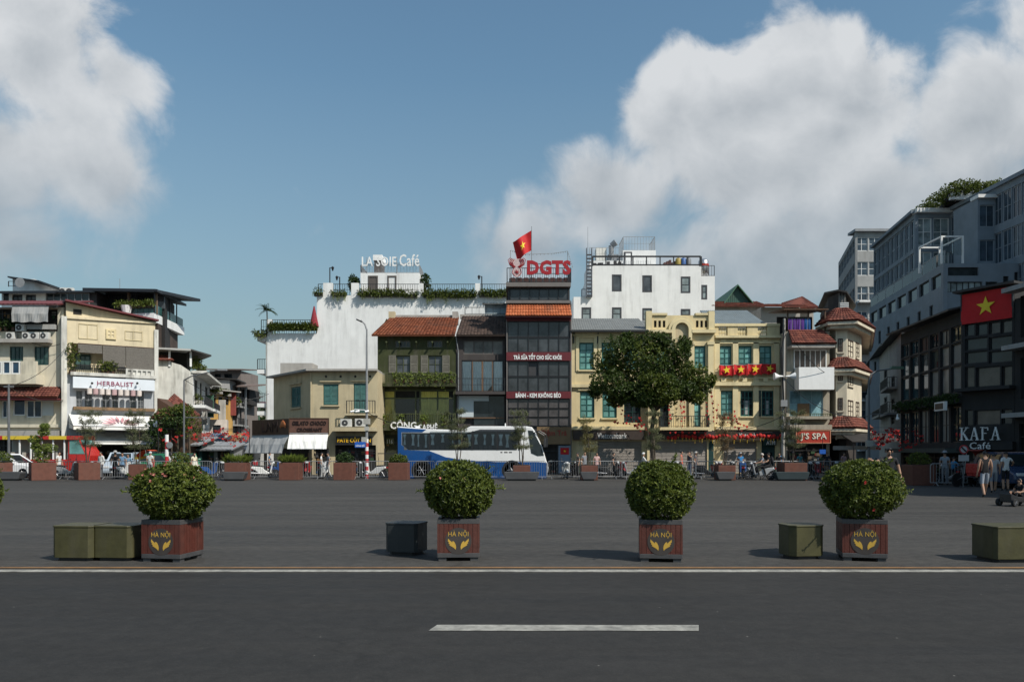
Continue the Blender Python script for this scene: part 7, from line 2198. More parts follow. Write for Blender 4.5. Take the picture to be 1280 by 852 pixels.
# tall unseen neighbour past the edge of the view, placed to shade the pavement
K4 = Fac((26.0, 28.3), (26.6, 21.5))
h = K4.thing('tall_row_house', 'tall dark row house beyond the shaded pavement, outside the view', 'building')
ops = [(0.5 + 2.1 * i, 2.1 + 2.1 * i, za, za + 1.8) for i in range(3) for za in (4.2, 7.4, 10.6)]
wall_mb(0, K4.L, 0, 14.2, ops, 9, 0.25).build('wall', GREYW, h)
for q in ops: window(h, *q, DKMETAL, G_DARK, 2, 2, 0.1)
MB().box(-0.2, K4.L + 0.2, -0.5, 9.2, 14.2, 14.5).build('roof', CONCRETE, h)
# old houses deeper in the right-hand street
h, f = street_house(1112, 78, 1127, 69, 424, wallm('shade_grey', (0.34, 0.33, 0.32), 0.4), 'grey old house with dark balconies behind the black cafe', [(1114, 470, 1118, 484), (1114, 497, 1118, 512), (1114, 520, 1118, 530)], (0.8, mat('dark_sheet', None)), bal=((1112.5, 1122, 474, 486), (1112.5, 1122, 504, 517)))
h, f = street_house(1086, 102, 1112, 78.3, 446, wallm('shade_cream', (0.40, 0.38, 0.34), 0.5), 'cream old house with dark windows deeper in the shaded street', [(1096, 468, 1100, 481), (1096, 496, 1100, 510), (1105, 462, 1109, 480), (1105, 496, 1109, 511), (1090, 470, 1093, 484)], (0.8, mat('dark_sheet', None)), bal=((1101, 1111, 512, 520),))
h, f = street_house(1070, 128, 1087, 103, 470, GREYW, 'grey far house closing the shaded street', [(1074, 480, 1078, 492), (1080, 480, 1084, 494), (1074, 505, 1078, 517)], (0.6, mat('dark_sheet', None)))
street_house(1055, 132, 1082, 132, 520, BRW, 'low brown house at the end of the shaded street', [(1062, 528, 1068, 540), (1072, 528, 1078, 540)], (0.8, MAROON))
# ------------------------------------------------------------------ crowd barriers
def barrier_proto():
 t = thing('crowd_barrier', 'galvanised steel crowd barrier in the long line along the square', 'barrier', (0, 0, 0), 0, 'crowd barriers along the square')
 w, hh, r_ = 2.12, 1.08, 0.12
 pts = [(0, 0, 0.16), (0, 0, hh - r_), (0.04, 0, hh - 0.04), (r_, 0, hh), (w - r_, 0, hh), (w - 0.04, 0, hh - 0.04), (w, 0, hh - r_), (w, 0, 0.16), (0, 0, 0.16)]
 MB().path(pts, 0.021, 6).build('frame', GALV, t)
 b = MB()
 for i in range(1, 15): b.tube((w * i / 15, 0, 0.16), (w * i / 15, 0, hh), 0.0085, n=4)
 b.build('bars', GALV, t, stuff=True)
 for x in (0.25, w - 0.25):
  MB().path([(x, -0.28, 0.012), (x, -0.2, 0.06), (x, 0, 0.16), (x, 0.2, 0.06), (x, 0.28, 0.012)], 0.016, 5).build('foot', GALV, t)
 return t
bp = barrier_proto()
first = True
Yb = 47.2
spots = []
x = wx(-12, Yb)
k = 0
while x < wx(1062, Yb):
 spots.append((x, Yb + 0.25 * math.sin(k * 1.3), 0.02 * math.sin(k * 2.1)))
 x += 2.2
 k += 1
for i in range(3): spots.append((wx(1163, 38.5) + i * 2.16, 38.5 - 0.2 * i, -0.09))
for i, (x, y, a) in enumerate(spots):
 o = bp if i == 0 else dup(bp)
 o.location = (x, y, 0)
 o.rotation_euler = (0, 0, a)
 if i >= len(spots) - 3: o['label'] = 'crowd barrier in the shade in front of the black cafe'
for px, Y in ((895, 46.9), (640, 46.9), (690, 46.9), (800, 46.9)):
 pass
# ------------------------------------------------------------------ far planters
CORT = mat('corten_steel', (0.125, 0.046, 0.030), 0.7, 0.2, 5, 0.15, 30, streak=0.3)
def thin_tree(par, z0, hgt, spread, lm, seed, n=34):
 r = random.Random(seed)
 tb, cr = MB(), MB()
 for s in range(3):
  a = s * 2.1 + r.random()
  p = Vector((math.cos(a) * 0.05, math.sin(a) * 0.05, z0))
  d = Vector((math.cos(a) * 0.14, math.sin(a) * 0.14, 1)).normalized()
  pts = [p]
  for j in range(6):
   p = p + d * hgt * 0.16
   d = (d + Vector((r.gauss(0, 0.09), r.gauss(0, 0.09), 0.02))).normalized()
   pts.append(p)
  tb.path([tuple(q) for q in pts], [0.035 * (1 - j / 8) for j in range(7)], 5)
  for j in range(2, 7):
   for b in range(n // 9 + 1):
    dd = Vector((r.gauss(0, 1), r.gauss(0, 1), r.uniform(0.1, 1.0))).normalized()
    ln = spread * r.uniform(0.45, 1.0) * (1.15 - 0.09 * j)
    e = pts[j] + dd * ln
    tb.tube(pts[j], e, 0.008, 0.003, 4, False)
    for q in range(70):
     f = pts[j].lerp(e, r.uniform(0.25, 1.08))
     leaf(cr, f + rvec(r) * 0.09, (rvec(r) + dd * 0.4).normalized(), Vector((0, 0, 1)), r.uniform(0.06, 0.10), r.uniform(0.022, 0.036))
 tb.build('trunk', BARK, par)
 cr.build('crown', lm, par)
FPX = [(2, 47.0, 45, 'ball', 'clipped ball bush in the rusty planter next to the low grey bench', 0.95), (53, 46.2, 38, 'cloud', 'cloud-pruned topiary in a rusty steel planter', 1.25),
       (109, 46.6, 40, 'tree', 'thin airy tree with several stems in a rusty planter before the herbalist', 1.15), (172, 46.8, 8, 'tree', 'slender sapling in the narrow rusty planter by the street mouth', 0.8),
       (226, 46.8, 0, 'ball', 'small round bush in a rusty planter behind the flowering bush', 0.9), (297, 46.4, 5, 'tuft', 'spiky green plants in a rusty planter at the street mouth', 1.2),
       (364, 46.6, 2, 'tuft', 'yellow-green bushy plants in the rusty planter before the gelato shop', 1.15), (431, 46.6, 0, 'dark', 'dark green plants in the rusty planter beside lamp post', 1.1),
       (499, 46.6, 0, 'dark2', 'low green plants in the rusty planter behind the bus tail', 1.12), (573, 46.9, 0, 'tree', 'sparse sapling in front of the middle of the bus', 0.85), (652, 46.4, 0, 'tree', 'sparse tree in front of the bus windscreen', 1.0),
       (736, 46.4, 0, 'bare', 'yellowish sapling with forked stems before the bank shutter', 0.95), (816, 46.9, 0, 'tree', 'grey-green sapling below the big street tree', 0.85), (906, 46.4, 0, 'bare', 'reddish sparse sapling before the roller shutter with lanterns', 1.0),
       (990, 46.0, 0, 'tree', 'grey-green sapling in front of the spa sign', 1.3), (1148, 39.5, 0, 'ball', 'dark shrub in the shaded rusty planter by the black cafe', 1.15)]
LEAF_E = leafm('leaf_yellowish', (0.14, 0.13, 0.045), (0.24, 0.21, 0.08))
LEAF_F = leafm('leaf_reddish', (0.15, 0.10, 0.05), (0.24, 0.17, 0.08))
for i, (px, Y, rot, kind, lab, w) in enumerate(FPX):
 t = thing('steel_planter', 'rust-brown steel planter holding the ' + ' '.join(lab.split()[:3]), 'planter', (wx(px, Y), Y, 0), R(rot), 'rusty planters along the barriers')
 t['label'] = 'rust-brown steel planter ' + {2: 'with a ball bush beside the low grey bench', 53: 'holding the cloud-pruned topiary', 109: 'turned cornerwise under the airy tree before the herbalist', 172: 'with a sapling near the striped post', 226: 'with a round bush behind the flowering bush', 297: 'with spiky plants behind a low bench at the street mouth',
                  364: 'with yellow-green plants before the gelato awning', 431: 'with dark plants beside the striped lamp post', 499: 'with low plants behind the bus tail', 573: 'hidden behind the clipped bush in front of bus', 652: 'with a sapling at the bus front', 736: 'with a forked yellowish sapling at the bank corner', 816: 'with a sapling under the big street tree',
                  906: 'with a reddish sapling before the lantern row', 990: 'with a sapling in front of the spa sign', 1148: 'in the shade with a dark shrub by the cafe'}[px]
 s = w / 2
 hh = 1.0 if kind != 'tree' or w > 1 else 0.9
 if px in (652, 736, 906): hh = 0.85
 m = MB()
 m.box(-s, s, -s, s, 0, hh)
 m.build('box', CORT, t, bevel=0.02)
 MB().box(-s + 0.06, s - 0.06, -s + 0.06, s - 0.06, hh, hh + 0.03).build('soil', SOIL, t)
 g = thing('planter_plant' if kind not in ('tree', 'bare') else 'sapling', lab, 'plant' if kind not in ('tree', 'bare') else 'tree', (wx(px, Y), Y, hh), 0, 'plants in the rusty planters')
 r = random.Random(300 + i)
 if kind in ('tree', 'bare'):
  top = {109: 3.0, 172: 3.1, 573: 3.2, 652: 3.2, 736: 2.7, 816: 3.1, 906: 3.0, 990: 3.0}[px]
  thin_tree(g, -0.05, top, 0.72 if px not in (109,) else 0.95, LEAF_D if kind == 'tree' else (LEAF_E if px == 736 else LEAF_F), i, 40 if kind == 'tree' else 26)
 else:
  mb, st = MB(), MB()
  if kind == 'ball': leaf_ball(mb, (0, 0, 0.2), 0.55, 0.5, 0.42, 260, 0.09, r, 0.5, 7)
  if kind in ('dark', 'dark2'): leaf_ball(mb, (0, 0, 0.2), 0.5, 0.5, 0.42 if kind == 'dark' else 0.28, 220, 0.11, r, 0.3, 7)
  if kind == 'tuft':
   for _ in range(420):
    p = Vector((r.uniform(-0.55, 0.55), r.uniform(-0.5, 0.5), r.uniform(0, 0.15)))
    leaf(mb, p, Vector((r.gauss(p.x, 0.35), r.gauss(0, 0.35), r.uniform(0.4, 1))).normalized(), Vector((0, -1, 0)), r.uniform(0.25, 0.5), 0.05)
  if kind == 'cloud':
   for (dx, z, q) in ((0, 0.25, 0.52), (-0.35, 0.95, 0.28), (0.4, 0.85, 0.42), (-0.4, 1.35, 0.34), (0.1, 1.75, 0.30), (0.15, 2.1, 0.24), (-0.1, 0.6, 0.4)):
    leaf_ball(mb, (dx, 0, z), q, q * 0.9, q * 0.62, 110, 0.09, r, 0.4, 7)
   st.path([(0, 0, -0.05), (0.1, 0, 0.6), (-0.1, 0, 1.2), (0.1, 0, 2.1)], [0.07, 0.06, 0.05, 0.03], 6)
  mb.build('foliage', LEAF_C if kind in ('tuft', 'cloud') else LEAF_A if kind != 'dark' else LEAF_B, g)
  if kind == 'cloud': st.build('trunk', BARK, g)
DKB = mat('dark_bench_concrete', (0.060, 0.062, 0.066), 0.7, 0.2, 2, streak=0.3)
for k, (px, Y, w, m, lab) in enumerate(((11, 45.6, 1.65, DKB, 'low dark grey bench block beside the topiary planter'), (294, 45.3, 1.3, DKB, 'low dark grey bench block before the spiky planter'), (652, 45.4, 2.0, DKB, 'low dark grey bench block in front of the bus'),
          (736, 45.4, 0.95, DKB, 'short dark grey bench block before the bank shutter'), (906, 45.4, 1.05, DKB, 'short dark grey bench block by the parked motorbikes'), (989, 45.2, 1.9, mat('dark_teal_bench', (0.02, 0.035, 0.04), 0.7, 0.2, 2), 'dark bench block in front of the spa house'))):
 t = thing('bench_block', lab, 'bench', (wx(px, Y), Y, 0), 0, 'low bench blocks')
 h_ = w / 2
 MB().prism([(-h_ + 0.12, 0.08), (h_ - 0.12, 0.08), (h_, 0.42), (h_ - 0.02, 0.5), (-h_ + 0.02, 0.5), (-h_, 0.42)][::-1], -0.28, 0.28).build('block', m, t, bevel=0.02)
 MB().box(-h_ + 0.2, h_ - 0.2, -0.2, 0.2, 0, 0.081).build('plinth', DKMETAL, t)
# ------------------------------------------------------------------ big street tree
t = thing('street_tree', 'large spreading street tree with dense dark crown before the yellow houses', 'tree', (wx(818, 55), 55, 0))
r = random.Random(55)
tb, cr, cr2 = MB(), MB(), MB()
P = lambda px, py, y=0.0: Vector((wx(px, 55) - wx(818, 55), y, wz(py, 55)))
tb.path([tuple(P(817, 594.0)), tuple(P(816, 560)), tuple(P(815, 535)), tuple(P(818, 515)), tuple(P(824, 500))], [0.22, 0.17, 0.15, 0.14, 0.12], 10)
CL = [(800, 445, 0.0, 1.6, 1.3), (815, 428, 0.3, 1.1, 0.8), (775, 437, -0.4, 1.2, 1.0), (760, 455, 0.5, 1.1, 0.9), (758, 478, -0.8, 1.2, 0.8), (746, 487, 0.2, 0.6, 0.5), (783, 470, 1.2, 1.4, 1.2), (790, 490, -1.0, 1.2, 0.8), (812, 465, -1.3, 1.3, 1.1),
      (830, 448, 0.6, 1.2, 1.0), (848, 440, -0.3, 0.9, 0.8), (850, 462, 0.8, 1.1, 0.9), (864, 470, -0.4, 1.0, 0.9), (876, 482, 0.2, 0.8, 0.7), (862, 490, 0.9, 0.8, 0.6), (870, 497, -0.3, 0.6, 0.4), (833, 482, -1.0, 1.0, 0.8), (806, 498, 1.0, 0.9, 0.5), (772, 497, 0.8, 0.8, 0.5), (828, 425, 0.0, 0.6, 0.5), (785, 424, 0.2, 0.6, 0.5), (888, 475, 0.0, 0.4, 0.4), (857, 428, 0.3, 0.5, 0.4), (802, 500, -1.4, 1.0, 0.6), (828, 497, -1.5, 1.0, 0.6), (850, 488, -1.2, 0.9, 0.6), (778, 490, -1.4, 1.0, 0.6), (812, 480, -1.8, 1.2, 0.8)]
hub = P(820, 505)
for i, (px, py, y, rx, rz_) in enumerate(CL):
 p = P(px, py, y)
 m_ = hub.lerp(p, 0.5) + Vector((0, 0, 0.3))
 tb.path([tuple(hub.lerp(P(816, 530), r.random() * 0.5)), tuple(m_), tuple(p)], [0.10, 0.06, 0.02], 6)
 leaf_ball(cr if i % 3 else cr2, p, rx, rx * 0.9, rz_, int(240 * rx), 0.185, r, 0.3, 7, 0.3)
tb.build('trunk', BARK, t)
cr.build('crown', leafm('leaf_tree', (0.015, 0.034, 0.006), (0.080, 0.115, 0.020)), t)
cr2.build('crown', LEAF_A, t)
# ------------------------------------------------------------------ red lanterns and paper cut-outs
RLAN = mat('lantern_red', (0.42, 0.022, 0.018), 0.85, 0.15, 5)
GOLDL = mat('lantern_gold', (0.6, 0.38, 0.06), 0.5)
LM = MB()
LM.lathe([(0.07, -0.19), (0.15, -0.13), (0.19, 0.0), (0.15, 0.13), (0.07, 0.19)], n=10)
lant_me = LM.mesh('lantern', RLAN, True)
cap_me = MB().lathe([(0.015, -0.5), (0.035, -0.26), (0.075, -0.24), (0.075, -0.17)], n=8).mesh('tassel', GOLDL)
t = FE.thing('lantern_garland', 'row of red lanterns with gold tassels along the bank fascia', 'lanterns')
ca = MB()
for k in range(34):
 px = 833 + k * 4.2 + rnd.uniform(-0.8, 0.8)
 o = link('lantern', lant_me, t, (FE.u(px), -0.75 - 0.1 * (k % 2), FE.z(px, 545.5 + rnd.uniform(-1.5, 1.8))))
 s_ = rnd.uniform(0.6, 0.95)
 o.scale = (s_,) * 3
 link('tassel', cap_me, o)
ca.path([(FE.u(832), -0.75, FE.z(900, 541)), (FE.u(900), -0.8, FE.z(900, 541.5)), (FE.u(976), -0.75, FE.z(900, 540))], 0.015, 4)
for px in (834, 900, 974): ca.tube((FE.u(px), -0.76, FE.z(900, 541)), (FE.u(px), 0.02, FE.z(900, 540)), 0.02)
ca.build('cord', DKMETAL, t)
# loose red paper shapes strung between tree and wall
t = FE.thing('paper_garland', 'strings of small red paper cut-outs hung between the tree and houses', 'garland')
heart = [(0, -0.2), (0.17, 0.03), (0.13, 0.15), (0.05, 0.15), (0, 0.09), (-0.05, 0.15), (-0.13, 0.15), (-0.17, 0.03)]
hm = MB().prism(heart[::-1], -0.015, 0.015).mesh('paper_shape', RLAN)
sc_ = MB()
for (pa, ya, pb, yb, n, dy0) in ((768, 507, 806, 540, 9, -1.2), (764, 528, 802, 533, 8, -0.9), (772, 516, 800, 541, 7, -1.5), (846, 488, 848, 536, 9, -1.2), (838, 492, 862, 488, 6, -1.4), (852, 490, 853, 530, 7, -0.9), (885, 488, 888, 530, 8, -1.0), (893, 505, 893, 532, 5, -0.8),
        (878, 500, 880, 534, 6, -1.3), (900, 520, 932, 535, 7, -0.9), (905, 526, 925, 541, 5, -0.8), (912, 513, 918, 531, 4, -1.0), (830, 540, 880, 541, 7, -1.3), (832, 505, 834, 532, 5, -1.2), (795, 520, 812, 544, 6, -1.0)):
 for j in range(n):
  q = (j + 0.5) / n
  px, py = pa + (pb - pa) * q + rnd.uniform(-1, 1), ya + (yb - ya) * q + rnd.uniform(-1.5, 1.5)
  o = link('paper_shape', hm, t, (FE.u(px), dy0 + rnd.uniform(-0.2, 0.2), FE.z(px, py)), rnd.uniform(-0.6, 0.6))
  o.rotation_euler = (0, rnd.uniform(-0.4, 0.4), rnd.uniform(-0.7, 0.7))
  s_ = rnd.uniform(0.35, 0.65)
  o.scale = (s_,) * 3
 sc_.tube((FE.u(pa), dy0, FE.z(pa, ya)), (FE.u(pb), dy0, FE.z(pb, yb)), 0.008, n=4)
 sc_.tube((FE.u(pb), dy0, FE.z(pb, yb)), (FE.u(pb), 0.0, FE.z(pb, yb) + 0.2), 0.008, n=4)
sc_.build('cord', DKMETAL, t)
# decorations across the two side streets
bf = MB().prism([(0, -0.05), (0.2, -0.16), (0.26, 0.02), (0.22, 0.18), (0.02, 0.05), (-0.2, 0.18), (-0.26, 0.02), (-0.2, -0.16)][::-1], -0.015, 0.015).mesh('paper_shape', RLAN)
for (px0, px1, Y0, Y1, py, n, lab, seed) in ((198, 312, 56, 66, 542, 170, 'swags of red and orange paper butterflies across the sunny side street', 1), (1086, 1178, 47, 58, 540, 170, 'swags of red paper butterflies across the shaded street beside the cafe', 2)):
 r = random.Random(seed)
 t = thing('butterfly_garland', lab, 'garland', (wx((px0 + px1) / 2, (Y0 + Y1) / 2), (Y0 + Y1) / 2, 0))
 L0 = t.location
 cd = MB()
 rowsn = 4
 for q in range(rowsn):
  Y = Y0 + (Y1 - Y0) * q / (rowsn - 1)
  X0, X1 = wx(px0, Y), wx(px1, Y)
  z = wz(py + r.uniform(-4, 4), Y)
  prev = None
  for j in range(n // rowsn):
   a = (j + 0.5) / (n // rowsn)
   zz = z - 0.5 * math.sin(a * math.pi * 3) ** 2 + r.uniform(-0.45, 0.3)
   p = (X0 + (X1 - X0) * a - L0.x, Y - L0.y + r.uniform(-0.3, 0.3), zz)
   o = link('paper_shape', bf, t, p)
   o.rotation_euler = (r.uniform(-0.5, 0.5), r.uniform(-0.6, 0.6), r.uniform(-0.8, 0.8))
   s_ = r.uniform(0.22, 0.6)
   o.scale = (s_,) * 3
   if prev: cd.tube(prev, p, 0.01, n=3)
   prev = p
  for xe in (X0, X1): cd.tube((xe - L0.x, Y - L0.y, 0), (xe - L0.x, Y - L0.y, z + 0.2), 0.03, n=5)
  cd.tube((X0 - L0.x, Y - L0.y, z + 0.2), (X1 - L0.x, Y - L0.y, z + 0.2), 0.01, n=4)
 cd.build('line_and_posts', DKMETAL, t)
# ------------------------------------------------------------------ lamps, poles, traffic signs
WR = mat('white_stripe', (0.7, 0.7, 0.68), 0.5)
RR = mat('red_stripe', (0.42, 0.03, 0.035), 0.5)
def striped(t, x, z0, z1, r_, n):
 for i in range(n):
  MB().tube((x, 0, z0 + (z1 - z0) * i / n), (x, 0, z0 + (z1 - z0) * (i + 1) / n), r_, n=10).build('stripe', RR if i % 2 == 0 else WR, t)
Y = 47.8
t = thing('street_lamp', 'tall slim street lamp with one curved arm and striped foot before the beige house', 'lamp', (wx(458.5, Y), Y, 0))
zt = wz(412, Y)
MB().path([(0, 0, 0), (0, 0, wz(440, Y)), (0, 0, zt), (-0.12, 0, wz(405, Y)), (-0.35, 0, wz(400, Y))], [0.09, 0.06, 0.05, 0.045, 0.04], 8).build('post', GALV, t)
o = MB().prism([(-0.62, 0.0), (-0.3, -0.14), (-0.28, -0.08), (-0.6, 0.08)][::-1], -0.12, 0.12).build('lamp_head', DKMETAL, t, (0, 0, wz(400, Y)))
striped(t, 0, 0.05, 2.4, 0.10, 10)
MB().box(-0.18, 0.18, -0.16, 0.16, wz(530, Y), wz(524, Y) + 0.05).box(-0.12, 0.12, -0.14, 0.14, wz(538, Y), wz(533, Y)).box(-0.3, 0.02, -0.12, 0.12, wz(553, Y), wz(546, Y)).build('switch_box', mat('box_grey', (0.38, 0.37, 0.33), 0.6), t)
cm = MB().tube((0, 0, wz(512.5, Y)), (-0.75, 0, wz(511.5, Y)), 0.03)
for x in (-0.45, -0.75, 0.12): cm.tube((x, -0.05, wz(513.5, Y)), (x - 0.2, -0.2, wz(514.5, Y)), 0.06, 0.05, 8)
cm.build('camera_arm', WHITEP, t)
t = thing('street_name_sign', 'blue and white street name plate on the striped lamp post', 'sign', (wx(458.5, Y), Y, 0))
SB = mat('sign_blue', (0.015, 0.10, 0.42), 0.5)
x0, x1 = wx(444, Y) - wx(458.5, Y), wx(457, Y) - wx(458.5, Y)
MB().box(x0, x1 + 0.02, -0.13, -0.10, wz(559, Y), wz(552, Y)).build('plate', SB, t)
MB().box(x1 - 0.02, x1 + 0.08, -0.12, -0.02, wz(556, Y), wz(555, Y)).build('clamp', GALV, t)
lettering('HÀNG BỒ', WHITEP, t, x0 + 0.06, -0.131, wz(558, Y), w=x1 - x0 - 0.1, h=0.16, depth=0.006, bold=0.02)
Y = 49
for px, top, lab in ((208.5, 545, 'red and white striped post with small round sign at the street mouth'),):
 t = thing('striped_post', lab, 'post', (wx(px, Y), Y, 0))
 striped(t, 0, 0.0, wz(543, Y), 0.11, 6)
 MB().lathe([(0.20, -0.14), (0.20, -0.11)], (0.22, 0, wz(556, Y)), 14, 'y').build('round_sign', GREYMETAL, t)
Y = 54
t = thing('street_lamp', 'thin grey lamp post with a long bent arm before the stained white house', 'lamp', (wx(230, Y), Y, 0))
MB().path([(0, 0, 0), (0, 0, wz(475, Y)), (0.5, 0, wz(470, Y)), (2.4, 0, wz(462, Y))], [0.08, 0.05, 0.04, 0.03], 8).build('post', POSTG, t)
MB().box(2.3, 2.9, -0.1, 0.1, wz(463, Y), wz(461, Y)).build('lamp_head', GREYMETAL, t)
MB().box(0.0, 2.0, -0.02, 0.02, wz(522, Y), wz(521.5, Y) + 0.03).build('cross_arm', POSTG, t)
Y = 49
t = thing('utility_pole', 'slim grey pole with cables in front of the cream house', 'pole', (wx(11, Y), Y, 0))
MB().path([(0, 0, 0), (0, 0, wz(480, Y))], [0.09, 0.06], 8).build('post', POSTG, t)
MB().box(-0.3, 0.3, -0.04, 0.04, wz(484, Y), wz(482, Y)).build('cross_arm', POSTG, t)
Y = 55.5
t = thing('utility_pole', 'grey utility pole with loudspeakers and cables between yellow and spa houses', 'pole', (wx(978.5, Y), Y, 0))
MB().path([(0, 0, 0), (0.05, 0, wz(480, Y)), (0.1, 0, wz(398, Y))], [0.14, 0.11, 0.08], 9).build('post', CONCRETE, t)
sp = MB()
for s, z in ((-1, wz(470.5, Y)), (1, wz(470.5, Y))):
 sp.lathe([(0.04, 0.0), (0.07, 0.25), (0.27, 0.6)], (0, 0, 0), 12, 'x') if False else None
 pr = [(0.05, 0.0), (0.08, 0.25), (0.28, 0.62)]
 sp.lathe([(q, s * (w + 0.1)) for q, w in (pr if s > 0 else pr)], (0.05, -0.2, z), 12, 'x')
 sp.tube((0.05, 0, z), (0.05 + s * 0.15, -0.2, z), 0.03)
sp.build('loudspeaker', WHITEP, t)
MB().box(-0.22, 0.22, -0.3, -0.08, wz(508, Y), wz(500, Y)).build('meter_box', GREYMETAL, t)
wr_ = MB()
for k in range(4): wr_.path([(0.06 + 0.03 * k, -0.1, wz(400 + k * 6, Y)), (-0.1 - 0.05 * k, -0.14, wz(440, Y)), (0.1, -0.12, wz(520, Y)), (0.0, -0.16, 2.5)], 0.018, 4)
wr_.build('cables', DKMETAL, t)
Y = 46
t = thing('street_lamp', 'grey street lamp with curved arm and green head before the shaded street', 'lamp', (wx(1086, Y), Y, 0))
MB().path([(0, 0, 0), (0, 0, wz(478, Y)), (0.12, 0, wz(468, Y)), (0.5, 0, wz(463, Y)), (1.3, 0, wz(461, Y))], [0.09, 0.06, 0.05, 0.045, 0.04], 8).build('post', POSTG, t)
MB().prism([(1.2, -0.02), (2.0, 0.0), (1.95, 0.14), (1.3, 0.16)][::-1], -0.12, 0.12).build('lamp_head', mat('lamp_green', (0.10, 0.16, 0.11), 0.5), t, (0, 0, wz(461, Y)))
MB().box(0, 1.7, -0.03, 0.03, wz(517.5, Y), wz(516.5, Y)).build('cross_arm', POSTG, t)
MB().tube((1.65, 0, wz(517, Y)), (1.65, 0, wz(523, Y)), 0.05).ball((1.65, -0.02, wz(523, Y)), 0.11, n=8, m=5).build('camera', WHITEP, t)
MB().box(-0.16, 0.2, -0.15, 0.1, wz(558, Y), wz(550, Y)).build('control_box', mat('box_grey', None), t)
Y = 37.4
t = thing('parking_sign', 'round no-parking sign above a small rectangular plate by the cafe', 'sign', (wx(1204, Y), Y, 0))
MB().tube((0, 0, 0), (0, 0, wz(557, Y)), 0.035).build('post', POSTG, t)
zc = wz(561.5, Y)
MB().lathe([(0.215, -0.06), (0.215, -0.04)], (0, 0, zc), 20, 'y').build('rim', RR, t)
MB().lathe([(0.155, -0.068), (0.155, -0.061)], (0, 0, zc), 20, 'y').build('face', mat('sign_dull_white', (0.45, 0.45, 0.45), 0.5), t)
MB().prism([(-0.15, 0.10), (-0.10, 0.15), (0.15, -0.10), (0.10, -0.15)][::-1], -0.074, -0.069).build('slash', DKMETAL, t, (0, 0, zc))
MB().box(-0.24, 0.24, -0.06, -0.035, wz(576, Y), wz(568.5, Y)).build('plate', mat('sign_dull_white', None), t)
t = thing('hanging_sign', 'small blue square sign hanging at the dim corner shop', 'sign', (wx(1028, 57), 57, 0))
MB().box(-0.22, 0.22, -0.05, 0.0, wz(567, 57), wz(561.5, 57)).build('plate', SB, t)
MB().tube((0, -0.02, wz(561.5, 57)), (0, -0.02, wz(545, 57)), 0.02).build('hanger', DKMETAL, t)
# overhead cables
for k, (a, b, sag) in enumerate((((11, 49, 482), (81, 57.4, 436), 0.5), ((11, 49, 483), (79, 57.5, 500), 0.4), ((230, 54, 474), (336, 69, 492), 0.9), ((978, 55.5, 402), (1040, 58, 470), 0.6), ((978, 55.5, 520), (890, 58, 538), 0.4), ((458, 47.8, 515), (572, 59.5, 528), 0.7), ((978, 55.5, 470), (1086, 46, 520), 0.9), ((75, 57.6, 430), (40, 57.6, 428), 0.2))):
 A, B = Vector((wx(a[0], a[1]), a[1], wz(a[2], a[1]))), Vector((wx(b[0], b[1]), b[1], wz(b[2], b[1])))
 m = MB()
 pts = []
 for i in range(13):
  q = A.lerp(B, i / 12)
  q.z -= sag * 4 * (i / 12) * (1 - i / 12)
  pts.append(tuple(q))
 m.path(pts, 0.022, 4)
 tag(m.build('overhead_cable', DKMETAL), ['black cable drooping from slim pole to the herbalist pier', 'black cable from the slim pole to the cream house wall', 'long black cable over the sunny side street', 'black cable from utility pole to the skirted house', 'black cable from the utility pole to the bank ledge', 'black cable from the striped lamp post to olive coffee house', 'black cable from utility pole to the green-headed lamp', 'short black cable on cream house wall'][k], 'cable', 'overhead cables')
# ------------------------------------------------------------------ vehicles
TYRE = mat('tyre_rubber', (0.018, 0.018, 0.019), 0.85, 0.2, 8)
RIM = mat('wheel_rim', (0.30, 0.30, 0.31), 0.35, 0.1, 5, metal=0.6)
LAMPC = mat('headlamp_glass', (0.55, 0.55, 0.55), 0.15, 0.1, 5)
TAILC = mat('tail_lamp', (0.30, 0.02, 0.02), 0.25, 0.1, 5)
def paint(name, c): return mat(name, c, 0.28, 0.06, 1.5, spec=0.5, streak=0.12)
def wheel(par, x, y, r_, w, axis='y'):
 t = MB().lathe([(r_ * 0.62, -w / 2), (r_ * 0.93, -w / 2), (r_, -w * 0.35), (r_, w * 0.35), (r_ * 0.93, w / 2), (r_ * 0.62, w / 2)], (0, 0, 0), 20, 'y').build('wheel', TYRE, par, (x, y, r_))
 m = MB().lathe([(r_ * 0.63, -w * 0.42), (r_ * 0.63, w * 0.42)], (0, 0, 0), 20, 'y')
 for i in range(6):
  a = i * math.pi / 3
  m.box(0, 0, 0, 0, 0, 0) if False else None
  m.tube((0, -w * 0.47, 0), (math.cos(a) * r_ * 0.58, -w * 0.47, math.sin(a) * r_ * 0.58), r_ * 0.07, n=4)
  m.tube((0, w * 0.47, 0), (math.cos(a) * r_ * 0.58, w * 0.47, math.sin(a) * r_ * 0.58), r_ * 0.07, n=4)
 m.lathe([(r_ * 0.14, -w * 0.5), (r_ * 0.14, w * 0.5)], (0, 0, 0), 10, 'y')
 m.build('rim', RIM, t)
 return t
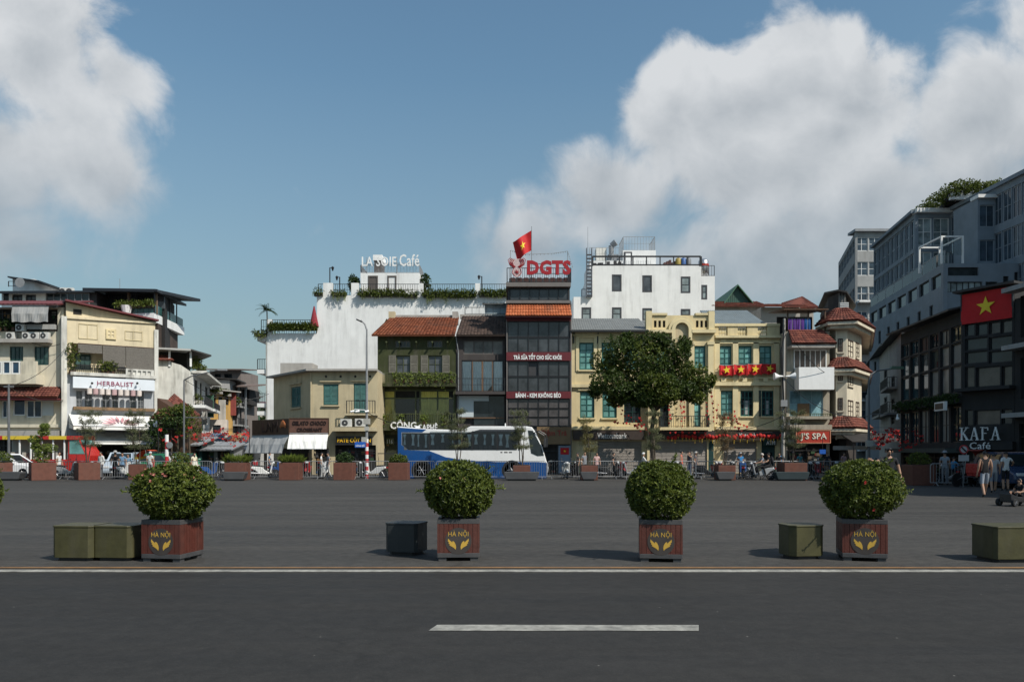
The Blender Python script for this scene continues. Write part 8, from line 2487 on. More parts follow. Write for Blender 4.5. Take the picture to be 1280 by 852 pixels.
# the coach
YB = 49.0
FBu = flat(497, 686, YB)
t = FBu.thing('coach', 'blue and white coach parked behind the barriers with side windows curtained', 'bus')
q = lambda px, py: (FBu.u(px), FBu.z(px, py))
gz0 = 0.32
W_ = 2.45
out = [q(497.5, 533.5), q(499, 532.6), q(533, 535.8), q(570, 537.0), q(582, 535.4), q(588, 532.4), q(658, 532.4), q(665, 533.6), q(669, 539), q(677, 556), q(682, 572), q(685.5, 584)]
out = [(x, z) for x, z in out] + [(FBu.u(685), gz0 + 0.05), (FBu.u(684), gz0), (0.02, gz0), (0.0, 0.6)]
WB = paint('coach_white', (0.74, 0.74, 0.73))
BB = paint('coach_blue', (0.007, 0.062, 0.215))
MB().prism(out[::-1], 0.0, W_).build('body', WB, t, bevel=0.05)
def panel(pts, m, name, y=-0.012, th=0.03):
 pl = [q(*p) for p in pts]
 return MB().prism(pl[::-1], y, y + th).build(name, m, t)
panel([(497.2, 534), (533, 536.4), (528, 540), (502, 540), (502, 556), (511, 562.5), (536, 563), (547, 567), (557, 571), (580, 574.5), (620, 577), (672, 577), (683.8, 578), (684.5, 591), (683, 597), (497.4, 597)], BB, 'blue_livery')
wb = [(502.5, 540.5), (583, 541), (600, 537), (655, 537), (646, 562), (511, 562), (502.5, 555.5)]
panel(wb, mat('coach_interior', (0.05, 0.06, 0.068), 0.7, 0.4, 2), 'window_recess', -0.016)
wp = [(503.5, 535.5, 559), (536.5, 0, 0), (590.5, 0, 0), (620.5, 0, 0), (645, 0, 0)]
DRP = mat('coach_drape', (0.60, 0.68, 0.70), 0.85, 0.25, 5)
r = random.Random(3)
for a, b in ((504, 536), (538, 590), (592, 621), (623, 648)):
 x = a
 dm = MB()
 while x < b - 5:
  w = r.uniform(3, 6)
  x0, z1 = q(x, 542.5)
  x1, _ = q(min(b, x + w), 542.5)
  zb = FBu.z(x, r.uniform(552, 559))
  n = 6
  vs_ = []
  for i in range(n + 1):
   sx = x0 + (x1 - x0) * i / n
   mid = (x0 + x1) / 2
   vs_ += [(sx, -0.021 - 0.003 * (i % 2), z1), (mid + (sx - mid) * 0.35, -0.021 - 0.003 * (i % 2), zb + 0.35), (mid + (sx - mid) * 0.8, -0.021, zb)]
  dm.add(vs_, [(3 * i + j, 3 * i + 1 + j, 3 * i + 4 + j, 3 * i + 3 + j) for i in range(n) for j in range(2)])
  x += r.uniform(7, 15)
 se = MB()
 for k in range(int((b - a) / 6)):
  x0, _ = q(a + 1 + k * 6, 560)
  se.box(x0, x0 + 0.2, -0.019, -0.0165, FBu.z(a, 562), FBu.z(a, 556 + r.uniform(-1, 1)))
 dm.build('drapes', DRP, t, stuff=True)
 se.build('seat_backs', mat('coach_seat', (0.09, 0.10, 0.11), 0.8), t, stuff=True)
 lo = 561.5
 tp = 541 if b < 585 else 538.5
 pl = [q(a, tp), q(b, tp), q(b if b < 640 else 645.5, lo), q(a if a > 505 else 511, lo)] + ([q(a, 555.5)] if a < 505 else [])
 MB().add([(x, -0.034, z) for x, z in pl], [tuple(range(len(pl)))[::-1]]).build('side_window', CLEAR, t)
 x1 = q(b + 1, 550)[0]
 MB().box(x1 - 0.04, x1 + 0.04, -0.036, -0.01, FBu.z(b, 561.8), FBu.z(b, tp)).build('window_pillar', DKMETAL, t)
panel([(583, 541), (600, 536.5), (655, 536.5), (653, 540), (598, 541.5)], mat('coach_dark_trim', (0.05, 0.055, 0.065), 0.4), 'dark_trim', -0.03, 0.015)
# windscreen wraps round the sloping nose
ws = [q(660, 537.5), q(666, 538), q(676, 556.5), q(680, 569), q(672, 569.5), q(664, 566)]
MB().prism(ws[::-1], -0.02, W_ + 0.02).build('windscreen', G_DARK, t)
nose = MB().slab([(q(666, 538)[0] + 0.03, 0.15, q(666, 538)[1]), (q(680, 569)[0] + 0.06, 0.12, q(680, 569)[1]), (q(680, 569)[0] + 0.06, W_ - 0.12, q(680, 569)[1]), (q(666, 538)[0] + 0.03, W_ - 0.15, q(666, 538)[1])], (-0.05, 0, 0))
nose.build('front_screen', G_DARK, t)
for y in (-0.02, W_ + 0.02):
 x, z = q(667, 541)
 s = -1 if y < 1 else 1
 MB().path([(x, y, z), (x + 0.35, y + s * 0.12, z + 0.15), (x + 0.75, y + s * 0.12, z - 0.1), (x + 0.8, y + s * 0.12, z - 0.35)], 0.03, 6).box(x + 0.72, x + 0.86, y + s * 0.12 - 0.1, y + s * 0.12 + 0.1, z - 0.85, z - 0.3).build('wing_mirror', DKMETAL, t)
for y in (0.12, W_ - 0.42):
 x, z = q(684, 581)
 MB().box(x - 0.12, x + 0.06, y, y + 0.3, z - 0.12, z + 0.14).build('headlight', LAMPC, t, bevel=0.04)
for px in (545, 560, 575, 590, 605, 620, 655):
 x = q(px, 0)[0]
 MB().box(x - 0.008, x + 0.008, -0.0145, -0.01, 0.45, FBu.z(px, 578)).build('panel_seam', DKMETAL, t)
MB().box(q(545, 0)[0], q(620, 0)[0], -0.0148, -0.01, FBu.z(600, 578.4), FBu.z(600, 577.8)).build('panel_seam', DKMETAL, t)
MB().box(-0.02, 0.0, 0.1, 0.35, 0.9, 1.6).build('tail_light', TAILC, t)
for px in (527, 640):
 x, _ = q(px, 588)
 ar = MB().lathe([(0.62, -0.02), (0.62, 0.03)], (x, 0, 0.5), 20, 'y').build('wheel_arch', DKMETAL, t)
 wheel(t, x, 0.12, 0.5, 0.28)
 wheel(t, x, W_ - 0.15, 0.5, 0.28)
x, z = q(500, 575)
MB().box(q(502, 0)[0], q(507, 0)[0], -0.022, 0.0, FBu.z(500, 571), FBu.z(500, 568.5)).build('side_vent', DKMETAL, t)
for a, b in ((625.5, 628), (630, 634.5), (636, 640)): MB().box(q(a, 0)[0], q(b, 0)[0], -0.003, 0.01, FBu.z(633, 565.8), FBu.z(633, 564.4)).build('small_print', DKMETAL, t)
MB().box(1.0, 1.25, W_ * 0.4, W_ * 0.5, FBu.z(500, 534), FBu.z(500, 534) + 0.12).box(q(631, 0)[0], q(632.4, 0)[0], 0.4, 0.5, FBu.z(632, 532.5), FBu.z(632, 528.5)).build('roof_fitting', WHITEP, t)
def car(loc, rz, m, label, L=4.3, W=1.7, Hh=1.46, kind='sedan', extra=None):
 t = thing('parked_car', label, 'car', loc, rz, 'cars by the barriers')
 belt = 0.88 if kind != 'suv' else 1.0
 a, b = -L / 2, L / 2
 low = [(a + 0.05, 0.25), (b - 0.05, 0.25), (b, 0.45), (b - 0.03, 0.68), (b - 0.95, belt), (a + (0.55 if kind == 'sedan' else 0.1), belt + 0.02), (a + 0.02, belt - 0.08), (a, 0.5)]
 MB().prism(low[::-1] if False else low, -W / 2, W / 2).build('body', m, t, bevel=0.07)
 cb = {'sedan': [(a + 0.5, belt), (a + 1.15, Hh), (a + 2.4, Hh), (b - 1.15, belt)], 'suv': [(a + 0.1, belt), (a + 0.4, Hh), (a + 2.7, Hh), (b - 1.05, belt)]}[kind]
 tw = 0.16
 vs_ = [(x, -W / 2 + 0.05 if z == belt else -W / 2 + tw, z) for x, z in cb] + [(x, W / 2 - 0.05 if z == belt else W / 2 - tw, z) for x, z in cb]
 cab = MB().add(vs_, [(0, 1, 2, 3)[::-1], (4, 5, 6, 7), (0, 4, 5, 1), (1, 5, 6, 2), (2, 6, 7, 3), (3, 7, 4, 0)])
 cab.f = [tuple(f) for f in cab.f]
 cab.build('cabin', m, t, bevel=0.05)
 # glass set on the cabin faces
 C = [Vector(v) for v in vs_]
 def inset(i0, i1, i2, i3, k0, k1, e, name):
  A, B, Cc, D_ = C[i0], C[i1], C[i2], C[i3]
  P = lambda u, v: A.lerp(B, u).lerp(D_.lerp(Cc, u), v)
  n = (B - A).cross(D_ - A).normalized()
  c = sum(C, Vector()) / 8
  if n.dot((A + Cc) / 2 - c) < 0: n = -n
  pts = [P(k0, e) + n * 0.02, P(k1, e) + n * 0.02, P(k1, 1 - e) + n * 0.02, P(k0, 1 - e) + n * 0.02]
  MB().add([tuple(p) for p in pts], [(0, 1, 2, 3)]).build(name, G_DARK, t)
 for s in (0, 4):
  inset(s + 0, s + 3, s + 2, s + 1, 0.12, 0.50, 0.12, 'side_window')
  inset(s + 0, s + 3, s + 2, s + 1, 0.53, 0.90, 0.12, 'side_window')
 inset(2, 6, 7, 3, 0.08, 0.92, 0.08, 'windscreen')
 inset(0, 4, 5, 1, 0.08, 0.92, 0.10, 'rear_window')
 for x in (a + 0.8, b - 0.85):
  for y in (-W / 2 + 0.1, W / 2 - 0.1): wheel(t, x, y, 0.31, 0.2)
 for y in (-W / 2 + 0.28, W / 2 - 0.28):
  MB().box(b - 0.2, b + 0.0, y - 0.18, y + 0.18, 0.58, 0.72).build('headlight', LAMPC, t, bevel=0.03)
  MB().box(a - 0.0, a + 0.15, y - 0.18, y + 0.18, 0.65, 0.8).build('tail_light', TAILC, t, bevel=0.03)
 for y in (-W / 2 - 0.08, W / 2 + 0.08): MB().box(b - 1.5, b - 1.35, y - 0.1, y + 0.1, belt, belt + 0.13).build('wing_mirror', m, t, bevel=0.03)
 MB().box(b - 0.02, b + 0.012, -0.35, 0.35, 0.42, 0.6).build('grille', DKMETAL, t)
 MB().box(b, b + 0.02, -0.22, 0.22, 0.3, 0.4).build('number_plate', WHITEP, t)
 for s in (-1, 1):
  for x in (-0.55, 0.35): MB().box(x, x + 0.15, s * (W / 2) - 0.004, s * (W / 2) + 0.012, 0.76, 0.79).build('door_handle', DKMETAL, t)
 return t
car((wx(12, 50.6), 50.6, 0), 0, paint('car_white', (0.72, 0.72, 0.72)), 'white sedan parked behind the barriers and topiary planter', 4.4)
car((wx(143, 51.5), 52.8, 0), R(-78), paint('car_silver_blue', (0.36, 0.42, 0.48)), 'pale silver-blue car facing the square before the herbalist', 4.2, kind='suv', Hh=1.55)
car((wx(197, 54), 54.6, 0), R(4), paint('taxi_green', (0.02, 0.14, 0.07)), 'green taxi at the mouth of the sunny side street', 4.2)
car((wx(234, 58), 57.5, 0), R(-60), paint('car_emerald', (0.015, 0.16, 0.075)), 'emerald green car turned towards the square behind the woman in white', 4.0, kind='suv', Hh=1.5)
car((wx(1263, 36.6), 36.6, 0), R(-93), paint('car_navy', (0.03, 0.05, 0.10)), 'dark blue car in the shade in front of the black cafe', 3.7, kind='suv', Hh=1.6)
car((wx(20, 56.5), 56.5, 0), 0, paint('car_black', (0.02, 0.022, 0.025)), 'dark car half hidden beside the red tourist tram', 4.4)
# red and yellow tourist tram
Yt = 53.6
FT2 = flat(-6, 112, Yt)
t = FT2.thing('tourist_tram', 'red and yellow open-sided tourist tram standing before the cream house', 'tram')
TR, TY = paint('tram_red', (0.42, 0.025, 0.02)), paint('tram_yellow', (0.62, 0.45, 0.04))
q2 = lambda px, py: (FT2.u(px), FT2.z(px, py))
W2 = 1.8
cabp = [q2(85, 548), q2(98, 547), q2(105, 561), q2(112, 569), q2(112, 588), q2(84, 588)]
MB().prism(cabp[::-1], 0, W2).build('cab', TR, t, bevel=0.05)
MB().prism([q2(87, 550), q2(98, 549.5), q2(106, 567), q2(87, 567)][::-1], -0.015, W2 + 0.015).build('cab_window', G_TEAL, t)
a_ = q2(99, 549.5)
b_ = q2(105.5, 566)
MB().slab([(a_[0] + 0.03, 0.12, a_[1]), (b_[0] + 0.08, 0.12, b_[1]), (b_[0] + 0.08, W2 - 0.12, b_[1]), (a_[0] + 0.03, W2 - 0.12, a_[1])], (-0.05, 0, 0)).build('windscreen', G_TEAL, t)
for a, b, m in ((-6, 4, TR), (4, 47, TY), (47, 62, TR), (62, 84, TY), (84, 100, TR)):
 x0, _ = q2(a, 0)
 x1, _ = q2(b, 0)
 MB().box(x0, x1 - 0.003, -0.1, W2 + 0.1, FT2.z(40, 549), FT2.z(40, 544.5)).build('roof_panel', m, t)
x0, x1 = q2(-6, 0)[0], q2(84, 0)[0]
MB().box(x0, x1, 0.0, W2, FT2.z(40, 588), FT2.z(40, 574)).build('coach_side', TR, t)
for px in (-4, 10, 24, 38, 52, 66, 80):
 x, _ = q2(px, 0)
 MB().box(x - 0.04, x + 0.04, 0.02, 0.1, FT2.z(40, 574), FT2.z(40, 549)).build('roof_post', WHITEP, t)
 MB().box(x + 0.1, x + 0.2, 0.15, W2 - 0.1, FT2.z(40, 574), FT2.z(40, 565)).build('seat', mat('tram_seat', (0.35, 0.34, 0.30), 0.7), t)
MB().box(x0, x1, W2 - 0.03, W2, FT2.z(40, 574), FT2.z(40, 549)).build('far_curtain', mat('tram_curtain', (0.42, 0.42, 0.36), 0.8), t)
for px in (6, 60, 98):
 x, _ = q2(px, 0)
 wheel(t, x, 0.02, 0.32, 0.2)
 wheel(t, x, W2 - 0.02, 0.32, 0.2)
for px in (86, 96): MB().box(q2(px, 0)[0] - 0.012, q2(px, 0)[0] + 0.012, -0.006, 0.01, FT2.z(px, 586), FT2.z(px, 568)).build('door_seam', DKMETAL, t)
for y in (0.25, W2 - 0.25): MB().ball((q2(112, 0)[0] + 0.02, y, FT2.z(112, 578)), 0.12, n=10, m=6).build('headlight', LAMPC, t)
# ------------------------------------------------------------------ motorbikes
def motorbike(loc, rz, m, label):
 t = thing('motorbike', label, 'motorbike', loc, rz, 'motorbikes parked along the barriers')
 wheel(t, -0.62, 0, 0.28, 0.09)
 wheel(t, 0.62, 0, 0.28, 0.08)
 MB().prism([(-0.85, 0.62), (-0.75, 0.75), (-0.2, 0.70), (0.02, 0.5), (0.25, 0.36), (0.38, 0.42), (0.42, 0.32), (0.1, 0.24), (-0.35, 0.28), (-0.55, 0.48)], -0.12, 0.12).build('body', m, t, bevel=0.04)
 MB().prism([(0.28, 0.34), (0.36, 0.36), (0.50, 0.95), (0.42, 0.98)], -0.19, 0.19).build('leg_shield', m, t, bevel=0.03)
 MB().prism([(-0.80, 0.755), (-0.74, 0.83), (-0.3, 0.80), (-0.02, 0.76), (-0.1, 0.70)], -0.125, 0.125).build('seat', TYRE, t, bevel=0.03)
 MB().tube((0.62, 0.07, 0.28), (0.46, 0.05, 0.92), 0.022).tube((0.62, -0.07, 0.28), (0.46, -0.05, 0.92), 0.022).build('fork', DKMETAL, t)
 MB().path([(0.36, -0.34, 1.0), (0.45, -0.12, 0.99), (0.45, 0.12, 0.99), (0.36, 0.34, 1.0)], 0.018).build('handlebar', DKMETAL, t)
 MB().ball((0.50, 0, 0.95), 0.10, 0.13, 0.09, 10, 6).build('headlight', LAMPC, t)
 f = MB()
 for i in range(8):
  a0, a1 = 0.4 + 0.32 * i, 0.4 + 0.32 * (i + 1)
  f.add([(0.62 + math.cos(a0) * 0.31, -0.06, 0.28 + math.sin(a0) * 0.31), (0.62 + math.cos(a1) * 0.31, -0.06, 0.28 + math.sin(a1) * 0.31), (0.62 + math.cos(a1) * 0.31, 0.06, 0.28 + math.sin(a1) * 0.31), (0.62 + math.cos(a0) * 0.31, 0.06, 0.28 + math.sin(a0) * 0.31)], [(0, 1, 2, 3)])
 f.build('front_mudguard', m, t)
 MB().box(-0.92, -0.84, -0.08, 0.08, 0.62, 0.72).build('tail_light', TAILC, t)
 MB().tube((-0.85, -0.16, 0.34), (-0.2, -0.16, 0.30), 0.05, 0.035, 8).build('exhaust', RIM, t)
 for s in (-1, 1):
  MB().tube((0.40, s * 0.25, 1.0), (0.36, s * 0.32, 1.16), 0.008, n=4).ball((0.36, s * 0.32, 1.19), 0.02, 0.06, 0.04, 8, 5).build('mirror', DKMETAL, t)
 MB().tube((-0.05, -0.1, 0.26), (-0.1, -0.28, 0.02), 0.015).build('kickstand', DKMETAL, t)
 return t
MC = {'red': paint('bike_red', (0.30, 0.02, 0.02)), 'white': paint('bike_white', (0.62, 0.62, 0.60)), 'black': paint('bike_black', (0.02, 0.02, 0.022)), 'blue': paint('bike_blue', (0.02, 0.07, 0.22)), 'silver': paint('bike_silver', (0.30, 0.31, 0.32))}
protos = {}
BK = [(84, 48.8, 0, 'silver', 'silver motorbike between the topiary planter and airy tree'), (155, 49.0, R(80), 'white', 'white motorbike facing the barrier beside the sapling'), (262, 49.0, R(60), 'blue', 'blue motorbike beside the woman in the white dress'),
      (331, 49.2, R(20), 'white', 'white motorbike in front of the shaded awning'), (345, 50.5, R(75), 'blue', 'blue motorbike behind the barrier at the shaded awning'), (404, 49.6, R(85), 'white', 'white motorbike beside the couple at the gelato shop'), (440, 49.5, R(10), 'black', 'black motorbike at the pate shop behind the lamp post'), (467, 49.3, R(170), 'white', 'white motorbike nearest the olive coffee house door'),
      (707, 48.6, R(-85), 'white', 'white scooter parked nose-on before tea shop'), (762, 49.5, R(5), 'black', 'black motorbike before the bank shutter behind the barrier'), (790, 48.9, R(175), 'silver', 'silver motorbike ridden by the person in white cap'),
      (885, 48.6, R(-10), 'black', 'black motorbike beside the standing couple at the shutter'), (929, 49.3, R(75), 'blue', 'blue motorbike nose-on behind the short bench block'), (950, 46.2, R(178), 'silver', 'silver motorbike carrying two riders'),
      (1006, 48.2, R(-70), 'black', 'black motorbike under the spa sign'), (1022, 48.8, R(-110), 'red', 'red motorbike under the spa sign'), (1040, 50.5, R(-80), 'black', 'black motorbike in front of the corner shop'), (1068, 50.5, R(-95), 'black', 'black motorbike at the mouth of the shaded street'), (1216, 39.2, R(15), 'black', 'black motorbike behind the barrier at the black cafe'), (1192, 40.0, R(160), 'silver', 'silver motorbike behind the barrier under the round sign'), (718, 50.4, R(-80), 'black', 'black motorbike beside the white scooter at tea shop'), (777, 51.0, R(-85), 'red', 'red motorbike nose-on before the bank shutter'), (836, 50.6, R(-80), 'silver', 'silver motorbike nose-on before the middle shutter'), (845, 50.9, R(-95), 'black', 'black motorbike nose-on before the middle shutter'), (896, 51.0, R(-80), 'red', 'red motorbike at the dark green door jamb'), (914, 50.6, R(-95), 'black', 'black motorbike nose-on behind the short bench block'), (938, 50.8, R(-75), 'silver', 'silver motorbike nose-on at the shutter with lanterns'), (985, 50.4, R(-90), 'red', 'red motorbike at the spa house corner'), (1084, 50.0, R(-70), 'silver', 'silver motorbike at the green-headed lamp post'), (1100, 50.4, R(-100), 'black', 'black motorbike beyond the green-headed lamp post'), (276, 51.0, R(-60), 'black', 'black motorbike beside the spiky planter'), (385, 51.5, R(-85), 'red', 'red motorbike under the white awning'), (300, 52.5, R(95), 'black', 'black motorbike parked at the side street mouth'), (316, 53.5, R(85), 'red', 'red motorbike parked at the side street mouth')]
for (px, Y, a, c, lab) in BK:
 loc = (wx(px, Y), Y, 0)
 if c not in protos: protos[c] = motorbike(loc, a, MC[c], lab)
 else: dup(protos[c], loc, a, lab)
# two cyclos with canopies
def cyclo(loc, rz, label, cm):
 t = thing('cyclo', label, 'cyclo', loc, rz, 'pedal cyclos')
 for x, y in ((0.6, 0.42), (0.6, -0.42), (-0.9, 0)):
  w = MB().lathe([(0.30, -0.02), (0.33, -0.02), (0.33, 0.02), (0.30, 0.02), (0.30, -0.02)], (0, 0, 0), 18, 'y').build('wheel', TYRE, t, (x, y, 0.33))
  sp = MB()
  for i in range(8): sp.tube((0, 0, 0), (math.cos(i * 0.785) * 0.31, 0, math.sin(i * 0.785) * 0.31), 0.006, n=3)
  sp.build('spokes', RIM, w, stuff=True)
 MB().path([(-0.9, 0, 0.33), (-0.5, 0, 0.5), (0.3, 0, 0.45), (0.6, 0.4, 0.35)], 0.025).tube((0.3, 0, 0.45), (0.6, -0.4, 0.35), 0.025).tube((-0.5, 0, 0.5), (-0.62, 0, 0.95), 0.025).build('frame', RIM, t)
 MB().box(0.15, 0.75, -0.38, 0.38, 0.5, 0.62).box(0.08, 0.18, -0.38, 0.38, 0.62, 1.1).build('passenger_seat', TR, t, bevel=0.03)
 MB().ball((-0.65, 0, 0.98), 0.14, 0.09, 0.05, 8, 5).build('saddle', TYRE, t)
 m = MB()
 n = 8
 vs_ = []
 for i in range(n + 1):
  a = math.pi * (0.12 + 0.5 * i / n)
  for y in (-0.5, 0.5): vs_.append((0.25 + math.cos(a) * 0.75, y, 1.0 + math.sin(a) * 0.75))
 m.add(vs_, [(2 * i, 2 * i + 1, 2 * i + 3, 2 * i + 2) for i in range(n)])
 m.build('canopy', cm, t)
 MB().box(0.2, 0.98, -0.52, -0.5, 1.2, 1.34).box(0.94, 0.97, -0.5, 0.5, 1.15, 1.3).build('canopy_fringe', TY, t)
 for y in (-0.48, 0.48): MB().path([(0.15, y, 0.6), (0.2, y, 1.2), (0.3, y, 1.74)], 0.015, 5).build('canopy_stay', RIM, t)
 return t
ORC = mat('orange_red_canvas', (0.55, 0.07, 0.02), 0.7, 0.2, 4)
cyclo((wx(192, 51.5), 51.5, 0), R(178), 'cyclo with orange-red fringed canopy in front of the green taxi', ORC)
cyclo((wx(1214, 37.6), 37.6, 0), R(20), 'cyclo with dull red fringed canopy in the shade near the cafe', mat('dull_red_canvas', (0.24, 0.03, 0.02), 0.7, 0.2, 4))
# ------------------------------------------------------------------ people
SKIN = mat('skin', (0.36, 0.21, 0.14), 0.6, 0.08, 8)
HAIR = mat('black_hair', (0.012, 0.010, 0.010), 0.5, 0.2, 10)
CLO = {}
def cloth(c):
 if c not in CLO: CLO[c] = mat('cloth_%d' % len(CLO), c, 0.85, 0.15, 6, 0.2, 60)
 return CLO[c]
STAND = dict(pelvis=(0, 0, .95), spine=(0, .02, 1.13), chest=(0, .02, 1.34), neck=(0, .01, 1.48), head=(0, -.02, 1.57), crown=(0, -.01, 1.655),
             shoulder=(.165, .02, 1.42), elbow=(.225, .04, 1.14), wrist=(.24, -.04, .90), hand=(.24, -.07, .81),
             hip=(.09, 0, .90), knee=(.10, -.02, .50), ankle=(.10, .02, .09), toe=(.115, -.15, .035))
SIT = dict(STAND, pelvis=(0, 0, .86), spine=(0, -.02, 1.04), chest=(0, -.05, 1.24), neck=(0, -.06, 1.38), head=(0, -.09, 1.47), crown=(0, -.08, 1.555), shoulder=(.165, -.05, 1.31), elbow=(.25, -.22, 1.07), wrist=(.22, -.46, 1.02), hand=(.21, -.54, 1.0),
           hip=(.10, -.03, .84), knee=(.16, -.42, .74), ankle=(.17, -.28, .32), toe=(.18, -.45, .26))
LOWSIT = dict(STAND, pelvis=(0, 0, .28), spine=(0, .0, .46), chest=(0, -.03, .66), neck=(0, -.05, .80), head=(0, -.08, .90), crown=(0, -.07, .985), shoulder=(.16, -.03, .74), elbow=(.24, -.12, .48), wrist=(.16, -.34, .44), hand=(.13, -.42, .44),
              hip=(.09, -.02, .27), knee=(.15, -.40, .50), ankle=(.15, -.50, .11), toe=(.16, -.66, .06))
RAD = dict(pelvis=(.145, .115), spine=(.135, .10), chest=(.155, .11), neck=(.05, .05), head=(.078, .092), crown=(.06, .07), shoulder=(.062, .06), elbow=(.043, .043), wrist=(.03, .03), hand=(.035, .022), hip=(.092, .098), knee=(.06, .06), ankle=(.042, .045), toe=(.04, .03))
_body_cache = {}
def person(loc, rz, label, shirt, legs, h=1.68, pose=STAND, over=None, longleg=True, sleeve=0.55, shoe=(0.03, 0.03, 0.03), hat=None, helmet=None, fine=False, dress=None, group=None, mask=False, bag=None, hairlong=False):
 J = {}
 for k, v in pose.items():
  if k in ('pelvis', 'spine', 'chest', 'neck', 'head', 'crown'): J[k] = Vector(v)
  else:
   J[k + 'R'] = Vector(v)
   J[k + 'L'] = Vector((-v[0], v[1], v[2]))
 for k, v in (over or {}).items(): J[k] = Vector(v)
 bones = [('pelvis', 'spine'), ('spine', 'chest'), ('chest', 'neck'), ('neck', 'head'), ('head', 'crown')]
 for s in 'LR':
  bones += [('chest', 'shoulder' + s), ('shoulder' + s, 'elbow' + s), ('elbow' + s, 'wrist' + s), ('wrist' + s, 'hand' + s), ('pelvis', 'hip' + s), ('hip' + s, 'knee' + s), ('knee' + s, 'ankle' + s), ('ankle' + s, 'toe' + s)]
 rad = {k: RAD[k.rstrip('LR') if k[-1] in 'LR' else k] for k in J}
 if fine:
  for s in 'LR':
   d = (J['hand' + s] - J['wrist' + s]).normalized()
   sd = d.cross(Vector((0, 1, 0.2))).normalized()
   for i in range(4):
    b = J['hand' + s] + sd * (i - 1.5) * 0.022 + d * 0.01
    ln = (0.062, 0.075, 0.07, 0.055)[i]
    J['f%d%s' % (i, s)] = b + d * ln * 0.55
    J['g%d%s' % (i, s)] = b + d * ln + Vector((0, -0.02, 0))
    rad['f%d%s' % (i, s)] = (0.009, 0.009)
    rad['g%d%s' % (i, s)] = (0.0075, 0.0075)
    bones += [('hand' + s, 'f%d%s' % (i, s)), ('f%d%s' % (i, s), 'g%d%s' % (i, s))]
   J['th' + s] = J['wrist' + s].lerp(J['hand' + s], 0.6) - sd * 0.05 + Vector((0, -0.02, 0))
   rad['th' + s] = (0.011, 0.011)
   bones.append(('hand' + s, 'th' + s))
  J['nose'] = J['head'] + Vector((0, -0.086, 0.008))
  rad['nose'] = (0.013, 0.013)
  bones.append(('head', 'nose'))
 names = list(J)
 key = (tuple(names), tuple(tuple(round(q, 3) for q in J[k]) for k in names))
 sc = h / 1.72
 if key not in _body_cache:
  me = bpy.data.meshes.new('skeleton')
  me.from_pydata([J[k] for k in names], [(names.index(a), names.index(b)) for a, b in bones], [])
  o = bpy.data.objects.new('skeleton', me)
  col.objects.link(o)
  sk = o.modifiers.new('Skin', 'SKIN')
  sk.use_smooth_shade = True
  sk.branch_smoothing = 0.6
  ss = o.modifiers.new('Subsurf', 'SUBSURF')
  ss.levels = ss.render_levels = 2
  for i, k in enumerate(names):
   me.skin_vertices[0].data[i].radius = rad[k]
   me.skin_vertices[0].data[i].use_root = (k == 'pelvis')
  bpy.context.view_layer.update()
  bm_ = bpy.data.meshes.new_from_object(o.evaluated_get(bpy.context.evaluated_depsgraph_get()))
  bpy.data.objects.remove(o)
  _body_cache[key] = bm_
 bm_ = _body_cache[key].copy()
 bm_.name = 'body'
 bm_.materials.clear()
 for m in (SKIN, cloth(shirt), cloth(legs), cloth(shoe)): bm_.materials.append(m)
 seg = []
 for a, b in bones:
  A, B = J[a], J[b]
  n = a.rstrip('LR') if a[-1] in 'LR' else a
  n2 = b.rstrip('LR') if b[-1] in 'LR' else b
  reg = 0
  if n2 in ('spine', 'chest', 'shoulder'): reg = 1
  if n == 'chest' and n2 == 'neck': reg = 'neck'
  if n2 == 'elbow': reg = 'upper'
  if n2 in ('wrist',): reg = 'fore'
  if n2 == 'hip': reg = 2
  if n2 == 'knee': reg = 2
  if n2 == 'ankle': reg = 2 if longleg else 0
  if n2 == 'toe': reg = 3
  seg.append((A, B, reg))
 idx = []
 for p in bm_.polygons:
  c = p.center
  best, bd, bt = 0, 9, 0
  for A, B, reg in seg:
   d = B - A
   t_ = max(0, min(1, (c - A).dot(d) / max(1e-9, d.length_squared)))
   dist = (c - (A + d * t_)).length
   if dist < bd: bd, best, bt = dist, reg, t_
  if best == 'neck': best = 1 if bt < 0.5 else 0
  elif best == 'upper': best = 1 if (bt < sleeve or sleeve > 0.9) else 0
  elif best == 'fore': best = 1 if sleeve > 0.9 else 0
  if best == 1 and c.z < J['pelvis'].z - 0.06: best = 2
  if best == 2 and c.z > J['pelvis'].z - 0.06 and pose is STAND: best = 1
  idx.append(best)
 bm_.polygons.foreach_set('material_index', idx)
 bm_.polygons.foreach_set('use_smooth', [True] * len(idx))
 t = thing('person', label, 'person', loc, rz, group)
 b = link('body', bm_, t)
 b.scale = (sc,) * 3
 hc = J['head'].lerp(J['crown'], 0.6)
 hm_ = MB()
 n, m = 12, 8
 for j in range(m + 1):
  th = math.pi * 0.56 * j / m
  for i in range(n):
   a = 2 * math.pi * i / n
   front = max(0, -math.sin(a))
   k = th * (1 - 0.5 * front)
   hm_.v.append(((hc.x + math.cos(a) * math.sin(k) * (0.082 if not helmet else 0.10)) * sc, (hc.y + 0.012 + math.sin(a) * math.sin(k) * (0.096 if not helmet else 0.115)) * sc, (hc.z - 0.008 + math.cos(k) * (0.094 if not helmet else 0.108)) * sc))
 for j in range(m):
  for i in range(n): hm_.f.append((j * n + i, (j + 1) * n + i, (j + 1) * n + (i + 1) % n, j * n + (i + 1) % n))
 hm_.build('hair' if not helmet else 'helmet', HAIR if not helmet else cloth(helmet), t, smooth=True)
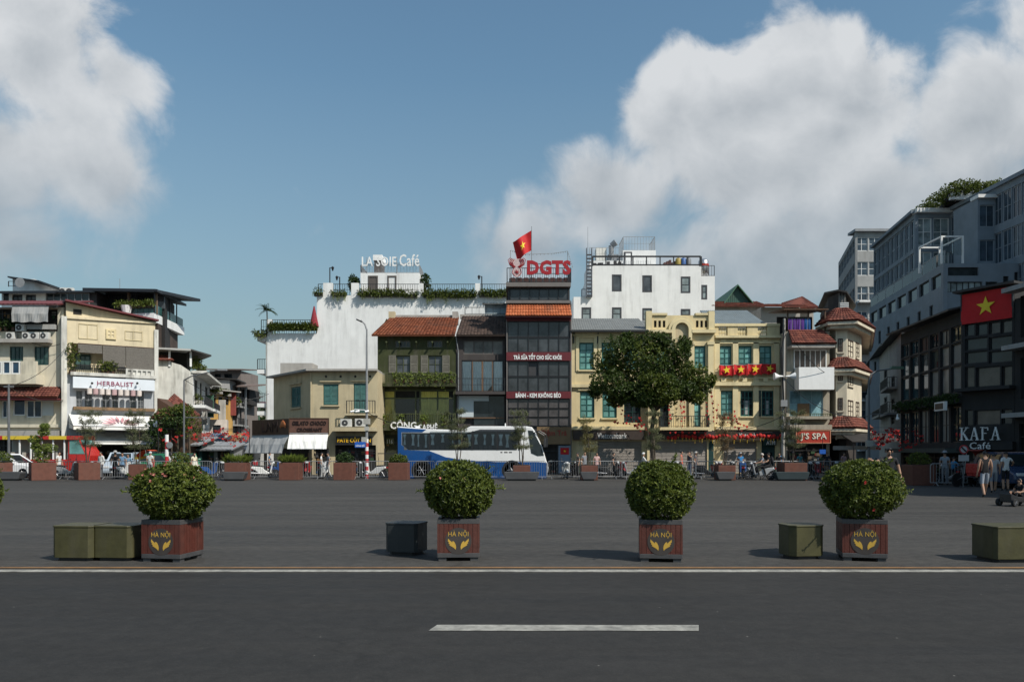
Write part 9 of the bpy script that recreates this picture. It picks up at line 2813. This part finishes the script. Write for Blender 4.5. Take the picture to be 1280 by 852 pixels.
 if helmet:
  MB().slab([((hc.x - 0.07) * sc, (hc.y - 0.09) * sc, (hc.z + 0.02) * sc), ((hc.x + 0.07) * sc, (hc.y - 0.09) * sc, (hc.z + 0.02) * sc), ((hc.x + 0.05) * sc, (hc.y - 0.17) * sc, (hc.z + 0.0) * sc), ((hc.x - 0.05) * sc, (hc.y - 0.17) * sc, (hc.z + 0.0) * sc)], (0, 0, 0.015)).build('visor', DKMETAL, t)
 if hat:
  MB().lathe([(0.19, hc.z * sc + 0.04), (0.10, hc.z * sc + 0.07), (0.085, hc.z * sc + 0.14), (0.03, hc.z * sc + 0.16)], (hc.x * sc, hc.y * sc, 0), 14).build('hat', cloth(hat), t, smooth=True)
 if hairlong:
  MB().lathe([(0.05, (hc.z - 0.30) * sc), (0.08, (hc.z - 0.15) * sc), (0.09, hc.z * sc)], (0, (hc.y + 0.05) * sc, 0), 10).build('long_hair', HAIR, t, smooth=True)
 if dress:
  z1 = J['spine'].z * sc
  MB().lathe([(0.34, 0.10), (0.30, 0.35), (0.23, 0.7), (0.15, z1), (0.14, z1 + 0.05)], n=16).build('skirt', cloth(dress), t, smooth=True)
 if bag:
  MB().ball((0, (J['chest'].y + 0.18) * sc, (J['chest'].z - 0.08) * sc), 0.16, 0.11, 0.23, 10, 6).build('backpack', cloth(bag), t, smooth=True)
 if fine:
  e = MB()
  for s in (-1, 1): e.ball(((J['head'].x + s * 0.03) * sc, (J['head'].y - 0.083) * sc, (J['head'].z + 0.035) * sc), 0.011, 0.008, 0.007, 8, 5)
  e.box((J['head'].x - 0.022) * sc, (J['head'].x + 0.022) * sc, (J['head'].y - 0.082) * sc, (J['head'].y - 0.07) * sc, (J['head'].z - 0.042) * sc, (J['head'].z - 0.036) * sc)
  e.build('eyes_and_mouth', cloth((0.05, 0.02, 0.02)), t)
  if 'beard' in label:
   MB().ball((J['head'].x * sc, (J['head'].y - 0.04) * sc, (J['head'].z - 0.065) * sc), 0.052, 0.05, 0.022, 10, 6).build('beard', HAIR, t, smooth=True)
  for s in (-1, 1): MB().ball(((J['head'].x + s * 0.082) * sc, (J['head'].y + 0.005) * sc, (J['head'].z + 0.02) * sc), 0.012, 0.025, 0.035, 8, 6).build('ear', SKIN, t, smooth=True)
 return t
BLK_, WHT, GRY, NVY, BLU, RED_, KHA = (0.012, 0.012, 0.014), (0.62, 0.62, 0.60), (0.20, 0.21, 0.23), (0.02, 0.025, 0.05), (0.12, 0.22, 0.34), (0.45, 0.07, 0.05), (0.25, 0.20, 0.13)
walk = dict(kneeL=(-.10, -.10, .52), ankleL=(-.10, -.24, .12), toeL=(-.11, -.40, .09), kneeR=(.10, .02, .50), ankleR=(.10, .20, .12), toeR=(.11, .08, .03))
# man in black tee behind the flowering bush, one arm held out
person((wx(1111.5, 23), 23, 0), R(-12), 'man in black t-shirt with short beard, one arm held out over the bush', BLK_, NVY, 1.80, over=dict(elbowL=(-.36, -.10, 1.30), wristL=(-.50, -.24, 1.36), handL=(-.56, -.28, 1.38), elbowR=(.25, .03, 1.14), wristR=(.30, -.02, .88), handR=(.31, -.04, .79)), fine=True, sleeve=0.6)
person((wx(1231, 29), 29, 0), R(172), 'person walking away in black sleeveless top, grey shorts and dark shoes', BLK_, (0.28, 0.31, 0.36), 1.70, over=walk, longleg=False, sleeve=0.05, fine=True)
person((wx(1242, 32), 32, 0), R(160), 'person in pale top and shorts half hidden behind the walker in black', (0.34, 0.33, 0.33), (0.22, 0.24, 0.27), 1.6, over=walk, longleg=False)
person((wx(1257, 33.9), 33.9, 0), R(180), 'person in white t-shirt and black trousers standing at the dark car', WHT, BLK_, 1.68, over=dict(elbowL=(-.36, -.02, 1.2), wristL=(-.42, -.2, 1.1), handL=(-.43, -.27, 1.08)), longleg=False)
person((wx(1181, 39.6), 39.6, 0), R(150), 'person in grey-blue shirt and cap behind the shaded barrier', (0.28, 0.31, 0.34), GRY, 1.66, hat=(0.25, 0.26, 0.28))
person((wx(1191, 39.9), 39.9, 0), R(100), 'person wrapped in bright blue rain cape beside the shaded barrier', (0.03, 0.22, 0.42), NVY, 1.5, pose=SIT, sleeve=1.0)
# child on a low ride-on kart
kx = (wx(1271, 24.6), 24.6, 0)
person((kx[0] + 0.12, kx[1], 0.10), R(-70), 'child in dark clothes and white shoes riding the low black kart', BLK_, BLK_, 1.25, pose=LOWSIT, shoe=(0.7, 0.7, 0.7), longleg=True, fine=True)
t = thing('ride_on_kart', 'low black ride-on kart with small wheels under the child', 'kart', kx, R(20))
MB().prism([(-0.5, 0.12), (0.5, 0.12), (0.62, 0.2), (0.3, 0.26), (-0.2, 0.30), (-0.5, 0.4)][::-1], -0.2, 0.2).build('body', BLKP if False else mat('bike_black', None), t, bevel=0.03)
for x, y in ((-0.42, -0.26), (-0.42, 0.26), (0.42, -0.26), (0.42, 0.26)): wheel(t, x, y, 0.12, 0.09)
MB().tube((0.3, 0, 0.25), (0.12, 0, 0.55), 0.015).lathe([(0.10, 0), (0.12, 0.01), (0.10, 0.02)], (0.12, 0, 0.55), 12).build('steering_wheel', DKMETAL, t)
# along the barriers
PPL = [(243, 48.2, R(60), 'woman in long white dress and pale top walking by the street mouth', (0.62, 0.56, 0.42), WHT, 1.6, dict(dress=(0.60, 0.58, 0.50), hairlong=True)),
       (74, 48.9, R(80), 'person in white shirt and grey trousers riding past the red tram', WHT, GRY, 1.66, dict(pose=STAND)), (126, 48.6, R(-20), 'person in white shirt and dark trousers beside the airy tree', WHT, NVY, 1.66, dict(sleeve=1.0)),
       (144, 48.6, R(30), 'person all in black leaning at the barrier before the silver-blue car', BLK_, BLK_, 1.66, dict(hat=(0.3, 0.3, 0.3))), (153, 49.4, R(10), 'person in pale blue shirt beside the white motorbike', BLU, NVY, 1.6, {}),
       (160, 49.9, R(10), 'person wrapped in a wide blue rain cape by the sapling', (0.14, 0.24, 0.34), NVY, 1.5, dict(dress=(0.14, 0.24, 0.34), sleeve=1.0)),
       (188, 49.6, R(170), 'person in white shirt and white cap at the cyclo', WHT, GRY, 1.66, dict(helmet=(0.5, 0.5, 0.5))), (214, 49.5, R(190), 'person in white shirt with black hair beside the striped post', WHT, NVY, 1.62, dict(hairlong=True)),
       (402, 48.6, R(100), 'person in white top beside the gelato shop planter', WHT, (0.45, 0.45, 0.43), 1.6, {}), (410, 48.4, R(-60), 'person in dark top and patterned pale trousers at the gelato shop', GRY, (0.48, 0.47, 0.45), 1.62, dict(over=walk)),
       (722, 49.5, R(-70), 'person in dark clothes standing by the bank corner behind the barrier', (0.10, 0.09, 0.08), BLK_, 1.6, {}), (731, 50.2, R(20), 'person in grey top standing behind the yellowish sapling', GRY, NVY, 1.66, {}), (746, 50.2, R(10), 'person in pink top at the bank shutter', (0.5, 0.32, 0.30), GRY, 1.6, {}), (767, 49.8, R(80), 'dark haired person leaning on the black motorbike at the bank', BLK_, BLK_, 1.6, {}),
       (852, 49.6, R(70), 'person in orange-red vest at the shutter behind the clipped bush', (0.52, 0.09, 0.06), GRY, 1.7, dict(sleeve=0.05)), (862, 48.9, R(-60), 'person in dark top and jeans holding up a phone', (0.09, 0.08, 0.09), (0.16, 0.19, 0.26), 1.7, dict(over=dict(elbowR=(.28, -.16, 1.32), wristR=(.12, -.28, 1.5), handR=(.10, -.28, 1.56)))), (870, 48.8, R(60), 'person with pale cap and grey trousers beside the phone holder', (0.10, 0.09, 0.10), GRY, 1.66, dict(helmet=(0.5, 0.48, 0.44))),
       (974, 47.9, R(-30), 'person in dark top carrying a bright blue bag beside the booth', BLK_, NVY, 1.6, dict(bag=(0.03, 0.25, 0.55))),
       (926, 50.0, R(10), 'person in bright blue jacket at the blue motorbike', (0.03, 0.18, 0.40), NVY, 1.6, dict(helmet=(0.6, 0.6, 0.6))), (337, 50.0, R(110), 'person in blue shirt with motorbike in front of the shaded awning', (0.03, 0.11, 0.22), NVY, 1.62, {}),
       (1000, 50.0, R(20), 'person in teal top at the spa shopfront', (0.05, 0.18, 0.2), GRY, 1.6, {}), (1055, 52.0, R(20), 'person in pale pink top before the corner shop', (0.4, 0.25, 0.25), GRY, 1.6, {}), (1034, 51.5, R(-40), 'person in dark top before the corner shop', BLK_, NVY, 1.62, {})]
for (px, Y, a, lab, sh, lg, hh, kw) in PPL: person((wx(px, Y), Y, 0), a, lab, sh, lg, hh, group='people along the barriers', **kw)
# riders
person((wx(803, 48.9), 48.9, 0), R(85), 'rider in white shirt and white cap on the silver motorbike', WHT, GRY, 1.7, pose=SIT, helmet=(0.7, 0.7, 0.68), sleeve=1.0)
person((wx(954, 46.2), 46.2, 0), R(-90), 'front rider in grey shirt with pale helmet on the silver motorbike', (0.22, 0.24, 0.27), BLK_, 1.66, pose=SIT, helmet=(0.5, 0.46, 0.42))
person((wx(962, 46.2), 46.2, 0.02), R(-90), 'pillion rider in black with a backpack on the silver motorbike', BLK_, BLK_, 1.68, pose=SIT, helmet=(0.02, 0.02, 0.02), bag=(0.02, 0.02, 0.025))
